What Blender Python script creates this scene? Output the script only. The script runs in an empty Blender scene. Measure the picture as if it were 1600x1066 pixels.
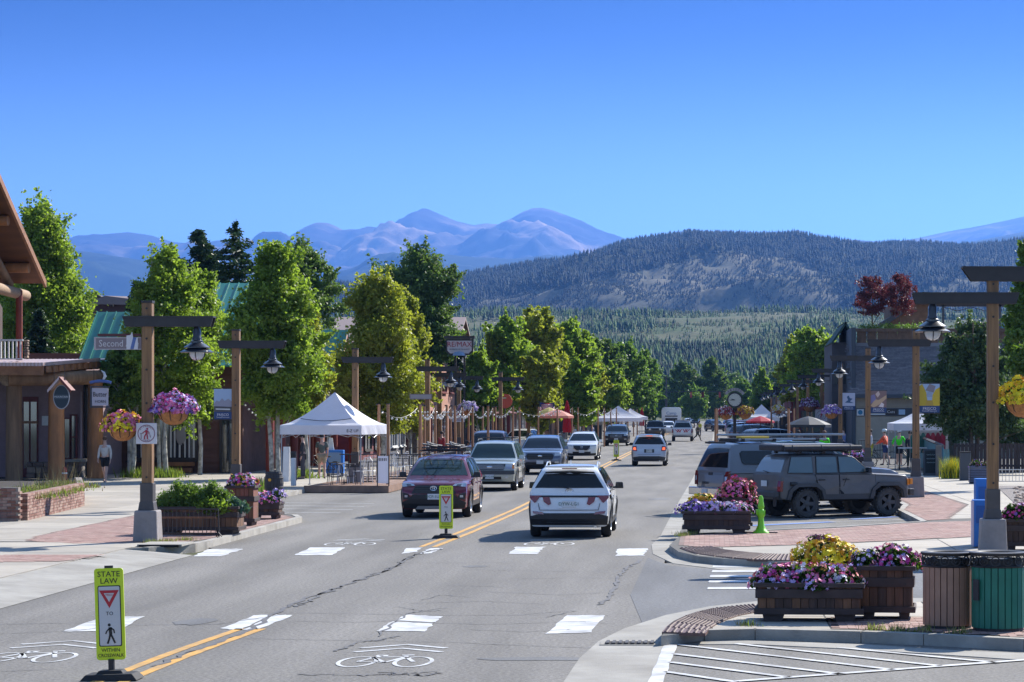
import bpy, bmesh, math, random
import numpy as np
from mathutils import Vector, Matrix
random.seed(7)
RNG = np.random.default_rng(7)
D = bpy.data
SC = bpy.context.scene
COL = SC.collection
R = math.radians
PI = math.pi

# ------------------------------------------------------------------ camera
F, VX, HY, CH = 3700.0, 1112.0, 642.0, 2.87      # focal length in photo pixels, road vanishing point, eye height
cam = D.cameras.new('camera'); cam.sensor_width = 36.0; cam.lens = 36.0 * F / 1600.0
cam.shift_x = -(VX - 800.0) / 1600.0; cam.shift_y = (HY - 533.0) / 1600.0
cam.clip_start = 0.5; cam.clip_end = 90000.0
camo = D.objects.new('camera', cam); COL.objects.link(camo)
camo.location = (0, 0, CH); camo.rotation_euler = (R(90), 0, 0)
SC.camera = camo

# ------------------------------------------------------------------ light: morning sun ahead and to the right
SUN_AZ, SUN_EL = R(37), R(36)           # azimuth clockwise from +Y (the view), elevation
world = D.worlds.new('World'); SC.world = world; world.use_nodes = True
wn = world.node_tree.nodes; wl = world.node_tree.links
bg = wn['Background']
sky = wn.new('ShaderNodeTexSky'); sky.sky_type = 'NISHITA'; sky.sun_disc = False
sky.sun_elevation = SUN_EL; sky.sun_rotation = SUN_AZ; sky.altitude = 2800
sky.air_density = 1.0; sky.dust_density = 0.0; sky.ozone_density = 4.0
# the photograph's deep blue: tint by height, paler at the horizon, lightened overhead to fill the shade
wtc = wn.new('ShaderNodeTexCoord'); wsp = wn.new('ShaderNodeSeparateXYZ'); wrp = wn.new('ShaderNodeValToRGB')
wl.new(wtc.outputs['Generated'], wsp.inputs[0]); wl.new(wsp.outputs[2], wrp.inputs[0])
wrp.color_ramp.interpolation = 'EASE'
e = wrp.color_ramp.elements
e[0].position = 0.05; e[0].color = (0.34, 0.385, 0.50, 1); e[1].position = 0.18; e[1].color = (0.017, 0.054, 0.145, 1)
e2 = e.new(0.52); e2.color = (1.0, 0.90, 0.76, 1)
tint = wn.new('ShaderNodeMix'); tint.data_type = 'RGBA'; tint.blend_type = 'MULTIPLY'; tint.inputs[0].default_value = 1.0
wl.new(sky.outputs[0], tint.inputs[6]); wl.new(wrp.outputs[0], tint.inputs[7]); wl.new(tint.outputs[2], bg.inputs[0])
bg.inputs[1].default_value = 0.15
sun = D.lights.new('sun', 'SUN'); sun.energy = 3.5; sun.angle = R(0.53); sun.color = (1.0, 0.945, 0.86)
suno = D.objects.new('sun', sun); COL.objects.link(suno)
sdir = Vector((math.sin(SUN_AZ) * math.cos(SUN_EL), math.cos(SUN_AZ) * math.cos(SUN_EL), math.sin(SUN_EL)))
suno.rotation_euler = sdir.to_track_quat('Z', 'Y').to_euler(); suno.location = (60, 80, 80)
SC.view_settings.view_transform = 'Standard'; SC.view_settings.look = 'None'
SC.view_settings.exposure = 1.48; SC.view_settings.gamma = 1.0; SC.view_settings.use_curve_mapping = False
SC.render.engine = 'CYCLES'
cy = SC.cycles
cy.use_denoising = True; cy.max_bounces = 6; cy.diffuse_bounces = 3; cy.glossy_bounces = 3
cy.transmission_bounces = 4; cy.transparent_max_bounces = 8; cy.volume_bounces = 0
cy.caustics_reflective = False; cy.caustics_refractive = False; cy.sample_clamp_indirect = 6.0

# ------------------------------------------------------------------ photo pixel -> place
def lerp(a, b, t): return a + (b - a) * t
def G(px, py, z=0.0):
 Y = (CH - z) * F / (py - HY)
 return ((px - VX) * Y / F, Y)
def XX(px, Y): return (px - VX) * Y / F
def ZZ(py, Y): return CH - (py - HY) * Y / F

# ------------------------------------------------------------------ materials
MATS = {}
def mat(name, col, rough=0.7, var=0.0, scale=6.0, bump=0.0, metal=0.0, spec=0.5, col2=None, bscale=None, coat=0.0,
  emit=None, trans=0.0, stretch=None, dirt=None, detail=5.0, sub=0.0, alpha=1.0):
 if name in MATS: return MATS[name]
 m = D.materials.new(name); m.use_nodes = True
 n = m.node_tree.nodes; l = m.node_tree.links
 p = n['Principled BSDF']
 p.inputs['Roughness'].default_value = rough; p.inputs['Metallic'].default_value = metal
 p.inputs['Specular IOR Level'].default_value = spec
 p.inputs['Coat Weight'].default_value = coat; p.inputs['Transmission Weight'].default_value = trans
 p.inputs['Alpha'].default_value = alpha
 c = (col[0], col[1], col[2], 1)
 p.inputs['Base Color'].default_value = c
 if emit: p.inputs['Emission Color'].default_value = (*emit[:3], 1); p.inputs['Emission Strength'].default_value = emit[3]
 if var or bump or col2:
  tc = n.new('ShaderNodeTexCoord'); mp = n.new('ShaderNodeMapping')
  l.new(tc.outputs['Object'], mp.inputs[0])
  if stretch: mp.inputs['Scale'].default_value = stretch
  nz = n.new('ShaderNodeTexNoise'); nz.inputs['Scale'].default_value = scale; nz.inputs['Detail'].default_value = detail
  nz.inputs['Roughness'].default_value = 0.62
  l.new(mp.outputs[0], nz.inputs[0])
  if var or col2:
   rp = n.new('ShaderNodeValToRGB'); rp.color_ramp.elements[0].position = 0.32; rp.color_ramp.elements[1].position = 0.68
   c2 = col2 or tuple(min(1, x * (1 + var)) for x in col)
   c1 = tuple(x * (1 - var) for x in col)
   rp.color_ramp.elements[0].color = (*c1, 1); rp.color_ramp.elements[1].color = (*c2, 1)
   l.new(nz.outputs[0], rp.inputs[0])
   out = rp.outputs[0]
   if dirt:      # a second, larger blotch layer (colour, amount, scale)
    n2 = n.new('ShaderNodeTexNoise'); n2.inputs['Scale'].default_value = dirt[2]; n2.inputs['Detail'].default_value = 6
    l.new(tc.outputs['Object'], n2.inputs[0])
    r2 = n.new('ShaderNodeMapRange'); r2.inputs[1].default_value = 0.42; r2.inputs[2].default_value = 0.72
    r2.inputs[3].default_value = 0; r2.inputs[4].default_value = dirt[1]
    l.new(n2.outputs[0], r2.inputs[0])
    mx = n.new('ShaderNodeMix'); mx.data_type = 'RGBA'
    l.new(r2.outputs[0], mx.inputs[0]); l.new(out, mx.inputs[6]); mx.inputs[7].default_value = (*dirt[0], 1)
    out = mx.outputs[2]
   l.new(out, p.inputs['Base Color'])
  if bump:
   nb = n.new('ShaderNodeTexNoise'); nb.inputs['Scale'].default_value = bscale or scale * 4; nb.inputs['Detail'].default_value = 4
   l.new(mp.outputs[0], nb.inputs[0])
   bp = n.new('ShaderNodeBump'); bp.inputs['Strength'].default_value = bump; bp.inputs['Distance'].default_value = 0.02
   l.new(nb.outputs[0], bp.inputs['Height']); l.new(bp.outputs[0], p.inputs['Normal'])
 MATS[name] = m
 return m

def leafmat(name, col, col2, transl=0.45, scale=1.5, tt=(1.5, 1.6, 0.75)):
 """leaf: diffuse plus translucency, hue varying through the crown"""
 if name in MATS: return MATS[name]
 m = D.materials.new(name); m.use_nodes = True
 n = m.node_tree.nodes; l = m.node_tree.links
 for x in list(n): n.remove(x)
 o = n.new('ShaderNodeOutputMaterial'); mx = n.new('ShaderNodeMixShader'); df = n.new('ShaderNodeBsdfPrincipled'); tr = n.new('ShaderNodeBsdfTranslucent')
 df.inputs['Roughness'].default_value = 0.5; df.inputs['Specular IOR Level'].default_value = 0.35
 tc = n.new('ShaderNodeTexCoord'); nz = n.new('ShaderNodeTexNoise'); nz.inputs['Scale'].default_value = scale; nz.inputs['Detail'].default_value = 8
 nz.inputs['Roughness'].default_value = 0.75
 rp = n.new('ShaderNodeValToRGB'); rp.color_ramp.elements[0].position = 0.35; rp.color_ramp.elements[1].position = 0.66
 rp.color_ramp.elements[0].color = (*col, 1); rp.color_ramp.elements[1].color = (*col2, 1)
 l.new(tc.outputs['Object'], nz.inputs[0]); l.new(nz.outputs[0], rp.inputs[0])
 l.new(rp.outputs[0], df.inputs['Base Color'])
 br = n.new('ShaderNodeMix'); br.data_type = 'RGBA'; br.blend_type = 'MULTIPLY'; br.inputs[0].default_value = 1
 br.inputs[7].default_value = (*tt, 1)
 l.new(rp.outputs[0], br.inputs[6]); l.new(br.outputs[2], tr.inputs[0])
 mx.inputs[0].default_value = transl
 l.new(df.outputs[0], mx.inputs[1]); l.new(tr.outputs[0], mx.inputs[2]); l.new(mx.outputs[0], o.inputs[0])
 MATS[name] = m
 return m

# ------------------------------------------------------------------ mesh building
class MB:
 def __init__(s): s.v = []; s.f = []; s.m = []; s.cur = 0
 def mi(s, i): s.cur = i; return s
 def add(s, vs, fs):
  b = len(s.v); s.v += [tuple(v) for v in vs]
  for f in fs: s.f.append(tuple(b + i for i in f)); s.m.append(s.cur)
  return s
 def box(s, c, d, rz=0.0, rx=0.0, ry=0.0, taper=1.0):
  x, y, z = d[0] / 2, d[1] / 2, d[2] / 2; t = taper
  P = [(-x, -y, -z), (x, -y, -z), (x, y, -z), (-x, y, -z), (-x * t, -y * t, z), (x * t, -y * t, z), (x * t, y * t, z), (-x * t, y * t, z)]
  if rz or rx or ry:
   M = Matrix.Rotation(rz, 3, 'Z') @ Matrix.Rotation(ry, 3, 'Y') @ Matrix.Rotation(rx, 3, 'X')
   P = [M @ Vector(p) for p in P]
  P = [(p[0] + c[0], p[1] + c[1], p[2] + c[2]) for p in P]
  return s.add(P, [(3, 2, 1, 0), (4, 5, 6, 7), (0, 1, 5, 4), (1, 2, 6, 5), (2, 3, 7, 6), (3, 0, 4, 7)])
 def b2(s, x0, x1, y0, y1, z0, z1): return s.box(((x0 + x1) / 2, (y0 + y1) / 2, (z0 + z1) / 2), (x1 - x0, y1 - y0, z1 - z0))
 def tube(s, pts, r, n=8, caps=True):
  pts = [Vector(p) for p in pts]
  rs = r if isinstance(r, (list, tuple)) else [r] * len(pts)
  rings = []; b0 = len(s.v)
  up = Vector((0, 0, 1))
  prev = None
  for i, p in enumerate(pts):
   t = (pts[min(i + 1, len(pts) - 1)] - pts[max(i - 1, 0)])
   if t.length < 1e-9: t = up.copy()
   t.normalize()
   a = prev - t * prev.dot(t) if prev is not None else (Vector((1, 0, 0)) if abs(t.z) > 0.9 else up.cross(t))
   if a.length < 1e-6: a = t.orthogonal()
   a.normalize(); prev = a; b = t.cross(a)
   for k in range(n):
    q = 2 * PI * k / n
    s.v.append(tuple(p + (a * math.cos(q) + b * math.sin(q)) * rs[i]))
  for i in range(len(pts) - 1):
   for k in range(n):
    k2 = (k + 1) % n
    s.f.append((b0 + i * n + k, b0 + i * n + k2, b0 + (i + 1) * n + k2, b0 + (i + 1) * n + k)); s.m.append(s.cur)
  if caps:
   s.f.append(tuple(b0 + k for k in range(n))[::-1]); s.m.append(s.cur)
   e = b0 + (len(pts) - 1) * n
   s.f.append(tuple(e + k for k in range(n))); s.m.append(s.cur)
  return s
 def cyl(s, c, r, h, n=16, r2=None, axis='z'):
  d = {'z': Vector((0, 0, h)), 'x': Vector((h, 0, 0)), 'y': Vector((0, h, 0))}[axis]
  c = Vector(c)
  return s.tube([c, c + d], [r, r if r2 is None else r2], n)
 def lathe(s, prof, c=(0, 0, 0), n=20, axis='z', caps=True, arc=2 * PI):
  b0 = len(s.v); m = len(prof)
  full = abs(arc - 2 * PI) < 1e-6
  N = n if full else n + 1
  for k in range(N):
   q = arc * k / n
   for (r, z) in prof:
    x, y = r * math.cos(q), r * math.sin(q)
    p = {'z': (x, y, z), 'x': (z, x, y), 'y': (y, z, x)}[axis]
    s.v.append((p[0] + c[0], p[1] + c[1], p[2] + c[2]))
  for k in range(n):
   k2 = (k + 1) % N
   for j in range(m - 1):
    s.f.append((b0 + k * m + j, b0 + k2 * m + j, b0 + k2 * m + j + 1, b0 + k * m + j + 1)); s.m.append(s.cur)
  if caps and full:
   for j, fl in ((0, 1), (m - 1, 0)):
    if prof[j][0] > 1e-6:
     f = [b0 + k * m + j for k in range(n)]
     s.f.append(tuple(f[::-1] if fl else f)); s.m.append(s.cur)
  return s
 def prism(s, poly, a, b, axis='z'):
  """poly in the two other axes (xy / xz / yz), from a to b along axis"""
  n = len(poly)
  def P(p, h): return {'z': (p[0], p[1], h), 'y': (p[0], h, p[1]), 'x': (h, p[0], p[1])}[axis]
  return s.add([P(p, a) for p in poly] + [P(p, b) for p in poly],
     [tuple(range(n))[::-1], tuple(range(n, 2 * n))] + [(i, (i + 1) % n, n + (i + 1) % n, n + i) for i in range(n)])
 def ball(s, c, r, nu=12, nv=8, sq=(1, 1, 1)):
  pr = [(max(1e-4, math.sin(PI * j / nv)) * 1.0, -math.cos(PI * j / nv)) for j in range(nv + 1)]
  b0 = len(s.v); s.lathe(pr, n=nu, caps=False)
  for i in range(b0, len(s.v)):
   v = s.v[i]; s.v[i] = (v[0] * r * sq[0] + c[0], v[1] * r * sq[1] + c[1], v[2] * r * sq[2] + c[2])
  return s
 def xf(s, M, start=0):
  for i in range(start, len(s.v)): s.v[i] = tuple(M @ Vector(s.v[i]))
  return s
 def data(s, name, mats, smooth=None, fix=True):
  me = D.meshes.new(name); me.from_pydata(s.v, [], s.f)
  for m in (mats if isinstance(mats, (list, tuple)) else [mats]): me.materials.append(m)
  if any(s.m): me.polygons.foreach_set('material_index', s.m)
  if fix and len(s.f) < 60000:
   bm = bmesh.new(); bm.from_mesh(me); bmesh.ops.recalc_face_normals(bm, faces=bm.faces); bm.to_mesh(me); bm.free()
  if smooth:
   me.polygons.foreach_set('use_smooth', [True] * len(me.polygons))
   me.set_sharp_from_angle(angle=R(smooth))
  me.update()
  return me
 def build(s, name, mats, parent=None, loc=(0, 0, 0), smooth=None, bevel=0, fix=True, **kw):
  me = s.data(name, mats, smooth, fix)
  return link(name, me, parent, loc, bevel=bevel, **kw)

def link(name, me, parent=None, loc=(0, 0, 0), rot=None, scale=None, bevel=0, label=None, cat=None, group=None, kind=None):
 o = D.objects.new(name, me); COL.objects.link(o); o.location = loc
 if rot is not None: o.rotation_euler = rot
 if scale is not None: o.scale = (scale,) * 3 if isinstance(scale, (int, float)) else scale
 if parent is not None: o.parent = parent
 if bevel:
  b = o.modifiers.new('bevel', 'BEVEL'); b.width = bevel; b.segments = 2; b.limit_method = 'ANGLE'; b.angle_limit = R(40)
 if label: o['label'] = label
 if cat: o['category'] = cat
 if group: o['group'] = group
 if kind: o['kind'] = kind
 return o

def thing(name, label, cat, loc=(0, 0, 0), rz=0.0, group=None, scale=None):
 return link(name, None, None, loc, (0, 0, rz), scale, label=label, cat=cat, group=group)

def kids(o): return [c for c in ALLK.get(o.name, [])]
def dup(root, loc=None, rz=None, label=None, group=None, scale=None, skip=()):
 """a copy of a thing, its parts and their sub-parts"""
 def rec(o, par):
  c = o.copy(); COL.objects.link(c)
  if par is not None: c.parent = par
  for k in o.children:
   if par is None and k.name.split('.')[0] in skip: continue
   rec(k, c)
  return c
 r = rec(root, None)
 if loc is not None: r.location = loc
 if rz is not None: r.rotation_euler = (0, 0, rz)
 if label: r['label'] = label
 if group: r['group'] = group
 if scale is not None: r.scale = (scale,) * 3 if isinstance(scale, (int, float)) else scale
 return r

TMP = D.scenes.new('workbench')
def baked(o):
 """the object's finished mesh, evaluated in a scene of its own"""
 TMP.collection.objects.link(o); vl = TMP.view_layers[0]; vl.update()
 me = D.meshes.new_from_object(o.evaluated_get(vl.depsgraph)); D.objects.remove(o); return me
_txt = {}
def textmesh(body, size=1.0, depth=0.004, align='CENTER', res=2):
 """lettering standing in the XZ plane, facing -Y, centred on the origin"""
 k = (body, round(size, 4), depth, align)
 if k in _txt: return _txt[k]
 cu = D.curves.new('lettering', 'FONT'); cu.body = body; cu.size = size; cu.extrude = depth; cu.align_x = align; cu.align_y = 'CENTER'
 cu.resolution_u = res
 me = baked(D.objects.new('lettering', cu))
 me.transform(Matrix.Rotation(R(90), 4, 'X'))
 _txt[k] = me
 return me
def text(body, size, m, parent, loc, rz=0.0, sx=1.0, depth=0.004, name='lettering', align='CENTER', rot=None, bold=0):
 me = textmesh(body, size, depth, align).copy(); me.materials.clear(); me.materials.append(m)
 o = link(name, me, parent, loc, rot or (0, 0, rz), (sx, 1, 1))
 return o

# ------------------------------------------------------------------ vector noise
def _h(ix, iy, s):
 n = (ix.astype(np.int64) * 374761393 + iy.astype(np.int64) * 668265263 + s * 144665) & 0x7fffffff
 n = ((n ^ (n >> 13)) * 1274126177) & 0x7fffffff
 return ((n ^ (n >> 16)) & 0xffff) / 65535.0
def vnoise(x, y, s=0):
 x0 = np.floor(x); y0 = np.floor(y); fx = x - x0; fy = y - y0
 fx = fx * fx * (3 - 2 * fx); fy = fy * fy * (3 - 2 * fy)
 a = _h(x0, y0, s); b = _h(x0 + 1, y0, s); c = _h(x0, y0 + 1, s); d = _h(x0 + 1, y0 + 1, s)
 return (a * (1 - fx) + b * fx) * (1 - fy) + (c * (1 - fx) + d * fx) * fy
def fbm(x, y, o=5, s=0, ridged=False):
 t = 0; a = 0.5; tot = 0
 for i in range(o):
  v = vnoise(x * 2 ** i + 17.3 * i, y * 2 ** i - 9.1 * i, s + i)
  if ridged: v = 1 - abs(2 * v - 1)
  t = t + v * a; tot += a; a *= 0.5
 return t / tot

def fastmesh(name, V, Fc, mats, mi=None, smooth=False):
 """numpy verts (n,3) and faces (m,k)"""
 me = D.meshes.new(name); V = np.asarray(V, dtype=np.float32); Fc = np.asarray(Fc, dtype=np.int32)
 k = Fc.shape[1]
 me.vertices.add(len(V)); me.vertices.foreach_set('co', V.ravel())
 me.loops.add(Fc.size); me.loops.foreach_set('vertex_index', Fc.ravel())
 me.polygons.add(len(Fc)); me.polygons.foreach_set('loop_start', np.arange(0, Fc.size, k, dtype=np.int32))
 for m in (mats if isinstance(mats, (list, tuple)) else [mats]): me.materials.append(m)
 if mi is not None: me.polygons.foreach_set('material_index', np.asarray(mi, dtype=np.int32))
 if smooth: me.polygons.foreach_set('use_smooth', np.ones(len(Fc), dtype=bool))
 me.update(calc_edges=True); me.validate()
 return me
# ------------------------------------------------------------------ far land: mountains, forested ridge, bench
def prof(pts, xs):
 p = np.array(pts, dtype=float); return np.interp(xs, p[:, 0], p[:, 1])

def landmat(name, cA, cB, cC, sc, lo=0.42, hi=0.62, bump=0.0):
 m = D.materials.new(name); m.use_nodes = True; n = m.node_tree.nodes; l = m.node_tree.links; p = n['Principled BSDF']
 p.inputs['Roughness'].default_value = 0.95; p.inputs['Specular IOR Level'].default_value = 0.1
 tc = n.new('ShaderNodeTexCoord')
 a = n.new('ShaderNodeTexNoise'); a.inputs['Scale'].default_value = sc; a.inputs['Detail'].default_value = 8
 b = n.new('ShaderNodeTexNoise'); b.inputs['Scale'].default_value = sc * 9; b.inputs['Detail'].default_value = 6; b.inputs['Roughness'].default_value = 0.8
 l.new(tc.outputs['Object'], a.inputs[0]); l.new(tc.outputs['Object'], b.inputs[0])
 r1 = n.new('ShaderNodeMapRange'); r1.inputs[1].default_value = lo; r1.inputs[2].default_value = hi; l.new(a.outputs[0], r1.inputs[0])
 r2 = n.new('ShaderNodeMapRange'); r2.inputs[1].default_value = 0.40; r2.inputs[2].default_value = 0.62; l.new(b.outputs[0], r2.inputs[0])
 m1 = n.new('ShaderNodeMix'); m1.data_type = 'RGBA'; m2 = n.new('ShaderNodeMix'); m2.data_type = 'RGBA'
 m1.inputs[6].default_value = (*cA, 1); m1.inputs[7].default_value = (*cB, 1); l.new(r1.outputs[0], m1.inputs[0])
 l.new(m1.outputs[2], m2.inputs[6]); m2.inputs[7].default_value = (*cC, 1)
 mm = n.new('ShaderNodeMath'); mm.operation = 'MULTIPLY'; mm.inputs[1].default_value = 0.6; l.new(r2.outputs[0], mm.inputs[0]); l.new(mm.outputs[0], m2.inputs[0])
 l.new(m2.outputs[2], p.inputs['Base Color'])
 return m

RIDGES = {}
def ridge(name, skyline, Yr, Yf, Yb, lowz, mats, amp, nsc, nx=260, ny=70, seed=0, power=1.3, x0=-500, x1=2300, foot=None, matf=None, rid=True, smooth=True, sharp=.16):
 """A ridge whose crest stands at distance Yr; its foot is at Yf, its far side falls to Yb."""
 sx = np.linspace(x0, x1, nx)
 xw = (sx - VX) * Yr / F
 crest = CH - (prof(skyline, sx) - HY) * Yr / F
 ts = np.concatenate([np.linspace(0, 1, ny), 1 + np.linspace(0.05, 1, ny // 3)])
 X = []; Y = []; Z = []
 Xg, Tg = np.meshgrid(xw, ts)
 Yg = np.where(Tg <= 1, Yf + (Yr - Yf) * Tg, Yr + (Yb - Yr) * (Tg - 1))
 Cg = np.broadcast_to(crest, Xg.shape)
 k = np.clip(Tg, 0, 1) ** power
 H = np.where(Tg <= 1, lowz + (Cg - lowz) * k, Cg * (1 - (Tg - 1) ** 1.2) + lowz * (Tg - 1) ** 1.2)
 nz = fbm(Xg / nsc, Yg / nsc, 6, seed, rid) - 0.5
 env = np.clip(np.sin(PI * np.clip(Tg, 0, 1)), 0, 1) ** 0.95
 H = H + nz * amp * env + (fbm(Xg / nsc * 5, Yg / nsc * 5 + 3, 4, seed + 5, rid) - 0.5) * amp * sharp * np.clip(env * 1.1 + 0.05, 0, 1)
 V = np.stack([Xg, Yg, H], -1).reshape(-1, 3)
 r, c = Xg.shape
 i = np.arange(r * c).reshape(r, c)
 Fc = np.stack([i[:-1, :-1], i[:-1, 1:], i[1:, 1:], i[1:, :-1]], -1).reshape(-1, 4)
 mi = None
 if matf is not None:
  cen = V[Fc].mean(1); mi = matf(cen)
 o = link(name, fastmesh(name, V, Fc, mats, mi, smooth), kind='structure')
 RIDGES[name] = (xw, ts, H, Yf, Yr, Yb)
 return o
def ridge_h(name, x, y):
 xw, ts, H, Yf, Yr, Yb = RIDGES[name]
 t = np.where(y <= Yr, (y - Yf) / (Yr - Yf), 1 + (y - Yr) / (Yb - Yr))
 ix = np.clip(np.searchsorted(xw, x) - 1, 0, len(xw) - 2); it = np.clip(np.searchsorted(ts, t) - 1, 0, len(ts) - 2)
 fx = np.clip((x - xw[ix]) / (xw[ix + 1] - xw[ix]), 0, 1); ft = np.clip((t - ts[it]) / (ts[it + 1] - ts[it]), 0, 1)
 return (H[it, ix] * (1 - fx) + H[it, ix + 1] * fx) * (1 - ft) + (H[it + 1, ix] * (1 - fx) + H[it + 1, ix + 1] * fx) * ft

tundra = landmat('alpine_tundra', (0.05, 0.045, 0.045), (0.48, 0.34, 0.24), (0.06, 0.05, 0.045), 0.0007, .48, .66)
scree = landmat('bare_scree', (0.42, 0.33, 0.25), (0.34, 0.27, 0.21), (0.28, 0.22, 0.17), 0.0008)
dkforest = landmat('far_forest', (0.018, 0.035, 0.020), (0.035, 0.055, 0.03), (0.012, 0.022, 0.014), 0.0016)
far_sky = [(-500, 400), (0, 385), (95, 377), (150, 368), (200, 363), (240, 369), (270, 378), (300, 380.5), (330, 379), (360, 374), (385, 373), (400, 377), (430, 383),
  (445, 378), (462, 366), (480, 356), (500, 348), (512, 348), (522, 352), (537, 360), (548, 358), (560, 359), (575, 354), (590, 356), (600, 360), (608, 359), (635, 341), (655, 328),
  (662, 325), (672, 328), (690, 336), (715, 346), (740, 352), (760, 349), (778, 351), (800, 341), (815, 332), (832, 325), (848, 324.5), (862, 328), (880, 335), (910, 346), (935, 359), (955, 367),
  (970, 371), (985, 377), (1050, 392), (1150, 395), (1280, 380), (1310, 376), (1330, 374), (1365, 377), (1400, 378), (1440, 371), (1480, 362), (1520, 355), (1560, 347), (1600, 339), (1700, 325), (2300, 330)]
ridge('mountain_range', far_sky, 20000, 13500, 26000, 350, [tundra], 470, 1350, 520, 170, 3, 1.05, sharp=.34)
sh1 = [(-500, 380), (0, 392), (95, 385), (180, 402), (250, 412), (330, 440), (400, 420), (460, 455), (520, 470), (640, 440), (700, 420), (800, 408), (900, 400), (1000, 402), (1100, 420), (1300, 420), (1420, 386), (1500, 380), (1600, 360), (1750, 345), (2300, 340)]
fold = [(-500, 390), (0, 395), (95, 388), (150, 396), (230, 408), (300, 425), (340, 448), (420, 452), (520, 436), (560, 418), (620, 405), (680, 396), (740, 402), (800, 405), (860, 398), (900, 402), (960, 410), (1100, 430), (1300, 430), (1440, 388), (1520, 378), (1600, 362), (2300, 340)]
ridge('foothills', fold, 12500, 8500, 15500, 60, [dkforest], 520, 1100, 300, 80, 11, 1.2)

# the wooded ridge across the lake valley, with its big thinned slope
mid_sky = [(-500, 500), (300, 500), (420, 486), (500, 478), (560, 462), (640, 446), (700, 436), (760, 424), (820, 415), (880, 408), (920, 402), (950, 390), (980, 382), (1010, 377), (1040, 372), (1080, 367), (1120, 368), (1160, 370), (1200, 371), (1240, 370),
  (1262, 376), (1285, 383), (1320, 386), (1360, 388), (1390, 382), (1440, 382), (1470, 386), (1520, 388), (1560, 384), (1600, 378), (1800, 368), (2300, 360)]
forest_floor = landmat('forest_floor', (0.015, 0.026, 0.015), (0.03, 0.038, 0.02), (0.01, 0.018, 0.01), 0.006)
cleared = landmat('cleared_slope', (0.13, 0.125, 0.085), (0.19, 0.17, 0.115), (0.05, 0.06, 0.04), 0.012)
def clear_mask(x, y, z):
 """True on the thinned part of the big slope (an area fixed to the ground)"""
 px = VX + x * F / y; py = HY - (z - CH) * F / y
 n = (fbm(x / 130, y / 130, 4, 21) - 0.5) * 46
 top = np.interp(px, [660, 735, 800, 880, 960, 1040, 1150, 1220, 1260, 1300, 1330], [512, 476, 462, 452, 436, 416, 402, 404, 414, 440, 500])
 m1 = (py > top + n * 0.5) & (px > 715 + n) & (px < 1330 + n)
 m2 = (py > 428 + abs(px - 1520) * 0.35 + n) & (px > 1440) & (py < 478)
 band = (px < 900) & (py > 488 + n * 0.3) & (py < 506 + n * 0.4)
 return (m1 & ~band) | m2
def mid_mat(c): return np.where(clear_mask(c[:, 0], c[:, 1], c[:, 2]), 1, 0)
ridge('wooded_ridge', mid_sky, 4200, 2500, 5200, 20, [forest_floor, cleared], 120, 420, 420, 120, 31, 0.95, matf=mid_mat)
bench_sky = [(-500, 498), (500, 498), (700, 493), (800, 489), (900, 490), (1000, 488), (1100, 490), (1200, 487), (1330, 490), (1500, 489), (2300, 490)]
bench_m = landmat('bench_scrub', (0.13, 0.13, 0.075), (0.07, 0.105, 0.04), (0.04, 0.06, 0.03), 0.02)
ridge('scrub_bench', bench_sky, 1900, 900, 2450, -0.3, [bench_m], 18, 160, 300, 90, 41, 0.9)

def conifers(name, rid, n, hx, px0, px1, py_ok, seed, mats, label, y0=None, y1=None, hh=(7, 13), back=1.06):
 """a mass of small conifers standing on a ridge: two stacked cones each, one mesh"""
 rg = np.random.default_rng(seed)
 xw, ts, H, Yf, Yr, Yb = RIDGES[rid]
 y = rg.uniform(y0 or Yf, y1 or Yr * back, n * 3)
 px = rg.uniform(px0, px1, n * 3)
 x = (px - VX) * y / F
 z = ridge_h(rid, x, y)
 py = HY - (z - CH) * F / y
 keep = py_ok(px, py, x, y, z, rg) & (py < 640)
 x, y, z = x[keep][:n], y[keep][:n], z[keep][:n]; m = len(x)
 h = rg.uniform(hh[0], hh[1], m) * (0.75 + 0.5 * fbm(x / 60, y / 60, 3, seed)); w = h * rg.uniform(0.16, 0.24, m)
 K = 5; ang = rg.uniform(0, 6.28, m)
 V = [];
 for k in range(K):
  a = ang + 2 * PI * k / K; ww = w * rg.uniform(0.7, 1.25, m)
  V.append(np.stack([x + np.cos(a) * ww, y + np.sin(a) * ww, z + h * 0.10], -1))
 lean = w * rg.uniform(-0.25, 0.25, m)
 V.append(np.stack([x + lean, y, z + h * 0.62], -1))
 for k in range(4):
  a = ang + 0.5 + 2 * PI * k / 4; ww = w * rg.uniform(0.4, 0.75, m)
  V.append(np.stack([x + np.cos(a) * ww, y + np.sin(a) * ww, z + h * 0.45], -1))
 V.append(np.stack([x + lean, y, z + h], -1))
 V = np.stack(V, 1); nv = V.shape[1]
 tri = [(k, (k + 1) % K, K) for k in range(K)] + [(K + 1 + k, K + 1 + (k + 1) % 4, K + 5) for k in range(4)]
 Fc = (np.arange(m)[:, None, None] * nv + np.array(tri)[None]).reshape(-1, 3)
 mi = np.repeat(rg.integers(0, len(mats), m), len(tri))
 link(name, fastmesh(name, V.reshape(-1, 3), Fc, mats, mi), kind='stuff', label=label, cat='forest')
cm = [mat('conifer_dark', (0.002, 0.011, 0.008), 0.9), mat('conifer_mid', (0.004, 0.020, 0.010), 0.9), mat('conifer_grey', (0.008, 0.022, 0.016), 0.9)]
cm2 = [mat('conifer_bench', (.018, .042, .018), .9), mat('conifer_green', (0.04, 0.085, 0.03), 0.9), mat('conifer_light', (0.09, 0.15, 0.04), 0.9)]
def ok_mid(px, py, x, y, z, rg):
 return ~clear_mask(x, y, z) & (py < 540) & (px > 430)
def ok_clear(px, py, x, y, z, rg):
 return clear_mask(x, y, z) & (fbm(x / 45, y / 45, 3, 77) > 0.33) & (py < 500)
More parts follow.
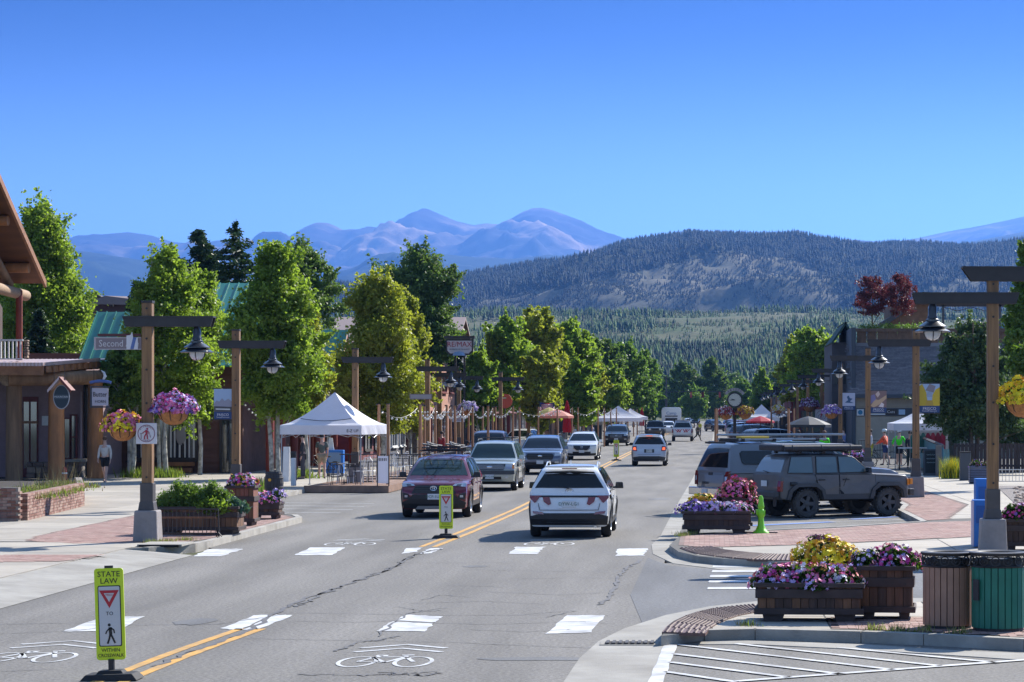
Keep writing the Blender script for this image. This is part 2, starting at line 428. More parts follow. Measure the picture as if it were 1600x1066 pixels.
conifers('ridge_forest', 'wooded_ridge', 34000, 0, 430, 1640, ok_mid, 5, cm, 'dense dark conifer forest covering the long wooded ridge', back=1.04, hh=(6.5, 12.5))
conifers('scattered_ridge_trees', 'wooded_ridge', 27000, 0, 700, 1640, ok_clear, 6, cm, 'scattered dark conifers dotting the pale thinned slope', hh=(3, 7))
def ok_bench(px, py, x, y, z, rg):
 f = fbm(x / 70, y / 110, 4, 91)
 low = np.clip((py - 545) / 40, 0, 1)
 return (f + low * 0.32 + rg.uniform(-.06, .06, len(px)) > 0.55) | (y > 1930)
conifers('bench_forest', 'scrub_bench', 30000, 0, -100, 1700, ok_bench, 8, cm2, 'green conifers and scrub on the long flat bench below the ridge', back=1.25, hh=(3, 7.5))
def ok_scrub(px, py, x, y, z, rg): return fbm(x / 16, y / 30, 3, 66) > 0.47
conifers('bench_scrub', 'scrub_bench', 14000, 0, 300, 1700, ok_scrub, 18, [cm2[2], mat('scrub_tan', (.12, .12, .05), .9), cm2[1]], 'low green and tan scrub sprinkled over the bench', y0=1150, y1=1960, hh=(1.5, 3.5))
def ok_all(px, py, x, y, z, rg): return fbm(x / 40, y / 60, 3, 95) > 0.34
conifers('valley_forest', 'scrub_bench', 16000, 0, -100, 1700, ok_all, 9, cm2[:2] + [cm[1]], 'dense mid green conifer forest at the foot of the bench', y0=850, y1=1300, hh=(3.5, 6))
link('ground', MB().add([(-30000, -200, -0.05), (30000, -200, -0.05), (30000, 30000, -0.05), (-30000, 30000, -0.05)], [(0, 1, 2, 3)]).data('ground', landmat('meadow', (0.09, 0.10, 0.05), (0.14, 0.13, 0.07), (0.06, 0.07, 0.035), 0.02)), kind='structure')

# the air of the valley: one pale even volume round everything
hz = D.materials.new('valley_air'); hz.use_nodes = True
for x in list(hz.node_tree.nodes): hz.node_tree.nodes.remove(x)
ho = hz.node_tree.nodes.new('ShaderNodeOutputMaterial'); hv = hz.node_tree.nodes.new('ShaderNodeVolumePrincipled')
hv.inputs['Color'].default_value = (0.14, 0.36, 0.97, 1); hv.inputs['Density'].default_value = 5.8e-5; hv.inputs['Anisotropy'].default_value = 0.4
hz.node_tree.links.new(hv.outputs[0], ho.inputs['Volume'])
MB().b2(-31000, 31000, -400, 31000, -1.2, 1780).build('haze', hz, kind='stuff')
# ------------------------------------------------------------------ ground: road, gutters, kerbs, pavements, paint
def asphalt(name, a, b, crack=0.0, tint=(1, 1, 1)):
 m = D.materials.new(name); m.use_nodes = True; n = m.node_tree.nodes; l = m.node_tree.links; p = n['Principled BSDF']
 p.inputs['Roughness'].default_value = 0.85; p.inputs['Specular IOR Level'].default_value = 0.25
 tc = n.new('ShaderNodeTexCoord')
 g = n.new('ShaderNodeTexNoise'); g.inputs['Scale'].default_value = 20; g.inputs['Detail'].default_value = 6; g.inputs['Roughness'].default_value = 0.8
 mp = n.new('ShaderNodeMapping'); mp.inputs['Scale'].default_value = (1.0, 0.12, 1)
 big = n.new('ShaderNodeTexNoise'); big.inputs['Scale'].default_value = 0.9; big.inputs['Detail'].default_value = 7
 l.new(tc.outputs['Object'], g.inputs[0]); l.new(tc.outputs['Object'], mp.inputs[0]); l.new(mp.outputs[0], big.inputs[0])
 rp = n.new('ShaderNodeValToRGB'); rp.color_ramp.elements[0].position = 0.38; rp.color_ramp.elements[1].position = 0.64
 rp.color_ramp.elements[0].color = (a * tint[0], a * tint[1], a * tint[2], 1); rp.color_ramp.elements[1].color = (b * tint[0], b * tint[1], b * tint[2], 1)
 l.new(g.outputs[0], rp.inputs[0])
 r2 = n.new('ShaderNodeMapRange'); r2.inputs[1].default_value = 0.3; r2.inputs[2].default_value = 0.7; r2.inputs[3].default_value = 0.74; r2.inputs[4].default_value = 1.20
 l.new(big.outputs[0], r2.inputs[0])
 mu = n.new('ShaderNodeVectorMath'); mu.operation = 'SCALE'; l.new(rp.outputs[0], mu.inputs[0]); l.new(r2.outputs[0], mu.inputs['Scale'])
 l.new(mu.outputs[0], p.inputs['Base Color'])
 bp = n.new('ShaderNodeBump'); bp.inputs['Strength'].default_value = 0.35; bp.inputs['Distance'].default_value = 0.01
 l.new(g.outputs[0], bp.inputs['Height']); l.new(bp.outputs[0], p.inputs['Normal'])
 return m
M_asph = asphalt('worn_asphalt', 0.112, 0.262, tint=(1.0, 0.945, 0.855))
M_asph2 = asphalt('side_asphalt', 0.108, 0.20, tint=(0.98, 0.99, 1.0))
M_conc = mat('pavement_concrete', (0.35, 0.315, 0.26), 0.85, 0.12, 1.3, 0.25, bscale=40, dirt=((0.23, 0.215, 0.19), 0.5, 0.35))
M_conc2 = mat('pavement_concrete_pale', (0.405, 0.365, 0.30), 0.85, 0.10, 1.1, 0.25, bscale=40, dirt=((0.28, 0.265, 0.24), 0.4, 0.5))
M_gut = mat('gutter_concrete', (0.31, 0.295, 0.26), 0.88, 0.16, 1.8, 0.3, bscale=50, dirt=((0.17, 0.155, 0.13), 0.6, 0.6))
M_kerb = mat('kerb_concrete', (0.36, 0.34, 0.30), 0.85, 0.18, 2.5, 0.3, bscale=40, dirt=((0.18, 0.16, 0.13), 0.6, 1.3))
M_joint = mat('joint_dark', (0.10, 0.095, 0.085), 0.95)
M_tar = mat('crack_sealer', (0.115, 0.11, 0.105), 0.7, 0.3, 8)
M_paint = mat('road_paint_white', (0.56, 0.56, 0.54), 0.6, 0.10, 7, col2=(0.70, 0.70, 0.68), dirt=((0.30, 0.29, 0.27), 0.9, 2.2))
M_yel = mat('road_paint_yellow', (0.62, 0.33, 0.06), 0.6, 0.18, 5, dirt=((0.33, 0.23, 0.11), 0.8, 1.6))
M_blue = mat('road_paint_blue', (0.12, 0.22, 0.50), 0.6, 0.2, 5)
M_pav = [mat('paver_rose', (0.36, 0.225, 0.19), 0.9, 0.16, 3), mat('paver_red', (0.31, 0.18, 0.15), 0.9, 0.2, 3), mat('paver_buff', (0.40, 0.28, 0.235), 0.9, 0.15, 3)]
M_iron = mat('cast_iron_brown', (0.13, 0.072, 0.058), 0.6, 0.3, 9)

def clipcell(poly, x0, x1, y0, y1, amin=0.0):
 def cut(P, f, g):
  out = []
  for i in range(len(P)):
   a, b = P[i - 1], P[i]; fa, fb = f(a), f(b)
   if fa >= 0: out.append(a) if False else None
   if (fa >= 0) != (fb >= 0):
    t = fa / (fa - fb); out.append((a[0] + (b[0] - a[0]) * t, a[1] + (b[1] - a[1]) * t))
   if fb >= 0: out.append(b)
  return out
 P = list(poly)
 for f in (lambda p: p[0] - x0, lambda p: x1 - p[0], lambda p: p[1] - y0, lambda p: y1 - p[1]):
  P = cut(P, f, None)
  if len(P) < 3: return None
 A = abs(sum(P[i - 1][0] * P[i][1] - P[i][0] * P[i - 1][1] for i in range(len(P)))) / 2
 return P if A > amin else None

def inpoly(x, y, P):
 c = False
 for i in range(len(P)):
  (x1, y1), (x2, y2) = P[i - 1], P[i]
  if (y1 > y) != (y2 > y) and x < (x2 - x1) * (y - y1) / (y2 - y1) + x1: c = not c
 return c

def sheet(name, poly, z0, z1, m, mside=None, **kw):
 b = MB(); b.prism(poly, z0, z1)
 if mside is not None:
  for i in range(len(b.m)): b.m[i] = 0 if i == 1 else 1
  return b.build(name, [m, mside], kind='structure', **kw)
 return b.build(name, [m], kind='structure', **kw)

def ribbon(b, pts, w, z=0.0, jit=0.0):
 """flat strip along a ground polyline"""
 L = []; Rr = []
 for i, p in enumerate(pts):
  a = pts[max(i - 1, 0)]; c = pts[min(i + 1, len(pts) - 1)]
  dx, dy = c[0] - a[0], c[1] - a[1]; d = math.hypot(dx, dy) or 1
  ww = (w[i] if isinstance(w, (list, tuple)) else w) / 2 * (1 + random.uniform(-jit, jit))
  L.append((p[0] - dy / d * ww, p[1] + dx / d * ww, z)); Rr.append((p[0] + dy / d * ww, p[1] - dx / d * ww, z))
 n = len(pts)
 b.add(Rr + L, [(i, i + 1, n + i + 1, n + i) for i in range(n - 1)])
 return b

# --- the roadway
sheet('road', [(-10.3, -20), (60, -20), (60, 44.6), (-0.9, 44.6), (-0.9, 50), (5.6, 50), (5.6, 640), (-14.2, 640), (-14.2, 60), (-10.3, 49)], -0.3, 0.0, M_asph)
sheet('side_street', [G(1012, 872), G(1045, 884), G(1130, 892), G(1700, 894), G(1700, 938), G(1180, 947), G(1090, 956), G(1010, 990), G(985, 930)], -0.1, 0.004, M_asph2)
# gutter pans
pan = MB()
pan.add([(-10.3, 20, 0.006), (-11.65, 20, 0.12), (-11.65, 47, 0.12), (-10.3, 47, 0.006)], [(0, 1, 2, 3)])
pan.build('gutter_left_corner', M_gut, kind='structure')
apron = [G(875, 1075), G(905, 1030), G(935, 1003), G(975, 983), G(1040, 962), G(1110, 948), G(1180, 940.5), G(1290, 936), G(1700, 934),
  G(1700, 950), G(1290, 950), G(1180, 955), G(1110, 968), G(1060, 990), G(1046, 1005), G(1030, 1040), G(1020, 1075)]
sheet('gutter_corner_near', apron, -0.1, 0.008, M_gut)
front = [G(1046, 1004), G(1100, 1003), G(1180, 1002), G(1346, 1008), G(1502, 1018), G(1800, 1030), G(1800, 1046), G(1502, 1026), G(1346, 1016), G(1180, 1008), G(1100, 1008)]
sheet('gutter_front_near', front, -0.1, 0.010, M_gut)
apf = [G(1018, 852), G(1032, 838), G(1052, 799), G(1081, 750), G(1112, 690), G(1116, 672), G(1120, 672), G(1122, 690), G(1098, 750), G(1074, 799), G(1060, 838), G(1068, 866), G(1130, 880), G(1240, 886), G(1700, 888),
 G(1700, 894), G(1240, 894), G(1130, 891), G(1052, 881), G(1020, 866)]
sheet('gutter_corner_far', apf, -0.1, 0.008, M_gut)
# right pavement beyond the parking bays and the two corner islands
ZS = 0.13
near_isl = [G(1033, 994, ZS), G(1050, 976, ZS), G(1085, 960, ZS), G(1130, 950, ZS), G(1180, 944, ZS), G(1290, 940, ZS), (45, G(1290, 940, ZS)[1] - .2), (45, G(1500, 1012, ZS)[1]),
   G(1600, 1000, ZS), G(1444, 992, ZS), G(1346, 988, ZS), G(1180, 984, ZS), G(1100, 986, ZS)]
far_isl = [G(1046, 852, ZS), G(1060, 862, ZS), G(1090, 869, ZS), G(1130, 873, ZS), G(1240, 878, ZS), (45, G(1240, 878, ZS)[1]), (45, 640), (5.6, 640), (5.6, 69), G(1404, 797, ZS), G(1440, 815, ZS), G(1300, 824, ZS),
  G(1180, 829, ZS), G(1090, 833, ZS), G(1064, 836, ZS)]
left_isl = [(-11.65, 20), (-11.65, 47), (-10.9, 47.8), (-10.55, 49.5), (-10.55, 60.8), (-10.9, 62.3), (-14.2, 66), (-14.2, 640), (-60, 640), (-60, 20)]
for nm, P in (('pavement_corner_near', near_isl), ('pavement_right', far_isl), ('pavement_left', left_isl)):
 sheet(nm, P, -0.2, ZS, M_joint, M_kerb)
# kerb stones: a paler rim along the road edges, laid in 2 m lengths
def kerb(pts, name='kerb', w=0.16, zt=ZS + 0.012, parent=None):
 for i in range(len(pts) - 1):
  a, c = Vector(pts[i]), Vector(pts[i + 1]); L = (c - a).length; n = max(1, round(L / 2.4)); t = (c - a) / L; nr = Vector((-t.y, t.x))
  for k in range(n):
   p = a + t * (L * k / n + 0.006); q = a + t * (L * (k + 1) / n - 0.006)
   b = MB().prism([tuple(p), tuple(q), tuple(q + nr * w), tuple(p + nr * w)], -0.05, zt)
   b.build('kerb', M_kerb, parent)
kerb_l = link('kerb_line_left', None, kind='structure'); kerb_n = link('kerb_line_near', None, kind='structure'); kerb_f = link('kerb_line_far', None, kind='structure')
kerb([(-11.25, 47.3), (-10.62, 48.7), (-10.53, 50), (-10.53, 60.9), (-10.9, 62.3), (-14.18, 66.0), (-14.18, 120)], parent=kerb_l)
kerb([(45, G(1500, 1012, ZS)[1] - 0.02), G(1600, 1000.4, ZS), G(1444, 992.4, ZS), G(1346, 988.4, ZS), G(1180, 984.4, ZS), G(1100, 986.4, ZS)][::-1], parent=kerb_n) if False else None
def off(P, d):
 out = []
 for i, p in enumerate(P):
  a = P[max(i - 1, 0)]; c = P[min(i + 1, len(P) - 1)]; dx, dy = c[0] - a[0], c[1] - a[1]; q = math.hypot(dx, dy)
  out.append((p[0] - dy / q * d, p[1] + dx / q * d))
 return out
kerb(off([G(1100, 986, ZS), G(1180, 984, ZS), G(1346, 988, ZS), G(1444, 992, ZS), G(1600, 1000, ZS), (14, G(1500, 1012, ZS)[1] + .1)], -0.02), parent=kerb_n)
kerb(off([G(1180, 829, ZS), G(1300, 824, ZS), G(1440, 815, ZS), G(1404, 797, ZS), (5.6, 69), (5.6, 130)][::-1], -0.02), parent=kerb_f)

# slabs and pavers: clipped grids on the pavements
def slabs(parent, poly, sx, sy, ang=0.0, m=(M_conc, M_conc2), gap=0.012, z=ZS + 0.006, org=(0, 0), ylim=None, region=None, no=()):
 ca, sa = math.cos(ang), math.sin(ang)
 P = [(ca * (p[0] - org[0]) + sa * (p[1] - org[1]), -sa * (p[0] - org[0]) + ca * (p[1] - org[1])) for p in poly]
 xs = [p[0] for p in P]; ys = [p[1] for p in P]
 for i in range(math.floor(min(xs) / sx), math.ceil(max(xs) / sx)):
  for j in range(math.floor(min(ys) / sy), math.ceil(max(ys) / sy)):
   c = clipcell(P, i * sx + gap, (i + 1) * sx - gap, j * sy + gap, (j + 1) * sy - gap, 0.05)
   if not c: continue
   c = [(ca * p[0] - sa * p[1] + org[0], sa * p[0] + ca * p[1] + org[1]) for p in c]
   mx = sum(p[0] for p in c) / len(c); my = sum(p[1] for p in c) / len(c)
   b = MB().prism(c, z - 0.03, z + random.uniform(-0.002, 0.002))
   b.build('paving_slab', random.choice(m), parent)
def pavers(name, poly, parent=None, z=ZS + 0.010, bx=0.21, by=0.105, ang=0.0, lim=9000):
 ca, sa = math.cos(ang), math.sin(ang)
 P = [(ca * p[0] + sa * p[1], -sa * p[0] + ca * p[1]) for p in poly]
 xs = [p[0] for p in P]; ys = [p[1] for p in P]; b = MB(); n = 0
 j = min(ys)
 row = 0
 while j < max(ys):
  i = min(xs) - (bx / 2 if row % 2 else 0)
  while i < max(xs):
   if inpoly(i + bx / 2, j + by / 2, P):
    zz = z + random.uniform(-0.002, 0.002)
    q = [(i + .004, j + .004), (i + bx - .004, j + .004), (i + bx - .004, j + by - .004), (i + .004, j + by - .004)]
    q = [(ca * u - sa * v, sa * u + ca * v) for u, v in q]
    b.mi(random.choices([0, 1, 2], [5, 3, 2])[0]); b.add([(u, v, zz) for u, v in q], [(0, 1, 2, 3)]); n += 1
   i += bx
  j += by; row += 1
 o = b.build(name, M_pav, parent, kind='stuff', fix=False); o['label'] = 'rose brick pavers laid flat in the pavement'
 return o
pvL = link('paving_left', None, kind='structure'); pvF = link('paving_right', None, kind='structure'); pvN = link('paving_near', None, kind='structure')
left_paver = [G(42, 846, ZS), G(60, 838, ZS), G(210, 806, ZS), G(330, 797, ZS), (-11.2, 62.0), (-10.75, 60.6), (-10.75, 50.5), (-11.0, 49.2), G(250, 848, ZS), G(120, 850, ZS)]
pavers('brick_paving', left_paver, pvL)
band = [G(0, 868, ZS), G(165, 868, ZS), G(100, 878, ZS), G(-60, 880, ZS), G(-60, 869, ZS)]
pavers('brick_paving', band, pvL, z=ZS + 0.014)
slabs(pvL, [(-11.67, 30), (-11.67, 47.2), G(250, 849, ZS), G(42, 848, ZS), (-19, 48.7), (-19, 30)], 1.9, 1.9)
slabs(pvL, [(-11.0, 62.4), (-14.4, 66.2), (-14.4, 116), (-26, 116), (-26, 50.2), G(42, 846.5, ZS), G(60, 837, ZS), G(210, 805, ZS), G(330, 796, ZS)], 2.4, 2.4)
# right, far island: rose band at the kerb, pale slabs in front and behind
pavers('brick_paving', [G(1068, 838, ZS), G(1180, 831, ZS), G(1300, 826, ZS), G(1440, 817, ZS), G(1700, 809, ZS), G(1700, 828, ZS), G(1500, 840, ZS), G(1300, 850, ZS), G(1100, 856, ZS), G(1060, 852, ZS)], pvF)
pavers('brick_paving', [G(1412, 797, ZS), (5.8, 69), (5.8, 95), (7.0, 95), (7.4, 69), G(1480, 812, ZS), G(1442, 814, ZS)], pvF, bx=0.24)
slabs(pvF, [G(1062, 853, ZS), G(1100, 857, ZS), G(1300, 851, ZS), G(1500, 841, ZS), G(1750, 826, ZS), (16, G(1240, 878, ZS)[1]), G(1240, 877, ZS), G(1130, 872, ZS), G(1090, 868, ZS)], 2.3, 2.3, org=G(1130, 878, ZS))
slabs(pvF, [(7.5, 69), G(1482, 811, ZS), G(1750, 806, ZS), (18, 66), (18, 104), (7.1, 104), (7.1, 95)], 2.6, 2.6, m=(M_conc2,))
pavers('brick_paving', [G(1300, 984, ZS), G(1346, 984, ZS), G(1444, 988, ZS), G(1600, 996, ZS), G(1600, 965, ZS), G(1300, 965, ZS)], pvN)
slabs(pvN, [G(1100, 984.5, ZS), G(1180, 982.5, ZS), G(1298, 984, ZS), G(1298, 965, ZS), G(1602, 965, ZS), (10, 31.4), (10, 34), G(1290, 941, ZS), G(1180, 945, ZS), G(1130, 951, ZS), G(1085, 961, ZS)], 1.5, 1.5)

# tactile warning plates: curved iron plates with raised domes
def tactile(px_outer, px_inner, n, parent):
 O = [Vector(G(*p, ZS)) for p in px_outer]; I = [Vector(G(*p, ZS)) for p in px_inner]
 def at(P, t):
  s = t * (len(P) - 1); i = min(int(s), len(P) - 2); return P[i].lerp(P[i + 1], s - i)
 for k in range(n):
  q = [at(O, k / n + .004), at(O, (k + 1) / n - .004), at(I, (k + 1) / n - .004), at(I, k / n + .004)]
  b = MB().prism([tuple(p) for p in q], ZS - 0.02, ZS + 0.018)
  pl = b.build('tactile_plate', M_iron, parent)
  d = MB()
  nu = max(3, int((q[1] - q[0]).length / 0.075)); nv = max(3, int((q[3] - q[0]).length / 0.085))
  for i in range(nu):
   for j in range(nv):
    p = q[0].lerp(q[1], (i + .5) / nu).lerp(q[3].lerp(q[2], (i + .5) / nu), (j + .5) / nv)
    d.cyl((p.x, p.y, ZS + 0.018), 0.026, 0.012, 6, 0.016)
  d.build('dome', M_iron, pl, kind='stuff')
tactile([(1034, 990), (1046, 976), (1078, 961), (1122, 951), (1180, 946)], [(1102, 992), (1108, 984), (1128, 972), (1158, 962), (1190, 957)], 7, pvN)
tactile([(1062, 857), (1085, 866), (1130, 872), (1185, 876), (1240, 877)], [(1112, 855), (1130, 860), (1160, 864), (1200, 867), (1240, 868)], 7, pvF)

# storm drains
dr = thing('storm_drain', 'iron grate of the storm drain set in the concrete gutter near the front', 'storm drain', (*G(984, 1007), 0.012))
MB().b2(-0.36, 0.36, -0.22, 0.22, -0.01, 0.006).build('frame', M_gut, dr)
MB().b2(-0.30, 0.30, -0.16, 0.16, 0.004, 0.012).build('pit', mat('drain_dark', (0.01, 0.01, 0.012), 0.9), dr)
for i in range(8): MB().b2(-0.29 + i * 0.078, -0.25 + i * 0.078, -0.16, 0.16, 0.008, 0.026).build('grate_bar', mat('grate_iron', (0.06, 0.055, 0.05), 0.6), dr)
dl = thing('storm_inlet', 'dark kerb inlet in the pavement edge beside the foot of the near left post', 'storm drain', (*G(258, 853, 0.12), 0.12))
MB().b2(-0.45, 0.45, -0.5, 0.6, 0.016, 0.055).build('lid', M_kerb, dl); MB().b2(-0.40, 0.40, -0.56, -0.48, 0.0, 0.05).build('inlet_mouth', mat('drain_dark', (0.01, 0.01, 0.012), 0.9), dl)

# --- painted markings
ZP = 0.006
pb = MB()
def pxquad(b, q, z=ZP, rag=0.03):
 P = [G(*p) for p in q]; pts = []
 for i in range(4):
  a, c = P[i], P[(i + 1) % 4]
  for k in range(8):
   t = k / 8; pts.append((a[0] + (c[0] - a[0]) * t + random.uniform(-rag, rag), a[1] + (c[1] - a[1]) * t + random.uniform(-rag, rag) * 2, z))
 b.add(pts, [tuple(range(len(pts)))])
cw = MB()
for q in ([(300, 870), (347, 869.5), (380, 858), (326, 858.5)], [(459, 868), (519, 868), (538, 856), (485, 856)], [(806, 855), (852, 855), (838, 866), (795, 866)], [(966, 858), (1012, 857), (1006, 868.5), (962, 869)],
  [(636, 857), (660, 856), (650, 863), (628, 866)], [(672, 857), (693, 857), (672, 865), (655, 866)]):
 pxquad(cw, q)
cw.build('crosswalk_far_bars', M_paint, kind='structure')
cw = MB()
for q in ([(96, 988), (182, 986), (226, 964), (160, 964)], [(344, 983), (375, 985), (425, 961), (398, 962)], [(380, 985), (403, 984), (459, 962), (430, 961)], [(588, 987), (664, 987), (678, 975), (612, 972)], [(618, 970), (680, 973), (692, 964), (634, 961)], [(853, 991), (923, 989), (947, 962), (886, 962)]):
 pxquad(cw, q, rag=0.02)
cw.build('crosswalk_near_bars', M_paint, kind='structure')
cw = MB()
for y, x in ((886, 1113), (893.5, 1112), (901, 1109), (909.5, 1107), (920, 1105)):
 pxquad(cw, [(x, y + 1.7), (1330, y + 1.7), (1330, y - 1.4), (x + 1, y - 1.4)], 0.012, 0.008)
cw.build('side_crosswalk_bars', M_paint, kind='structure')
st = MB()
for (a, c, w) in (((1050, 1004), (1023, 1070), .16), ((1056, 1008), (1397, 1048), .10), ((1053, 1023), (1317, 1055), .10), ((1047, 1036), (1234, 1060), .10), ((1040, 1051), (1150, 1067), .10), ((1150, 1007), (1470, 1042), .10),
    ((1310, 1013), (1560, 1037), .10), ((1150, 1066), (1620, 1031), .12)):
 A, B_ = G(*a), G(*c); ribbon(st, [(A[0] + (B_[0] - A[0]) * t / 12, A[1] + (B_[1] - A[1]) * t / 12) for t in range(13)], w, 0.012, 0.12)
st.build('hatched_stall_lines', M_paint, kind='structure')
# left: hatch in front of the parklet; right: stall lines
sl = MB()
for k in range(4): ribbon(sl, [(-14.0, 67.4 + k * 2.2), (-10.4, 66.4 + k * 2.2)], 0.12, ZP)
for k in range(14): ribbon(sl, [(-14.0, 100 + k * 6.7), (-10.6, 100 + k * 6.7)], 0.10, ZP)
for k in range(26):
 y0 = 56.0 + k * 3.55; ribbon(sl, [(-0.4, y0 - 0.6), (5.4, y0 + 3.0)], 0.11, ZP)
sl.build('parking_stall_lines', M_paint, kind='structure')
bl = MB(); ribbon(bl, [G(1170, 822), G(1300, 816)], 0.35, ZP + .003); ribbon(bl, [G(1330, 812), G(1400, 808)], 0.3, ZP + .003); bl.build('accessible_bay_blue_line', M_blue, kind='structure')
# double yellow
cl = [(205, 1053), (262, 1030), (310, 1012), (392, 983)]
cf = [(668, 855), (725, 833), (775, 812), (812, 796), (832, 786), (860, 771), (900, 751), (942, 729.5), (972, 714), (1000, 700), (1036, 681), (1060, 669), (1085, 656)]
def dense(P, k=6):
 Q = [G(*p) for p in P]; out = []
 for i in range(len(Q) - 1):
  for t in range(k): out.append((Q[i][0] + (Q[i + 1][0] - Q[i][0]) * t / k, Q[i][1] + (Q[i + 1][1] - Q[i][1]) * t / k))
 return out + [Q[-1]]
yl = MB()
for P in (cl, cf):
 d = dense(P)
 if P is cl: d = [(d[0][0] - (d[3][0] - d[0][0]) * 2.5, d[0][1] - (d[3][1] - d[0][1]) * 2.5)] + d
 for s in (-0.14, 0.14): ribbon(yl, off(d, s), 0.125, ZP, 0.10)
yl.build('centre_line_double_yellow', M_yel, kind='structure')

# bicycle markings
def sharrow(cx, y0, name, s=1.0):
 b = MB();
 def rg(x, y, r): ribbon(b, [(cx + (x + r * math.cos(a * PI / 12)) * s, y0 + (y + r * 2.6 * math.sin(a * PI / 12)) * s) for a in range(25)], 0.05, ZP)
 rg(-0.32, 0.62, 0.205); rg(0.32, 0.62, 0.205)
 def ln(*P, w=0.055): ribbon(b, [(cx + x * s, y0 + y * s) for x, y in P], w, ZP)
 ln((-0.32, 0.62), (-0.13, 1.30), w=.05); ln((-0.22, 1.12), (0.16, 1.14)); ln((-0.32, .62), (-0.02, .56)); ln((-0.2, 1.1), (0.0, .55)); ln((0.0, .55), (0.17, 1.15)); ln((0.32, .62), (0.17, 1.15), (0.14, 1.34)); ln((-0.2, 1.3), (-0.06, 1.3), w=.12); ln((0.10, 1.34), (0.24, 1.36), w=.10)
 for k in (0, 0.46): ln((-0.52, 1.72 + k), (0.0, 2.15 + k), (0.52, 1.72 + k), w=0.10)
 b.build(name, M_paint, kind='structure')
for nm, px, py in (('bicycle_marking', 590, 1044), ('bicycle_marking', 855, 853), ('bicycle_marking', 540, 853), ('bicycle_marking', 18, 1037)):
 x, y = G(px, py); sharrow(x, y, nm)

# sealed cracks
cr = MB(); ck = MB()
def crack(b, P, w, n=10, j=0.05):
 Q = [G(*p) for p in P]; out = []
 for i in range(len(Q) - 1):
  for t in range(n):
   out.append((Q[i][0] + (Q[i + 1][0] - Q[i][0]) * t / n + random.uniform(-j, j), Q[i][1] + (Q[i + 1][1] - Q[i][1]) * t / n + random.uniform(-j, j)))
 ribbon(b, out, [w * random.uniform(0.5, 1.3) for _ in out], 0.009)
crack(cr, [(690, 858), (655, 865), (612, 888), (560, 908), (485, 933), (440, 953), (395, 983), (318, 1012), (230, 1046)], 0.07)
crack(cr, [(672, 860), (640, 871), (600, 893), (545, 912)], 0.05, j=.08)
crack(cr, [(530, 917), (480, 940), (452, 950)], 0.06, j=.10)
crack(cr, [(1000, 875), (975, 892), (965, 905), (960, 922), (945, 940), (936, 946)], 0.07, j=.04)
crack(cr, [(590, 995), (618, 972), (640, 958), (690, 954)], 0.04, j=.04)
crack(cr, [(525, 1018), (560, 1004), (600, 1000), (625, 994)], 0.05, j=.05)
crack(cr, [(470, 1054), (560, 1056), (620, 1054), (690, 1050)], 0.04, j=.07); crack(cr, [(600, 1052), (650, 1056), (700, 1052)], 0.05, j=.08)
for P in ([(0, 991), (120, 986), (200, 977), (340, 976), (450, 960)], [(400, 957), (520, 959), (700, 962), (900, 961), (960, 963)], [(380, 998), (520, 1001), (700, 1004), (840, 1010), (930, 1013)],
  [(640, 973), (760, 976), (900, 972), (960, 975)], [(0, 976), (200, 972)], [(450, 971), (560, 973), (620, 970)], [(720, 890), (860, 893), (960, 894)], [(760, 925), (880, 930), (950, 926)], [(640, 943), (760, 940), (860, 945)],
  [(800, 905), (900, 903), (990, 905)], [(700, 915), (800, 918)], [(820, 960), (900, 955), (850, 966)], [(735, 984), (820, 988), (900, 984)], [(560, 878), (700, 880), (800, 879)], [(0, 1050), (90, 1046)], [(620, 948), (660, 955), (700, 950)],
  [(660, 938), (690, 930), (740, 934)], [(880, 812), (960, 810), (1050, 812)], [(700, 820), (800, 822)], [(900, 770), (1060, 771)], [(940, 745), (1080, 744)], [(560, 830), (640, 832)]):
 crack(ck, P, 0.022, 14, 0.03)
cr.build('sealed_crack_along_centre', M_tar, kind='structure'); ck.build('fine_road_cracks', M_tar, kind='structure')
# darker, smoother patches of repair
pt = MB()
for (x, y, a, c_) in ((655, 975, .25, .5), (305, 972, .3, .6), (1030, 780, .35, 1.3), (745, 885, .3, .4), (850, 1030, .8, .25)):
 X, Y = G(x, y); pt.add([(X + a * math.cos(k * PI / 7) * random.uniform(.6, 1.1), Y + c_ * math.sin(k * PI / 7) * random.uniform(.6, 1.1), 0.0045) for k in range(14)], [tuple(range(14))])
pt.build('road_patches', asphalt('patch_asphalt', 0.13, 0.19), kind='structure')
# ------------------------------------------------------------------ buildings
M_log = mat('varnished_log', (0.40, 0.165, 0.055), 0.5, 0.35, 3.0, 0.3, stretch=(1, 1, .15), dirt=((0.10, 0.045, 0.02), .6, .8))
M_logd = mat('weathered_log', (0.26, 0.15, 0.08), 0.7, 0.35, 3.0, 0.4, stretch=(1, 1, .15))
M_cut = mat('log_end_grain', (0.36, 0.24, 0.15), 0.8, 0.3, 14)
M_redlog = mat('red_stained_log', (0.22, 0.040, 0.024), 0.6, 0.3, 3, 0.3, stretch=(1, 1, .2))
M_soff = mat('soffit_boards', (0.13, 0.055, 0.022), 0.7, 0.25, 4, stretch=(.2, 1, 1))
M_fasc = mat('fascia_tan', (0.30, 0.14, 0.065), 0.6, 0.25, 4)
M_stucco = mat('mauve_stucco', (0.31, 0.215, 0.225), 0.9, 0.10, 5, 0.2)
M_brown = mat('brown_siding', (0.13, 0.062, 0.045), 0.8, 0.22, 3, 0.2, stretch=(.15, 1, 1))
M_trim = mat('dark_trim', (0.045, 0.035, 0.03), 0.6, 0.2, 6)
M_redtrim = mat('dark_red_trim', (0.16, 0.03, 0.03), 0.6, 0.2, 6)
M_greenroof = mat('green_metal_roof', (0.035, 0.21, 0.155), 0.32, 0.12, 1.2, spec=0.6, dirt=((0.10, 0.25, 0.20), .5, .5))
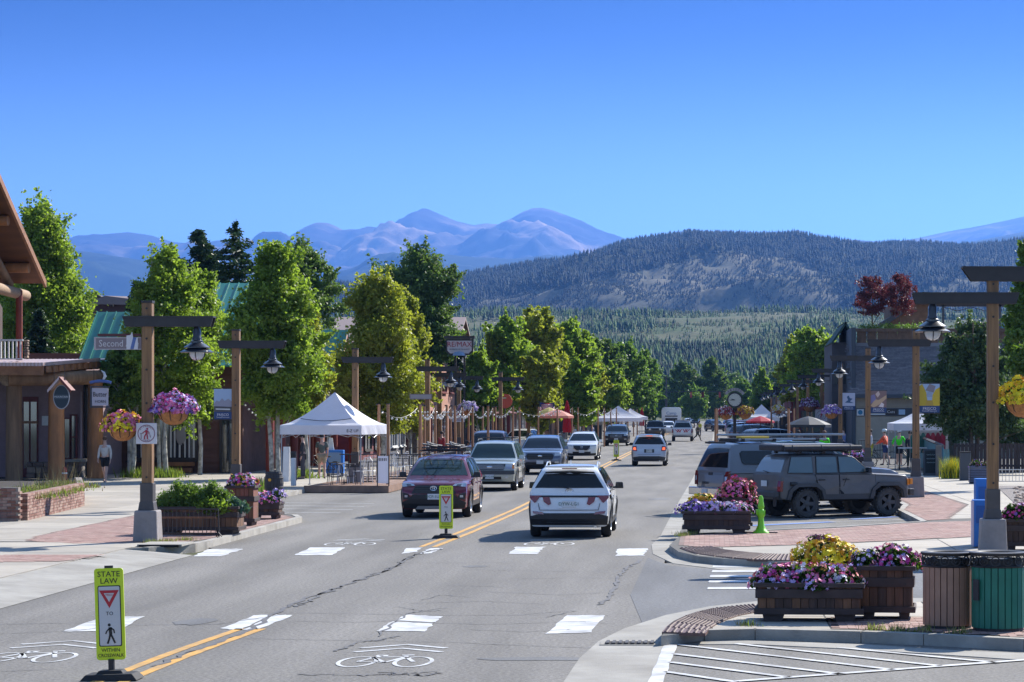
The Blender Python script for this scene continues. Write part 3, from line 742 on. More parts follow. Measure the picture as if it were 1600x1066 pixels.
M_corr = mat('corrugated_rose', (0.56, 0.42, 0.41), 0.35, 0.12, 2, metal=0.3)
M_stone = [mat('fieldstone_a', (0.24, 0.16, 0.12), 0.9, .25, 5, .5), mat('fieldstone_b', (0.17, 0.12, 0.095), 0.9, .25, 5, .5), mat('fieldstone_c', (0.32, 0.23, 0.17), 0.9, .25, 5, .5)]
M_win = mat('window_glass', (0.03, 0.035, 0.045), 0.06, spec=0.9, coat=.5)
M_white = mat('white_paint', (0.72, 0.72, 0.70), 0.6, 0.06, 6)
M_brickm = [mat('brick_rose', (0.27, 0.15, 0.12), 0.9, .2, 8, .3), mat('brick_dark', (0.20, 0.095, 0.07), 0.9, .2, 8, .3), mat('brick_tan', (0.33, 0.22, 0.175), 0.9, .2, 8, .3)]
M_mort = mat('mortar', (0.25, 0.22, 0.19), 0.95, .15, 10)
M_tan = mat('tan_lap_siding', (0.40, 0.345, 0.265), 0.8, 0.08, 2)
M_shing = [mat('shingle_grey', (0.185, 0.16, 0.158), 0.9, .2, 6), mat('shingle_dark', (0.155, 0.135, 0.135), 0.9, .2, 6), mat('shingle_pale', (0.215, 0.188, 0.182), 0.9, .2, 6)]
M_greyt = mat('slate_grey_trim', (0.06, 0.07, 0.085), 0.6)
M_deck = mat('roof_deck_timber', (0.17, 0.10, 0.06), 0.8, .3, 3)
M_pink = mat('pink_brick_wall', (0.42, 0.215, 0.16), 0.9, .15, 4)

def win(parent, x0, x1, z0, z1, y, fm, nx=1, nz=1, fw=.09, glass=None, sill=True, axis='y', sgn=-1):
 """window on a wall facing -Y (axis y) or +X (axis x, sgn 1): frame proud, pane recessed, mullions"""
 def B(a0, a1, c0, c1, d0, d1):
  if axis == 'y': return MB().b2(a0, a1, min(y + sgn * d0, y + sgn * d1), max(y + sgn * d0, y + sgn * d1), c0, c1)
  return MB().b2(min(y + sgn * d0, y + sgn * d1), max(y + sgn * d0, y + sgn * d1), a0, a1, c0, c1)
 w = B(x0, x1, z0, z1, .004, .03).build('window', glass or M_win, parent)
 f = MB()
 for q in ((x0 - fw, x1 + fw, z1, z1 + fw), (x0 - fw, x1 + fw, z0 - fw, z0), (x0 - fw, x0, z0, z1), (x1, x1 + fw, z0, z1)):
  b = B(*q, 0.0, .09); f.add(b.v, b.f)
 f.build('frame', fm, w)
 if nx > 1 or nz > 1:
  m = MB()
  for i in range(1, nx): x = lerp(x0, x1, i / nx); b = B(x - .025, x + .025, z0, z1, .03, .06); m.add(b.v, b.f)
  for i in range(1, nz): z = lerp(z0, z1, i / nz); b = B(x0, x1, z - .025, z + .025, .03, .065); m.add(b.v, b.f)
  m.build('mullion', fm, w)
 if sill: b = B(x0 - fw - .04, x1 + fw + .04, z0 - fw - .06, z0 - fw, .0, .16); b.build('sill', fm, w)
 return w
def boards(parent, x0, x1, y, z0, z1, step, m, name='siding_board', holes=(), axis='y', sgn=-1):
 """lapped boards: each tilts out at its lower edge; holes = (x0,x1,z0,z1) left open"""
 z = z0
 while z < z1 - .02:
  zt = min(z + step * 1.06, z1); segs = [(x0, x1)]
  for h in holes:
   if h[2] < zt and h[3] > z:
    ns = []
    for a, c in segs:
     if h[1] <= a or h[0] >= c: ns.append((a, c)); continue
     if h[0] > a: ns.append((a, h[0]))
     if h[1] < c: ns.append((h[1], c))
    segs = ns
  for a, c in segs:
   if c - a < .05: continue
   if axis == 'y': V = [(a, y + sgn * .035, z), (c, y + sgn * .035, z), (c, y + sgn * .008, zt), (a, y + sgn * .008, zt), (a, y, z), (c, y, z), (c, y, zt), (a, y, zt)]
   else: V = [(y + sgn * .035, a, z), (y + sgn * .035, c, z), (y + sgn * .008, c, zt), (y + sgn * .008, a, zt), (y, a, z), (y, c, z), (y, c, zt), (y, a, zt)]
   MB().add(V, [(0, 1, 2, 3), (4, 5, 6, 7)[::-1], (0, 1, 5, 4)[::-1], (1, 2, 6, 5)[::-1], (2, 3, 7, 6)[::-1], (3, 0, 4, 7)[::-1]]).build(name, m, parent)
  z += step
def seam_roof(parent, P0, P1, P2, P3, m, step=.42, name='roof', th=.08):
 """standing-seam sheet: P0-P1 along the eave, P3-P2 along the ridge"""
 P0, P1, P2, P3 = map(Vector, (P0, P1, P2, P3)); n = (P1 - P0).cross(P3 - P0).normalized()
 if n.z < 0: n = -n
 b = MB(); b.add([P0, P1, P2, P3, P0 - n * th, P1 - n * th, P2 - n * th, P3 - n * th], [(0, 1, 2, 3), (7, 6, 5, 4), (0, 1, 5, 4), (1, 2, 6, 5), (2, 3, 7, 6), (3, 0, 4, 7)])
 r = b.build(name, m, parent); L = (P1 - P0).length; k = max(1, round(L / step))
 for i in range(k + 1):
  t = i / k; a = P0.lerp(P1, t); c = P3.lerp(P2, t); u = (P1 - P0).normalized() * .022
  MB().add([a - u, a + u, c + u, c - u, a - u + n * .05, a + u + n * .05, c + u + n * .05, c - u + n * .05], [(0, 1, 5, 4), (1, 2, 6, 5), (2, 3, 7, 6), (3, 0, 4, 7), (4, 5, 6, 7)]).build('roof_seam', m, r)
 return r
def slope(parent, P, m, name='roof', th=.2):
 P = [Vector(p) for p in P]; n = (P[1] - P[0]).cross(P[-1] - P[0]).normalized()
 if n.z < 0: n = -n
 k = len(P)
 return MB().add(P + [p - n * th for p in P], [tuple(range(k)), tuple(range(k, 2 * k))[::-1]] + [(i, (i + 1) % k, k + (i + 1) % k, k + i) for i in range(k)]).build(name, m, parent)
def log(parent, pts, r, m=None, ends=True, name='log', n=14):
 o = MB().tube(pts, r, n).build(name, m or M_log, parent, smooth=40)
 return o

# --- A: log-porch shop on the near left corner
A = thing('log_shop', 'log porch shop with rose corrugated roof and huge log columns on the left corner', 'building', (0, 0, 0))
MB().b2(-45, -25.9, 98, 108, ZS, 4.9).build('wall', M_stucco, A)
for px, Y in ((22, 93), (88, 93.4), (149, 96)):
 X = XX(px, Y); c = log(A, [(X, Y, ZS), (X, Y, 2.5), (X, Y, 4.1)], [.33, .31, .29], M_log if px > 50 else M_logd, name='log_column', n=18)
bm = [(XX(12, 92.6), 92.6, 4.12), (XX(88, 93.4), 93.4, 4.16), (XX(170, 97.2), 97.2, 4.25)]
log(A, bm, .29, M_logd, name='log_beam', n=18)
MB().cyl((bm[0][0] - .01, bm[0][1] - .05, 4.12), .285, .03, 18, axis='y').build('log_end', M_cut, A)
# porch roof: corrugated sheet, front fascia, rafters
cv = MB(); xs = np.arange(-42, XX(67, 91.8), .09);
x0r, x1r = -42, XX(67, 91.8)
n = len(xs)
cv.add([(x, 91.8, 4.66 + .02 * (i % 2)) for i, x in enumerate(xs)] + [(x, 98, 5.0 + .02 * (i % 2)) for i, x in enumerate(xs)], [(i, i + 1, n + i + 1, n + i) for i in range(n - 1)])
cv.add([(x1r, 91.8, 4.66), (XX(157, 96.5), 96.5, 4.95), (XX(157, 96.5), 98.2, 5.05), (x1r, 98.2, 5.02)], [(0, 1, 2, 3)])
cv.build('porch_roof', M_corr, A, fix=False)
fe = MB(); xs2 = np.arange(-40, x1r, .07)
for i, x in enumerate(xs2[:-1]): fe.add([(x, 91.78 - .02 * (i % 2), 4.60), (x + .07, 91.76 + .02 * (i % 2), 4.60), (x + .07, 91.76 + .02 * (i % 2), 4.74), (x, 91.78 - .02 * (i % 2), 4.74)], [(0, 1, 2, 3)])
fe.add([(x1r, 91.8, 4.60), (XX(157, 96.5), 96.5, 4.89), (XX(157, 96.5), 96.5, 5.03), (x1r, 91.8, 4.74)], [(0, 1, 2, 3)]); fe.build('roof_edge', M_corr, A, fix=False)
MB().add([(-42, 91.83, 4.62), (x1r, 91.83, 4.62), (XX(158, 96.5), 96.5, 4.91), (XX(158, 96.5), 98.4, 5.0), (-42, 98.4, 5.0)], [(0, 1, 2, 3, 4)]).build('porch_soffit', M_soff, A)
MB().b2(-42, x1r, 91.86, 91.96, 4.25, 4.60).build('fascia', M_fasc, A)
for i in range(9):
 t = i / 8; x, y = lerp(x1r + .1, XX(150, 96.3), t), lerp(92.0, 96.3, t)
 MB().add([(x - .04, y, 4.60 + t * .28), (x + .04, y, 4.60 + t * .28), (x + .04, y, 4.36 + t * .28), (x - .04, y, 4.36 + t * .28)] + [(x - .04, y + 3, 4.7 + t * .2), (x + .04, y + 3, 4.7 + t * .2), (x + .04, y + 3, 4.46 + t * .2), (x - .04, y + 3, 4.46 + t * .2)],
   [(0, 1, 2, 3), (7, 6, 5, 4), (0, 4, 5, 1), (1, 5, 6, 2), (2, 6, 7, 3), (3, 7, 4, 0)]).build('rafter', M_fasc, A)
YW = 98
def wx(px): return XX(px, YW)
d_ = MB().b2(wx(36), wx(60), YW - .05, YW - .01, ZS, ZZ(620, YW)).build('door', M_redtrim, A)
MB().b2(wx(38), wx(46), YW - .08, YW - .05, .5, ZZ(628, YW)).build('pane', M_win, d_); MB().b2(wx(49), wx(58), YW - .08, YW - .05, .5, ZZ(628, YW)).build('pane', M_win, d_)
MB().b2(wx(36), wx(60), YW - .10, YW - .05, ZZ(662, YW), ZZ(658, YW)).build('door_rail', M_fasc, d_)
win(A, wx(101), wx(109), ZZ(716, YW), ZZ(655, YW), YW, M_redtrim, 1, 1, .06); win(A, wx(112), wx(119), ZZ(716, YW), ZZ(650, YW), YW, M_redtrim, 1, 2, .06)
MB().b2(wx(127), wx(129.5), YW - .14, YW - .01, ZS, ZZ(612, YW)).build('corner_post', mat('pale_mauve', (.42, .33, .36), .7), A)
MB().b2(wx(131), wx(141), YW - .04, YW - .005, ZS, ZZ(600, YW)).build('dark_doorway', M_win, A)
MB().b2(wx(66), wx(76), YW - .06, YW - .01, ZZ(665, YW), ZZ(650, YW)).build('notice', M_white, A)
def stones(parent, x0, x1, y0, z0, z1, sz=.3, depth=.45):
 z = z0
 while z < z1 - .05:
  h = min(random.uniform(.7, 1.2) * sz * .7, z1 - z); x = x0
  while x < x1 - .05:
   w = min(random.uniform(.7, 1.5) * sz, x1 - x)
   MB().box((x + w / 2, y0 + depth / 2 - random.uniform(0, .05), z + h / 2), (w - .02, depth, h - .02), rz=random.uniform(-.03, .03), taper=random.uniform(.92, 1)).build('stone', random.choice(M_stone), parent, bevel=.02)
   x += w
  z += h
for a, c, zt, y in ((41, 76, 722, 96.5), (104, 124, 722, 96.8)):
 MB().b2(XX(a, y) + .03, XX(c, y) - .03, y + .1, y + 1.2, ZS, ZZ(zt, y) - .02).build('pier_core', M_mort, A); stones(A, XX(a, y), XX(c, y), y, ZS, ZZ(zt, y));
MB().b2(XX(102, 96.6), XX(127, 96.6), 96.5, 98, ZZ(722, 96.8), ZZ(719, 96.8) + .03).build('pier_cap', M_conc, A)
# the steep gable above, its rake pointing at the street
M_up = mat('upper_brown_wall', (0.075, 0.05, 0.04), .8, .2, 3)
MB().prism([(84, 5), (97.5, 5), (97.5, 7.1), (92, 10.2), (84, 15)], -44, -29.2, 'x').build('gable_wall', M_up, A)
rk = [(-27.0, 84, 15.02), (-27.0, 95.6, 8.14), (-44, 95.6, 8.14), (-44, 84, 15.02)]
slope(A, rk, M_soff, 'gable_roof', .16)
dz = (15.02 - 8.14) / 11.6
MB().prism([(84, 15.10), (95.75, 8.14), (95.75, 7.86), (84, 14.80)], -27.0, -26.9, 'x').build('rake_board', M_fasc, A)
for y in (94.2, 91.4, 88.6):
 z = 8.14 + (95.6 - y) * dz - .42; log(A, [(-29.3, y, z), (-27.15, y, z)], .2, M_log, name='purlin');
log(A, [(-27.9, 96.3, 7.55), (-27.9, 90.0, 7.75)], .22, M_cut, name='tie_log'); log(A, [(-28.0, 84.5, 12.9), (-28.0, 94.4, 7.9)], .18, M_logd, name='rafter_log')
log(A, [(XX(30, 95), 95, 4.9), (XX(30, 95), 95, 7.7)], .13, M_redlog, name='upper_post')
stones(A, XX(37, 93.2), XX(44, 93.2), 93.2, ZZ(560, 93.2), ZZ(530, 93.2), .16, .25)
rl = MB(); z0, z1 = ZZ(562, 93), ZZ(533, 93)
MB().b2(-42, XX(36, 93), 92.96, 93.04, z1, z1 + .07).build('balcony_rail', M_white, A); MB().b2(-42, XX(36, 93), 92.97, 93.03, z0, z0 + .05).build('balcony_rail', M_white, A)
x = XX(-6, 93)
while x < XX(34, 93): MB().b2(x, x + .05, 92.97, 93.03, z0 + .05, z1).build('baluster', M_white, A); x += .155

# --- B: brown sided building beside it, green roofs, log gable on the street
Bb = thing('green_roof_lodge', 'brown sided lodge with green standing-seam roofs and red log porch', 'building')
YB = 104
bx = lambda px: XX(px, YB)
MB().b2(-30, -20.6, YB + .02, 118, ZS, 5.4).build('wall', M_brown, Bb)
w1 = (bx(203), bx(306), ZZ(716, YB), ZZ(650, YB)); w2 = (bx(347), bx(366), ZS, ZZ(655, YB))
boards(Bb, -27.6, -20.6, YB, ZS, 4.9, .24, M_brown, holes=[(w1[0] - .12, w1[1] + .12, w1[2] - .2, w1[3] + .12), (w2[0] - .1, w2[1] + .1, 0, w2[3] + .1)])
w = win(Bb, *w1, YB, M_trim, 5, 1, .12)
cur = MB();
for i in range(14):
 x = lerp(w1[0] + .05, w1[1] - .1, i / 13) + random.uniform(-.03, .03)
 if i in (6, 7): continue
 cur.b2(x, x + random.uniform(.05, .12), YB - .045, YB - .031, w1[2] + .03, w1[3] - .03)
cur.build('curtain', M_white, w)
MB().ball((bx(283), YB - .05, ZZ(680, YB)), 1, 12, 8, (.22, .02, .45)).build('display', mat('display_grey', (.35, .33, .32), .8), w)
MB().b2(w2[0], w2[1], YB - .05, YB - .01, ZS, w2[3]).build('door', M_win, Bb); MB().b2(w2[0] - .1, w2[0], YB - .1, YB, ZS, w2[3] + .08).build('door_frame', M_trim, Bb)
MB().b2(bx(255), bx(306), YB - .5, YB - .2, ZZ(728, YB), ZZ(722, YB)).build('bench_board', M_log, Bb); MB().b2(bx(258), bx(303), YB - .48, YB - .22, ZZ(738, YB), ZZ(731, YB)).build('bench_board', M_log, Bb)
ey, ez, ry, rz_ = 103.2, 4.85, 110.0, 8.8
seam_roof(Bb, (-24.6, ey, ez), (-20.2, ey, ez), (-20.2, ry, rz_), (-24.6, ry, rz_), M_greenroof)
seam_roof(Bb, (-24.6, 116.8, ez), (-20.2, 116.8, ez), (-20.2, ry, rz_), (-24.6, ry, rz_), M_greenroof)
seam_roof(Bb, (-27.2, 101.4, 4.7), (-24.7, 101.4, 4.7), (-24.7, 104.9, 7.25), (-27.2, 104.9, 7.25), M_greenroof)
MB().prism([(ey + .5, 4.9), (ry, 8.55), (116.4, 4.9)], -24.5, -20.7, 'x').build('gable_wall', M_redtrim, Bb)
for s, y1 in ((-1, ey), (1, 116.8)): log(Bb, [(-20.35, y1, ez - .15), (-20.35, ry, rz_ - .15)], .14, M_redlog, name='rake_log')
log(Bb, [(-20.35, ey + .6, 5.15), (-20.35, 116.2, 5.15)], .15, M_redlog, name='tie_log'); log(Bb, [(-20.35, ry, 5.15), (-20.35, ry, 8.6)], .13, M_redlog, name='king_post')
for y in (107.5, 112.5): log(Bb, [(-20.35, y, 5.2), (-20.35, ry, 7.6)], .11, M_redlog, name='strut')
for y in (104.0, 106.8, 110, 113.2, 116.4): log(Bb, [(-19.4, y, ZS), (-19.4, y, 3.7)], .19, M_redlog, name='porch_post')
log(Bb, [(-19.4, 103.2, 3.8), (-19.4, 117, 3.8)], .17, M_redlog, name='porch_beam'); log(Bb, [(-19.4, 103.2, 4.4), (-19.4, 117, 4.4)], .14, M_redlog, name='porch_beam')
slope(Bb, [(-19.0, 103.3, 4.55), (-19.0, 117, 4.55), (-20.7, 117, 5.0), (-20.7, 103.3, 5.0)], M_greenroof, 'porch_roof', .08)
# --- C: grey gable behind, seen between trees
Cc = thing('brown_gable_house', 'dark brown house with grey roof rising behind the green roofs on the left', 'building')
Y = 165; x0, x1 = XX(143, Y), XX(212, Y)
MB().b2(x0, x1, Y, Y + 12, 0, ZZ(474, Y)).build('wall', mat('maroon_wall', (.10, .055, .06), .8), Cc)
slope(Cc, [(x0 - .3, Y - .5, ZZ(476, Y)), (XX(168, Y), Y - .5, ZZ(463, Y)), (x1 + 4, Y + 5, ZZ(462, Y)), (x1 + 4, Y - .5, ZZ(479, Y))], mat('brown_grey_roof', (.20, .155, .15), .8, .1, 2), 'roof', .25)
slope(Cc, [(XX(140, Y), Y - .6, ZZ(460, Y)), (XX(152, Y), Y - .6, ZZ(459, Y)), (XX(178, Y), Y - .6, ZZ(473, Y)), (XX(178, Y), Y + 6, ZZ(475, Y)), (XX(140, Y), Y + 6, ZZ(461, Y))], M_trim, 'gable_rake', .3)
# --- D: second green gable further along
Dd = thing('green_gable_shop', 'shop with a green metal gable and red timber truss behind the white canopy', 'building')
seam_roof(Dd, (-25, 117.2, 3.9), (-18.6, 117.2, 3.9), (-18.6, 120.9, 7.0), (-25, 120.9, 7.0), M_greenroof)
seam_roof(Dd, (-25, 124.6, 3.9), (-18.6, 124.6, 3.9), (-18.6, 120.9, 7.0), (-25, 120.9, 7.0), M_greenroof)
MB().prism([(117.6, ZS), (124.2, ZS), (124.2, 4.1), (120.9, 6.8), (117.6, 4.1)], -25, -19.8, 'x').build('wall', mat('brick_red_wall', (.20, .055, .04), .8, .2, 3), Dd)
for y in (117.9, 123.9):
 log(Dd, [(-18.8, y, ZS), (-18.8, y, 4.0)], .17, M_redlog, name='post'); log(Dd, [(-18.7, y, 4.0), (-18.7, 120.9, 6.7)], .13, M_redlog, name='rake_log')
log(Dd, [(-18.7, 117.4, 4.45), (-18.7, 124.4, 4.45)], .22, mat('faded_pink_log', (.50, .22, .20), .7, .15, 3), name='tie_log'); log(Dd, [(-18.7, 120.9, 4.5), (-18.7, 120.9, 6.5)], .11, M_redlog, name='king_post')
win(Dd, 118.6, 120.2, 1.0, 2.9, -19.8, M_trim, 2, 1, .1, axis='x', sgn=1); win(Dd, 121.4, 123.4, 1.0, 2.9, -19.8, M_trim, 2, 1, .1, axis='x', sgn=1)
MB().b2(-19.6, -18.8, 117.0, 117.1, 3.0, 3.7).build('shop_sign', mat('pale_blue_sign', (.45, .5, .62), .6), Dd)
# --- generic street fronts further down the left side
def front(name, label, Y0, Y1, X, H, wall, trim, nwin=3, st=2, awn=None, depth=12, side=1, cornice=True):
 """a flat-fronted building along the street; side 1 = left of the road, -1 = right"""
 t = thing(name, label, 'building'); xa, xb = (X - depth, X) if side > 0 else (X, X + depth)
 MB().b2(xa, xb, Y0, Y1, ZS - .1, H).build('wall', wall, t)
 sg = 1 if side > 0 else -1; L = Y1 - Y0
 for s_ in range(st):
  zb_ = .7 + s_ * 3.2; zt_ = zb_ + (2.1 if s_ == 0 else 1.5)
  if zt_ > H - .3: continue
  for i in range(nwin):
   a = Y0 + L * (i + .18) / nwin; c = Y0 + L * (i + .82) / nwin
   win(t, a, c, zb_ + (.3 if s_ else 0), zt_, X, trim, 2, 1, .08, axis='x', sgn=sg)
  nw = max(1, int(depth / 4))
  for i in range(nw): win(t, (xa if side > 0 else xa) + depth * (i + .25) / nw, xa + depth * (i + .75) / nw, zb_ + .3, zt_, Y0, trim, 2, 1, .08)
 if cornice: MB().b2(xa - .15, xb + .15, Y0 - .15, Y1 + .15, H, H + .3).build('cornice', trim, t)
 if awn is not None:
  slope(t, [(X, Y0 + .3, 3.1), (X + sg * 1.5, Y0 + .3, 2.7), (X + sg * 1.5, Y1 - .3, 2.7), (X, Y1 - .3, 3.1)], awn, 'awning', .06)
 return t
def gable(t, Y0, Y1, xa, xb, H, rise, m, rk):
 ym = (Y0 + Y1) / 2
 slope(t, [(xa, Y0 - .5, H - .2), (xb + .6, Y0 - .5, H - .2), (xb + .6, ym, H + rise), (xa, ym, H + rise)], m, 'roof', .18)
 slope(t, [(xa, Y1 + .5, H - .2), (xb + .6, Y1 + .5, H - .2), (xb + .6, ym, H + rise), (xa, ym, H + rise)], m, 'roof', .18)
 MB().prism([(Y0, H), (Y1, H), (ym, H + rise - .1)], xa + .1, xb - .02, 'x').build('gable_wall', rk, t)
M_maroon = mat('maroon_siding', (.17, .035, .035), .8, .2, 3); M_slate = mat('slate_wall', (.09, .085, .09), .8, .15, 3); M_tanw = mat('tan_stucco', (.36, .29, .21), .9, .08, 3); M_dkgreen = mat('dark_green_wall', (.03, .07, .055), .8)
M_rfgrey = mat('grey_shingle_roof', (.15, .135, .14), .85, .12, 3)
front('maroon_shop', 'maroon shop front behind the patio poles, left side', 128, 140, -19.5, 4.2, M_maroon, M_trim, 3, 1, M_greenroof)
front('slate_shop', 'dark slate shop front beyond the maroon shop', 142, 153, -19.8, 4.6, M_slate, M_white, 3, 1)
g_ = front('pink_brick_office', 'pink brick office with a maroon gable behind the roadside office sign', 156, 172, -18.6, 7.0, M_pink, M_redtrim, 3, 2, None, 9)
gable(g_, 158.5, 169, -26, -17.6, 7.35, 2.0, mat('pinkish_shingle', (.30, .23, .22), .8), M_redtrim)
MB().b2(-18.6, -16.6, 157.0, 157.4, 7.0, 7.5).build('eave_board', mat('pale_pink_board', (.55, .38, .36), .7), g_)
front('dark_low_shop', 'long low dark building with a grey shingle roof beyond the pink office', 175, 196, -17.6, 6.2, M_slate, M_trim, 4, 1, M_redtrim)
r_ = D.objects['dark_low_shop']; slope(r_, [(-29.8, 174.4, 6.3), (-17.2, 174.4, 6.3), (-19.5, 178, 7.9), (-29.8, 178, 7.9)], M_rfgrey, 'roof', .2)
front('red_cafe', 'dark red cafe with white window trim and red awning down the left side', 199, 216, -17.0, 6.6, M_maroon, M_white, 3, 2, mat('red_awning', (.5, .04, .04), .7))
front('brick_shop', 'rose brick two storey shop partly behind trees, left side', 219, 240, -17.0, 7.6, M_pink, M_trim, 4, 2, M_redtrim)
bh = front('tan_tower_block', 'tall tan block with dark overhanging flat roof far along the left side', 318, 332, -14.6, 5.6, M_tanw, M_trim, 2, 1, None, 6)
MB().b2(-21.6, -13.4, 316.5, 334, 5.6, 6.9).build('flat_roof', M_trim, bh)
bh = front('dark_tower_block', 'narrow dark building with a white strip rising above the left trees', 262, 270, -14.8, 10.2, M_slate, M_trim, 1, 2, None, 5)
MB().b2(-14.9, -13.9, 261.9, 262.0, 5.9, 10.0).build('white_strip', M_white, bh); MB().b2(-20.4, -13.2, 260, 272, 10.2, 10.6).build('flat_roof', M_trim, bh)
for k, (Y0, Y1, H, m) in enumerate(((245, 258, 5.5, M_tanw), (275, 298, 5.2, M_maroon), (340, 370, 5.0, M_slate), (375, 420, 4.6, M_tanw))):
 front('street_building', ('tan shop beyond the rose brick shop', 'maroon shop under the distant left trees', 'slate building far along the left side', 'last tan building before the crossing on the left')[k], Y0, Y1, -15.8, H, m, M_trim, 4, 1, (None, M_white, None, None)[k])
# --- right side
Rr = thing('tan_lap_shop', 'tan lap-sided shop with a deep grey shingle roof and rooftop deck on the right', 'building')
YR = 140; rx = lambda px: XX(px, YR)
xa, xb = rx(1337), 24
MB().b2(xa, xb, YR + .02, YR + 14, ZS, 4.1).build('wall', M_tan, Rr)
zt = ZZ(616, YR)
boards(Rr, xa, xb, YR, ZS, zt, .2, M_tan, holes=[(rx(1338), rx(1500), ZZ(650, YR), ZZ(638, YR))])
MB().b2(xa - .25, xa, YR - .1, YR + 14, ZS, ZZ(512, YR)).build('corner_board', M_greyt, Rr)
MB().b2(rx(1338), rx(1500), YR - .07, YR - .01, ZZ(650, YR), ZZ(638, YR)).build('sign_band', M_greyt, Rr)
def flatsign(parent, px0, px1, py0, py1, Y, m, y_off=.12, name='sign_panel'): return MB().b2(XX(px0, Y), XX(px1, Y), Y - y_off, Y - y_off + .03, ZZ(py1, Y), ZZ(py0, Y)).build(name, m, parent)
s1 = flatsign(Rr, 1338.5, 1349.5, 639.5, 649.5, YR, M_white); MB().cyl((rx(1344), YR - .14, ZZ(644.5, YR)), .14, .02, 14, axis='y').build('emblem', mat('teal_mark', (.02, .2, .35), .5), s1)
s2 = flatsign(Rr, 1383, 1401, 639.5, 648, YR, M_trim); text('Cuts', .24, M_white, s2, (rx(1392), YR - .13, ZZ(643.7, YR)))
flatsign(Rr, 1360, 1383, 646, 648.5, YR, M_white); flatsign(Rr, 1404, 1414, 640, 648, YR, mat('pale_blue_panel', (.4, .55, .7), .5))
# shingle roof, courses of individual tabs
rf0, rf1, yr1 = zt - .05, ZZ(540, YR + 3), YR + 3.2
slope(Rr, [(xa - .2, YR - .6, rf0), (xb, YR - .6, rf0), (xb, yr1, rf1), (xa - .2, yr1, rf1)], M_shing[1], 'roof', .2)
sh = MB(); nrow = 36; dn = Vector((0, yr1 - YR + .6, rf1 - rf0)); ln_ = dn.length; dn.normalize(); nn = Vector((0, -dn.z, dn.y))
for r0_ in range(nrow):
 x = xa - .2 - random.uniform(0, .3)
 while x < 17.5:
  w_ = random.uniform(.3, .9); a = Vector((0, YR - .6, rf0)) + dn * (ln_ * r0_ / nrow); l_ = ln_ / nrow * random.uniform(.95, 1.1)
  sh.mi(random.choices([0, 1, 2], [5, 3, 2])[0])
  P = [a + Vector((x, 0, 0)) + nn * .035, a + Vector((x + w_ - .02, 0, 0)) + nn * .035, a + dn * l_ + Vector((x + w_ - .02, 0, 0)) + nn * .015, a + dn * l_ + Vector((x, 0, 0)) + nn * .015, a + Vector((x, 0, 0)), a + Vector((x + w_ - .02, 0, 0))]
  sh.add(P, [(0, 1, 2, 3), (0, 4, 5, 1)]); x += w_
o_ = sh.build('shingles', M_shing, Rr, kind='stuff', fix=False)
MB().b2(xa - .2, xb, YR - .66, YR - .6, rf0 - .18, rf0 + .04).build('gutter', M_greyt, Rr)
MB().b2(rx(1338), xb, yr1 - .1, yr1 + .1, rf1 - .1, ZZ(536, yr1)).build('roof_curb', mat('grey_curb', (.25, .24, .25), .7), Rr)
for i in range(24): MB().b2(rx(1345) + i * .62, rx(1345) + i * .62 + .58, yr1 + .5, yr1 + .56, rf1, ZZ(516 if i > 10 else 518, yr1 + .5)).build('parapet_board', M_deck, Rr)
MB().b2(rx(1340), xb, yr1 + .4, yr1 + .62, ZZ(518, yr1), ZZ(513, yr1)).build('parapet_rail', M_deck, Rr)
YT = 152
MB().b2(XX(1392, YT), XX(1450, YT), YT, YT + 6, 6, ZZ(476, YT)).build('stair_tower', M_deck, Rr)
slope(Rr, [(XX(1378, YT), YT - .3, ZZ(503, YT)), (XX(1412, YT), YT - .3, ZZ(482, YT)), (XX(1412, YT), YT + 4, ZZ(482, YT)), (XX(1378, YT), YT + 4, ZZ(503, YT))], M_greyt, 'tower_roof', .3)
MB().b2(XX(1430, YT), XX(1474, YT), YT - .4, YT + 3, ZZ(476, YT), ZZ(467, YT)).build('tower_eave', M_trim, Rr)
MB().b2(XX(1455, 148), XX(1600, 148), 148, 148.3, ZZ(479, 148), ZZ(473, 148)).build('pergola_beam', M_trim, Rr)
for px in (1474, 1563): MB().b2(XX(px, 148) - .06, XX(px, 148) + .06, 148, 148.3, 7, ZZ(476, 148)).build('pergola_post', M_greyt, Rr)
MB().tube([(XX(1474 + k * 11, 147.8), 147.8, ZZ(480 + 6 * math.sin(k * PI / 4) ** 2, 147.8)) for k in range(9)], .02, 4).build('string_light_wire', M_trim, Rr)
sgl = mat('dark_doorway_glass', (.02, .025, .03), .15)
rgb = thing('dark_gable_shop', 'dark doorway building with small green gable left of the tan shop', 'building')
YG = 146
MB().b2(XX(1300, YG), XX(1334, YG), YG, YG + 10, ZS, ZZ(535, YG)).build('wall', M_slate, rgb)
slope(rgb, [(XX(1298, YG), YG - .5, ZZ(536, YG)), (XX(1321, YG), YG - .5, ZZ(503, YG)), (XX(1321, YG), YG + 8, ZZ(503, YG)), (XX(1298, YG), YG + 8, ZZ(536, YG))], M_dkgreen, 'roof', .12)
slope(rgb, [(XX(1336, YG), YG - .5, ZZ(530, YG)), (XX(1321, YG), YG - .5, ZZ(503, YG)), (XX(1321, YG), YG + 8, ZZ(503, YG)), (XX(1336, YG), YG + 8, ZZ(530, YG))], M_dkgreen, 'roof', .12)
MB().b2(XX(1319, YG), XX(1329, YG), YG - .06, YG - .01, ZS, ZZ(645, YG)).build('door', sgl, rgb)
for px in range(1304, 1334, 7): MB().b2(XX(px, YG), XX(px + 5, YG), YG - .05, YG - .01, ZZ(600, YG), ZZ(585, YG)).build('window', sgl, rgb)
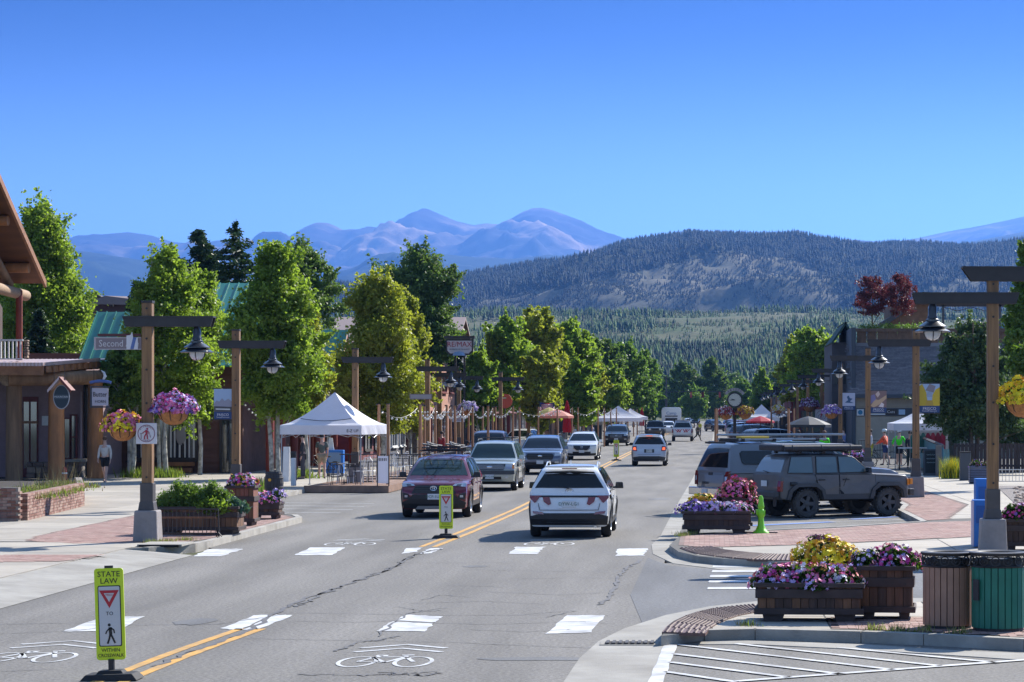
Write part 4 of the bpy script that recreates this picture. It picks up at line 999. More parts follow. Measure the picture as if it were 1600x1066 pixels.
for k, (nm, lab, Y0, Y1, H, m, st) in enumerate((('green_kiosk', 'low dark green building behind the black parasol, right side', 172, 186, 4.0, M_dkgreen, 1), ('plum_shop', 'tall plum and dark building with stacked boxes of balconies, right side', 215, 235, 8.6, M_maroon, 2), ('slate_terrace', 'slate building beyond the plum shop, right side', 240, 262, 7.4, M_slate, 2),
  ('tan_terrace', 'tan low building far on the right side', 270, 305, 4.2, M_tanw, 1), ('dark_terrace', 'dark low building before the crossing on the right', 315, 380, 4.4, M_slate, 1))):
 front(nm, lab, Y0, Y1, (8.6, 7.2, 8.2, 8.4, 8.4)[k], H, m, M_trim, 4, st, None, 12, -1)

# --- signs on posts and walls
M_sgold = mat('gold_letters', (.55, .38, .10), .5)
sg = thing('office_sign', 'real estate sign with red slanted letters RE/MAX on a tall dark frame', 'sign', (XX(718, 148), 148, 0))
W_ = .86; zc_ = ZZ(542, 148); MB().prism([(-W_, zc_ + .48), (W_, zc_ + .48), (W_, zc_ - .28), (W_ * .72, zc_ - .52), (-W_ * .72, zc_ - .52), (-W_, zc_ - .28)], 0, .12, 'y').build('frame', M_trim, sg)
MB().prism([(-W_ + .1, zc_ + .38), (W_ - .1, zc_ + .38), (W_ - .1, zc_ - .24), (W_ * .66, zc_ - .42), (-W_ * .66, zc_ - .42), (-W_ + .1, zc_ - .24)], -.03, 0.0, 'y').build('panel', mat('sign_cream', (.60, .50, .48), .6), sg)
MB().b2(-W_ - .1, W_ + .1, -.1, .2, zc_ + .5, zc_ + .68).build('roof', M_trim, sg); o_ = text('RE/MAX', .46, mat('sign_crimson', (.35, .02, .03), .5), sg, (0, -.045, zc_ + .14), sx=.95)
text('PROPERTIES OF THE SUMMIT', .10, M_trim, sg, (0, -.045, zc_ - .16)); MB().lathe([(.42, 0), (.30, .2), (.05, .26)], (0, -.3, zc_ - .56), 14).build('sign_lamp', mat('lamp_blue_grey', (.2, .28, .4), .4), sg)
for x in (-.25, .3): MB().b2(x - .06, x + .06, .0, .1, 0, zc_ - .5).build('post', M_trim, sg)
hs = thing('hotel_sign', 'tall narrow brown vertical sign with letters down its face, above the flags', 'sign', (XX(861, 205), 205, 0))
MB().b2(-.42, .42, -.1, .1, ZZ(634, 205), ZZ(580, 205)).build('panel', mat('sign_brown', (.15, .045, .025), .6), hs); MB().b2(-.62, .62, -.2, .2, ZZ(580, 205), ZZ(576, 205)).build('cap', M_trim, hs)
MB().b2(-.06, .06, -.05, .05, 0, ZZ(634, 205)).build('post', M_trim, hs)
for i, c in enumerate('HOTEL'): text(c, .62, M_sgold, hs, (0, -.11, ZZ(585.5 + i * 8.6, 205)))
rs = thing('round_orange_sign', 'round orange red disc sign on the left among the poles', 'sign', (XX(789, 150), 150, 0))
MB().cyl((0, 0, ZZ(627, 150)), .46, .08, 24, axis='y').build('disc', mat('orange_red', (.6, .09, .04), .5), rs); MB().b2(-.3, .08, -.03, -.005, ZZ(623, 150), ZZ(621, 150)).build('mark', mat('beige', (.6, .5, .3), .5), rs); MB().cyl((0, .04, 0), .04, ZZ(635, 150), 8).build('post', M_trim, rs)
hg = thing('hotel_board', 'brown hanging board with small gold lettering under a roof edge, right side', 'sign', (XX(1292, 160), 160, 0))
MB().b2(-.42, .42, 0, .06, ZZ(627, 160), ZZ(613, 160)).build('board', mat('sign_brown', (.15, .045, .025), .6), hg); text('HOTEL', .24, M_sgold, hg, (0, -.01, ZZ(617, 160))); MB().b2(-.42, .42, .01, .05, ZZ(633, 160), ZZ(629, 160)).build('lower_board', mat('sign_brown', (.15, .045, .025), .6), hg); MB().cyl((0, .03, 0), .05, ZZ(612, 160), 8).build('post', M_trim, hg)
# left corner hanging signs
ov = thing('oval_shop_sign', 'dark oval shop sign hanging under a little red gable roof', 'sign', (XX(96, 91.2), 91.2, 0)); zo = ZZ(620.5, 91.2)
MB().tube([(.30 * math.cos(t * PI / 12), 0, zo + .45 * math.sin(t * PI / 12)) for t in range(25)], .025, 6).build('rim', mat('rim_grey', (.4, .4, .42), .5), ov)
MB().prism([(.29 * math.cos(t * PI / 12), zo + .44 * math.sin(t * PI / 12)) for t in range(24)], -.02, .02, 'y').build('panel', mat('sign_ink', (.015, .03, .045), .4), ov)
MB().b2(-.24, .24, -.03, -.021, zo - .08, zo + .09).build('name_band', mat('band_grey', (.07, .09, .11), .5), ov); text('MOUNTAIN', .10, M_white, ov, (0, -.035, zo + .005))
for s in (-1, 1):
 MB().add([(0, -.3, zo + .78), (0, .3, zo + .78), (s * .46, .3, zo + .26), (s * .46, -.3, zo + .26)], [(0, 1, 2, 3)]).prism([(0, zo + .79), (0, zo + .67), (s * .44, zo + .17), (s * .46, zo + .27)], -.34, -.3, 'y').build('little_roof', M_redtrim if s > 0 else M_corr, ov, fix=False)
for x in (-.28, .12): MB().cyl((x, 0, zo + .5), .012, .75, 6).build('hanger', M_trim, ov)
bs = thing('white_shop_sign', 'white rectangular shop sign with a blue curved top hanging by the end column', 'sign', (XX(157, 93.5), 93.5, 0)); zo = ZZ(619, 93.5)
MB().b2(-.34, .30, 0, .05, zo - .38, zo + .32).build('panel', mat('sign_pale', (.62, .56, .62), .6), bs); text('Butter', .27, M_trim, bs, (-.02, -.01, zo + .06), sx=.8); text('HORN', .15, M_trim, bs, (0, -.01, zo - .22))
MB().b2(-.40, -.35, -.03, .08, zo - .40, zo + .34).b2(-.40, .34, -.03, .08, zo - .46, zo - .40).b2(-.40, .34, -.03, .08, zo + .34, zo + .39).build('frame', M_greyt, bs)
MB().tube([(x, 0, zo + .50 + .09 * math.cos(x * 3)) for x in np.linspace(-.42, .42, 9)], .06, 8).build('curved_top', mat('sign_blue', (.10, .16, .42), .35), bs, smooth=50)
for x in (-.26, .22): MB().cyl((x, 0, zo + .5), .012, .6, 6).build('hanger', M_trim, bs)
MB().tube([(.12, 0, zo + .65), (.18, 0, zo + .78), (.14, 0, zo + .92), (.02, 0, zo + 1.02)], [.05, .07, .05, .01], 8).build('croissant_finial', M_white, bs, smooth=50)

# ------------------------------------------------------------------ trees
M_bark_w = mat('aspen_bark', (.50, .49, .43), .8, .15, 5, .2, dirt=((.08, .07, .06), .8, 6)); M_bark = mat('brown_bark', (.12, .085, .06), .9, .3, 5, .4)
L_aspen = leafmat('aspen_leaves', (.115, .180, .030), (.28, .37, .07), .52); L_aspen2 = leafmat('aspen_leaves_yellowing', (.17, .205, .03), (.38, .38, .07))
L_dark = leafmat('cottonwood_leaves', (.065, .115, .035), (.15, .22, .07), .4); L_red = leafmat('red_leaves', (.095, .028, .030), (.19, .055, .055), .35, tt=(1.3, .9, .9))
L_spr = leafmat('spruce_needles', (.022, .050, .024), (.060, .10, .045), .2); L_mid = leafmat('green_leaves', (.08, .145, .035), (.18, .28, .065), .4)
L_pine = leafmat('pine_needles', (.045, .080, .035), (.12, .18, .075), .3)
def leafcloud(centers, radii, per, size, seed, squash=.8, drop=0.0, elong=1.5):
 rg = np.random.default_rng(seed); n = len(centers)
 idx = np.repeat(np.arange(n), per); m = len(idx)
 off_ = rg.normal(0, .5, (m, 3)); off_[:, 2] *= squash
 P = centers[idx] + off_ * radii[idx][:, None]
 a = rg.normal(0, 1, (m, 3)); a /= np.linalg.norm(a, axis=1)[:, None]
 b = rg.normal(0, 1, (m, 3)); b[:, 2] -= drop; b -= a * (a * b).sum(1)[:, None]; b /= np.linalg.norm(b, axis=1)[:, None]
 s = size * rg.uniform(.55, 1.35, m)[:, None]
 V = np.stack([P - a * s * .5, P - b * s * .5 * elong, P + a * s * .5, P + b * s * .5 * elong], 1).reshape(-1, 3)
 return V, np.arange(m * 4).reshape(-1, 4)
_trees = {}
def crown_mesh(key, H, Rr_, zb, kind, m, n_cl=150, per=90, size=.13, seed=1, lobes=None):
 rg = np.random.default_rng(seed)
 if lobes is None:
  t = rg.uniform(0, 1, n_cl) ** .85
  shp = {'aspen': lambda t: np.sin(PI * np.clip(t * .88 + .10, 0, 1)) ** .75 * (1 - .35 * t), 'round': lambda t: np.sqrt(np.clip(1 - (2 * t - 1) ** 2, 0.02, 1)), 'cone': lambda t: (1 - t) ** .62 * np.clip(t * 5, .55, 1)}[kind](t)
  a = rg.uniform(0, 2 * PI, n_cl)
  lump = .45 + .95 * vnoise(a * 1.6 + seed, t * 7 + seed, seed)
  r = Rr_ * shp * lump * np.sqrt(rg.uniform(.10, 1, n_cl))
  C = np.stack([np.cos(a) * r, np.sin(a) * r, zb + (H - zb) * t], 1)
  rad = np.full(n_cl, Rr_ * .20) * rg.uniform(.6, 1.35, n_cl) * (.55 + .6 * shp)
 else:
  C = []; rad = []
  tot = sum(l[3] * l[4] for l in lobes)
  for (x, y, z, rx_, rz2) in lobes:
   k = max(6, int(n_cl * rx_ * rz2 / tot)); d = rg.normal(0, 1, (k, 3)); d /= np.linalg.norm(d, axis=1)[:, None]; q = rg.uniform(.25, 1, k) ** .5
   C.append(np.stack([x + d[:, 0] * rx_ * q, y + d[:, 1] * rx_ * q, z + d[:, 2] * rz2 * q], 1)); rad.append(np.full(k, rx_ * .30) * rg.uniform(.6, 1.3, k))
  C = np.concatenate(C); rad = np.concatenate(rad)
 # ragged edge: leafy shoots standing out of the crown
 ns = n_cl * 2 // 3; bi = rg.integers(0, len(C), ns); ax = C[bi].copy(); mid = np.array([0, 0, (H + zb) / 2]); dv = (ax - mid) * np.array([1, 1, .5]) + np.array([0, 0, .35 * Rr_]); dv /= np.linalg.norm(dv, axis=1)[:, None] + 1e-6
 dv = dv + rg.normal(0, .35, dv.shape); Ls = Rr_ * rg.uniform(.14, .42, ns)
 for q in (.2, .5, .75, 1.0):
  C = np.concatenate([C, ax + dv * (Ls * q)[:, None]]); rad = np.concatenate([rad, Rr_ * .12 * (1.4 - q) * np.ones(ns)])
 rad = rad * rg.uniform(.7, 1.4, len(rad)); cnt = np.clip(per * .85 * (rad / (Rr_ * .18)) ** 1.7, 5, per * 1.6).astype(int)
 V, Fc = leafcloud(C, rad, cnt, size * .76, seed + 1)
 return fastmesh('crown', V, Fc, m), C
def tree(name, label, px, Y, py0, py1, wpx, kind, m, bark, group=None, n_cl=150, per=80, size=.13, seed=1, trunks=1, lobes=None, ground=None, lean=0, tr=.09, z0=0.0):
 s = F / Y; H = ZZ(py0, Y); zb = max(z0 + .5, ZZ(py1, Y)); Rr_ = wpx / s / 2
 t = thing(name, label, 'tree', (XX(px, Y), Y, z0), random.uniform(0, 6) if lobes is None else 0, group)
 H -= z0; zb -= z0
 cm_, C = crown_mesh(name, H, Rr_ * .92, zb, kind, m, n_cl, per, size, seed, lobes)
 link('crown', cm_, t)
 rg = random.Random(seed)
 for k in range(trunks):
  a = rg.uniform(0, 6.28); d = .32 * (trunks > 1); bx_, by_ = math.cos(a) * d, math.sin(a) * d
  pts = [(bx_ + math.sin(i * 1.7 + k) * .05 + lean * (i / 6) ** 1.5 + bx_ * i * .25, by_ + math.cos(i * 1.3 + k) * .05 + by_ * i * .25, H * .9 * i / 6) for i in range(7)]
  tk = MB().tube(pts, [tr * (1.15 - .9 * i / 6) for i in range(7)], 8).build('trunk', bark, t, smooth=50)
  b = MB()
  for j in range(9):
   c = C[rg.randrange(len(C))]; q = pts[min(5, max(1, int((c[2] - .8) / (H * .9) * 6)))]
   b.tube([q, ((q[0] + c[0]) / 2, (q[1] + c[1]) / 2, (q[2] + c[2]) / 2 + .1), tuple(c)], [tr * .4, tr * .25, tr * .08], 5)
  b.build('limbs', bark, tk, smooth=50)
 return t
def spruce(name, label, px, Y, py0, wpx, seed, m, pyb=640, dens=1.0, group=None, droop=.35, wob=.3):
 s = F / Y; H = ZZ(py0, Y); Rm = wpx / s / 2; rg = np.random.default_rng(seed); zb = max(.6, ZZ(pyb, Y))
 t = thing(name, label, 'tree', (XX(px, Y), Y, 0), 0, group)
 MB().tube([(0, 0, 0), (.03, .02, H * .5), (0, 0, H)], [Rm * .07 + .06, Rm * .05 + .03, .012], 8).build('trunk', M_bark, t, smooth=50)
 V = []; nb = 0; bb = MB()
 lv = max(16, int((H - zb) / .26)); P = []; A_ = [];
 for i in range(lv):
  q = i / lv; z = zb + (H - zb) * q; r = Rm * (1 - q) ** .85 * (1 - .25 * (q < .08))
  for k in range(int((8 - 3 * q) * dens) + 2):
   a = rg.uniform(0, 2 * PI); L = max(.12, r * rg.uniform(1 - wob, 1 + wob * .45)); n = int(13 * dens * (1 + L * 5))
   u = rg.uniform(.08, 1, n) ** .8; d = droop * u * L * (1 - .3 * u) - .10 * u * u * L * 2
   w = .16 * L * (1.1 - u) + .05
   x = np.cos(a) * u * L + rg.normal(0, 1, n) * w * -np.sin(a); y = np.sin(a) * u * L + rg.normal(0, 1, n) * w * np.cos(a)
   P.append(np.stack([x, y, z - d + rg.normal(0, .07, n)], 1)); A_.append(np.full(n, a))
   bb.tube([(0, 0, z), (math.cos(a) * L * .5, math.sin(a) * L * .5, z - droop * .5 * L * .85), (math.cos(a) * L * .95, math.sin(a) * L * .95, z - droop * L * .7 + .19 * L)], [.02, .014, .005], 4, caps=False)
 bb.build('boughs', M_bark, t, kind='stuff', fix=False)
 P = np.concatenate(P); A_ = np.concatenate(A_); m_ = len(P)
 da = np.stack([np.cos(A_ + rg.normal(0, .7, m_)), np.sin(A_ + rg.normal(0, .7, m_)), rg.normal(-.25, .35, m_)], 1); sd = np.cross(da, rg.normal(0, 1, (m_, 3))); sd /= np.linalg.norm(sd, axis=1)[:, None] + 1e-6
 kw = 1 + Y / 75; ln2 = rg.uniform(.10, .24, m_)[:, None] * (.8 + kw * .3); w_ = .017 * kw; V = np.stack([P - sd * w_ - da * ln2 * .5, P + sd * w_ - da * ln2 * .5, P + sd * w_ * .6 + da * ln2 * .5, P - sd * w_ * .6 + da * ln2 * .5], 1).reshape(-1, 3)
 link('crown', fastmesh('crown', V, np.arange(m_ * 4).reshape(-1, 4), m), t)
 return t
tree('aspen_tree', 'tall bright aspen rising behind the log porch shop at the far left', 68, 118, 335, 640, 190, 'aspen', L_aspen, M_bark_w, None, 330, 110, .15, 11, 2)
tree('aspen_tree', 'aspen behind the log shop, cut by the left edge of the frame', 5, 124, 430, 620, 130, 'aspen', L_mid, M_bark_w, None, 160, 90, .15, 12, 2)
spruce('young_spruce', 'small dark spruce in front of the tall left aspen', 62, 112, 482, 75, 13, L_spr, 580)
tree('aspen_tree', 'aspen with white trunks beside the street name post', 262, 97.5, 410, 648, 178, 'aspen', L_aspen, M_bark_w, None, 360, 105, .13, 14, 3, tr=.075)
tree('aspen_tree', 'low leafy aspen hanging between the shop signs and the street name post', 192, 97, 540, 655, 75, 'round', L_mid, M_bark_w, None, 110, 100, .12, 15, 2, tr=.09)
tree('aspen_tree', 'aspen between the street name post and the second lamp post', 312, 101, 432, 650, 105, 'round', L_aspen, M_bark_w, None, 170, 100, .12, 16, 1)
tree('aspen_tree', 'leaning double-trunk aspen behind the second left lamp post', 432, 95, 396, 645, 172, 'aspen', L_aspen, M_bark_w, None, 330, 115, .13, 17, 2, lean=.5, tr=.09)
tree('aspen_tree', 'yellow green aspen just left of the white canopy', 478, 97, 462, 630, 92, 'aspen', L_aspen2, M_bark_w, None, 130, 100, .12, 18, 1)
tree('cottonwood_tree', 'darker open cottonwood crown behind the double-trunk aspen', 470, 140, 390, 560, 118, 'round', L_dark, M_bark, None, 200, 70, .16, 19, 1, tr=.2)
tree('aspen_tree', 'broad yellowing aspen to the right of the white canopy', 590, 112, 446, 668, 178, 'aspen', L_aspen2, M_bark_w, None, 330, 110, .14, 20, 2)
tree('aspen_tree', 'yellow green aspen close behind the third left lamp post', 642, 120, 466, 668, 92, 'aspen', L_aspen2, M_bark_w, None, 150, 100, .14, 21, 1)
tree('cottonwood_tree', 'largest dark cottonwood on the left, towering over the aspens', 645, 152, 388, 600, 130, 'round', L_dark, M_bark, None, 420, 110, .17, 22, 1, tr=.3,
 lobes=[(-1.3, 0, 10.2, 1.5, 2.0), (.2, 0, 11.0, 1.6, 2.1), (1.5, .2, 10.9, 1.3, 2.2), (0, 0, 8.2, 2.3, 2.3), (-1.2, .3, 7.4, 1.6, 1.8), (1.4, 0, 7.6, 1.4, 2.0)])
spruce('spruce_tree', 'dark spruce peeking right of the big cottonwood', 694, 168, 462, 80, 23, L_spr, 600)
spruce('spruce_tree', 'left one of the two tall spruces against the far mountains', 311, 128, 358, 185, 24, L_spr, 470, dens=.62, wob=.5, droop=.3)
spruce('spruce_tree', 'right and taller of the two spruces against the far mountains', 369, 126, 342, 165, 25, L_spr, 470, dens=.5, wob=.7, droop=.42)
spruce('spruce_tree', 'thin small spruce top beside the left aspens', 213, 118, 440, 60, 26, L_spr, 520, dens=.7)
for k, (px, Y, a, b_, w_, m, lab) in enumerate(((790, 165, 508, 640, 90, L_aspen, 'green aspen just beyond the roadside office sign'), (835, 178, 496, 640, 80, L_aspen2, 'yellow green aspen in the middle of the left row'), (885, 192, 506, 640, 75, L_aspen, 'bright aspen above the vertical brown sign'),
         (748, 150, 560, 655, 60, L_aspen, 'small aspen below the roadside office sign'), (845, 160, 560, 660, 60, L_aspen2, 'low yellow green aspen behind the flags'), (912, 215, 560, 640, 50, L_aspen2, 'aspen behind the closed red parasol'), (905, 175, 572, 655, 52, L_aspen, 'low bright aspen right of the closed red parasol'),
         (940, 250, 540, 640, 70, L_dark, 'dark round tree right of the narrow dark building'), (978, 275, 546, 640, 64, L_mid, 'dark green tree in the far left row'), (1008, 300, 556, 645, 50, L_mid, 'last big tree of the left row'), (955, 235, 582, 645, 50, L_aspen, 'light green low tree before the tan block'),
         (1067, 470, 574, 645, 40, L_dark, 'left tree of the pair closing the street'), (1113, 470, 571, 645, 54, L_dark, 'right tree of the pair closing the street'), (1085, 440, 612, 645, 36, L_mid, 'low light green tree between the pair closing the street'), (1040, 480, 600, 645, 40, L_mid, 'low tree left of the pair closing the street'),
         (1190, 330, 586, 640, 34, L_aspen, 'small green tree far along the right side'), (1160, 420, 600, 645, 40, L_mid, 'low tree behind the clock, far right side'), (1268, 205, 524, 620, 66, L_aspen, 'bright tree over the right row of lamp posts'), (1240, 215, 536, 620, 52, L_aspen2, 'yellow green tree left of the bright one on the right'))):
 tree('street_tree', lab, px, Y, a - 2, b_ + 6, w_ * 1.22, 'round' if k % 3 else 'aspen', m, M_bark_w if k < 8 else M_bark, 'trees lining the street further down', 170, 90, .17 + Y / 2500, 40 + k, 1)
for k, (px, Y, a, w_) in enumerate(((725, 330, 545, 70), (980, 520, 575, 50), (1020, 560, 578, 50), (1150, 560, 590, 50), (1215, 520, 585, 60), (1300, 420, 560, 80), (660, 300, 540, 90), (560, 280, 540, 120), (120, 260, 500, 120))):
 tree('background_tree', ('dark tree behind the pink office', 'distant tree left of the street end', 'distant tree near the far end of the street', 'distant tree behind the street clock', 'distant tree right of the street end', 'distant tree behind the dark gable shop', 'tree hidden behind the cottonwood', 'tree behind the broad yellowing aspen', 'tree behind the green roofs')[k], px, Y, a, 640, w_, 'round', L_dark, M_bark, 'trees behind the buildings', 150, 70, .28, 70 + k, 1)
tree('red_leaf_tree', 'left of two red-leaved trees on the roof deck at the right', 1363, 146, 436, 492, 60, 'round', L_red, M_bark, None, 90, 60, .09, 90, 1, tr=.05, z0=6.9)
tree('red_leaf_tree', 'right of two red-leaved trees on the roof deck at the right', 1406, 147, 434, 494, 62, 'round', L_red, M_bark, None, 90, 60, .09, 91, 1, tr=.05, z0=6.9)
sb = leafcloud(np.array([[XX(1350 + i * 9, 145.2), 145.2, ZZ(512, 145.2)] for i in range(11)]), np.full(11, .34), 130, .08, 92)
link('deck_shrubs', fastmesh('deck_shrubs', *sb, L_mid), kind='stuff', label='low green shrubs along the roof deck under the red trees')
tree('big_pine', 'large dark ragged evergreen hanging over the right pavement behind the nearest post', 1512, 103, 478, 706, 140, 'cone', L_pine, M_bark, None, 300, 90, .13, 93, 2, tr=.10, lobes=[(0, 0, 3.0, 1.6, 1.3), (-.9, -.2, 4.1, 1.0, .9), (.8, .2, 4.3, 1.1, 1.0), (-.1, 0, 5.2, 1.1, 1.0), (.35, 0, 6.1, .55, .7), (-.45, 0, 6.5, .30, .8), (-1.5, 0, 3.0, .6, .5), (1.5, 0, 2.6, .7, .8)])
tree('big_pine', 'second dark evergreen merging with it at the right edge', 1588, 106, 520, 700, 110, 'cone', L_pine, M_bark, None, 190, 100, .12, 94, 1, tr=.10)
tree('green_tree', 'tall leafy green tree cut by the right edge of the frame', 1612, 84, 372, 600, 90, 'aspen', L_mid, M_bark, None, 260, 100, .13, 95, 1, tr=.15)
# ------------------------------------------------------------------ vehicles
M_tyre = mat('tyre_rubber', (0.022, 0.022, 0.023), 0.85, 0.25, 12)
M_tyre_mud = mat('dusty_tyre', (0.065, 0.06, 0.055), 0.95, 0.3, 9)
M_rim = mat('alloy_rim', (0.42, 0.43, 0.44), 0.3, metal=0.8)
M_rimd = mat('dark_rim', (0.07, 0.07, 0.072), 0.45, metal=0.3)
M_glass = mat('car_glass', (0.010, 0.014, 0.018), 0.05, spec=0.5, coat=0.0)
M_glassg = mat('car_glass_green', (0.028, 0.048, 0.045), 0.05, spec=0.5, coat=0.0)
M_black = mat('black_trim', (0.018, 0.018, 0.020), 0.5, 0.2, 20)
M_grey = mat('grey_trim', (0.06, 0.06, 0.062), 0.6)
M_chrome = mat('chrome', (0.62, 0.63, 0.65), 0.12, metal=1.0)
M_silver = mat('silver_plastic', (0.38, 0.39, 0.40), 0.4)
M_lens = mat('headlight_lens', (0.52, 0.55, 0.58), 0.08, spec=0.9, coat=0.8, metal=0.35)
M_lensd = mat('headlight_inner', (0.10, 0.11, 0.12), 0.15, spec=0.8)
M_red = mat('tail_lens', (0.20, 0.008, 0.010), 0.12, spec=0.8, coat=0.6)
M_redlit = mat('tail_lens_lit', (0.7, 0.04, 0.02), 0.2, emit=(1.0, 0.16, 0.05, 0.5))
M_amber = mat('amber_lens', (0.75, 0.25, 0.03), 0.2, coat=0.5)
M_plate = mat('plate_white', (0.66, 0.67, 0.68), 0.5)
M_plateg = mat('plate_green', (0.05, 0.14, 0.09), 0.5)
M_under = mat('underbody', (0.012, 0.012, 0.012), 0.9)
M_mirr = mat('mirror_glass', (0.4, 0.44, 0.48), 0.05, metal=0.9)

def densify(P, d=0.14, closed=True):
 out = []; n = len(P)
 for i in range(n if closed else n - 1):
  a, b = P[i], P[(i + 1) % n]; L = math.hypot(b[0] - a[0], b[1] - a[1]); k = max(1, int(L / d))
  for t in range(k): out.append((a[0] + (b[0] - a[0]) * t / k, a[1] + (b[1] - a[1]) * t / k))
 if not closed: out.append(P[-1])
 return out
def smooth_poly(P, it=1, closed=True):
 for _ in range(it):
  Q = []; n = len(P)
  rng = range(n) if closed else range(n - 1)
  if not closed: Q.append(P[0])
  for i in rng:
   a, b = P[i], P[(i + 1) % n]
   Q += [(a[0] * .75 + b[0] * .25, a[1] * .75 + b[1] * .25), (a[0] * .25 + b[0] * .75, a[1] * .25 + b[1] * .75)]
  if not closed: Q.append(P[-1])
  P = Q
 return P

class Shell:
 """closed (y,z) outline swept across the car's width with rounded shoulders"""
 US = [-1, -.985, -.93, -.8, -.5, 0, .5, .8, .93, .985, 1]
 def __init__(s, P, W, cf=0.12, cr=0.08, yf=None, yr=None, crown=0.03, zc=0.9, edge=0.035):
  s.P = P; s.W = W; s.cf = cf; s.cr = cr; s.crown = crown; s.zc = zc; s.edge = edge
  ys = [p[0] for p in P]; s.y1 = max(ys); s.y0 = min(ys)
  s.zt = max(p[1] for p in P)
 def plan(s, y, u):
  a = max(0, (y - (s.y1 - 0.9)) / 0.9); b = max(0, ((s.y0 + 0.7) - y) / 0.7)
  return y - s.cf * a * a * abs(u) ** 2.6 + s.cr * b * b * abs(u) ** 2.6
 def zz(s, z, u):
  k = min(1, max(0, (z - s.zc) / max(0.01, s.zt - s.zc))); return z - s.crown * k * u * u
 def build(s, name, m, parent, smooth=38):
  P = s.P; n = len(P); b = MB(); A = 0
  for i in range(n): A += P[i - 1][0] * P[i][1] - P[i][0] * P[i - 1][1]
  sg = 1 if A > 0 else -1
  nr = []
  for i in range(n):
   a, c = P[i - 1], P[(i + 1) % n]; dx, dy = c[0] - a[0], c[1] - a[1]; L = math.hypot(dx, dy) or 1
   nr.append((-dy / L * sg, dx / L * sg))
  for u in s.US:
   e = {1: s.edge, .985: s.edge * .42, .93: s.edge * .1}.get(abs(u), 0)
   for i, (y, z) in enumerate(P):
    y2, z2 = y + nr[i][0] * e, z + nr[i][1] * e
    b.v.append((s.W(y, z) * u, s.plan(y2, u), s.zz(z2, u)))
  m_ = len(s.US)
  for k in range(m_ - 1):
   for i in range(n):
    j = (i + 1) % n; b.f.append((k * n + i, k * n + j, (k + 1) * n + j, (k + 1) * n + i)); b.m.append(0)
  b.f.append(tuple(range(n))); b.m.append(0); b.f.append(tuple((m_ - 1) * n + i for i in range(n))); b.m.append(0)
  return b.build(name, m, parent, smooth=smooth)
 def hit(s, z, front=True):
  ys = []
  for i in range(len(s.P)):
   a, c = s.P[i - 1], s.P[i]
   if (a[1] - z) * (c[1] - z) <= 0 and a[1] != c[1]:
    ys.append(a[0] + (c[0] - a[0]) * (z - a[1]) / (c[1] - a[1]))
  if not ys: return s.y1 if front else s.y0
  return max(ys) if front else min(ys)
 def end(s, poly, front=True, d=0.012, depth=0.05, sub=0.12):
  """a panel on the front or rear face, poly in (x, z)"""
  sg = 1 if front else -1; b = MB()
  xs = [p[0] for p in poly]; zs = [p[1] for p in poly]
  nx = max(1, math.ceil((max(xs) - min(xs)) / 0.22)); nz = max(1, math.ceil((max(zs) - min(zs)) / 0.14))
  dx = (max(xs) - min(xs)) / nx; dz = (max(zs) - min(zs)) / nz
  for i in range(nx):
   for j in range(nz):
    Q = clipcell(poly, min(xs) + i * dx, min(xs) + (i + 1) * dx, min(zs) + j * dz, min(zs) + (j + 1) * dz) if nx * nz > 1 else poly
    if not Q: continue
    V = []; V2 = []
    for x, z in Q:
     y = s.hit(z, front); u = min(1, abs(x) / s.W(y, z)); y = s.plan(y, u)
     V.append((x, y + sg * d, z)); V2.append((x, y - sg * depth, z))
    n = len(Q); b.add(V + V2, [tuple(range(n)), tuple(range(n, 2 * n))] + [(i_, (i_ + 1) % n, n + (i_ + 1) % n, n + i_) for i_ in range(n)])
  return b
 def side(s, poly, sx, d=0.006, depth=0.03, sub=0.2):
  Q = densify(poly, sub); b = MB(); V = []; V2 = []
  for y, z in Q:
   w = s.W(y, z); V.append((sx * (w + d), y, z)); V2.append((sx * (w - depth), y, z))
  n = len(Q); b.add(V + V2, [tuple(range(n)), tuple(range(n, 2 * n))] + [(i, (i + 1) % n, n + (i + 1) % n, n + i) for i in range(n)])
  return b
 def glass(s, a, c, um=0.9, um2=None, d=0.006, n=6):
  """a pane lying on the outline between points a and c (y,z), spanning the width"""
  b = MB(); us = [-1, -.6, -.2, .2, .6, 1]
  ny, nz = -(c[1] - a[1]), (c[0] - a[0]); L = math.hypot(ny, nz); ny /= L; nz /= L
  if nz < 0: ny, nz = -ny, -nz
  for off_ in (d, -0.01):
   for t in range(n + 1):
    t_ = t / n; y = lerp(a[0], c[0], t_); z = lerp(a[1], c[1], t_)
    # follow the outline at this height
    h = s.hit(z, a[0] + c[0] > 2 * (s.y0 + s.y1) / 2)
    if abs(h - y) < 0.25: y = h
    for u in us:
     uu = u * lerp(um, um2 if um2 else um, t_)
     b.v.append((s.W(y, z) * uu, s.plan(y, uu) + ny * off_, s.zz(z, uu) + nz * off_))
  k = len(us)
  for o_ in (0, (n + 1) * k):
   for t in range(n):
    for i in range(k - 1):
     q = o_ + t * k + i; b.f.append((q, q + 1, q + k + 1, q + k)); b.m.append(0)
  N = (n + 1) * k
  for i in range(k - 1):
   b.f.append((i, i + 1, N + i + 1, N + i)); b.m.append(0); q = n * k + i; b.f.append((q, q + 1, N + q + 1, N + q)); b.m.append(0)
  return b

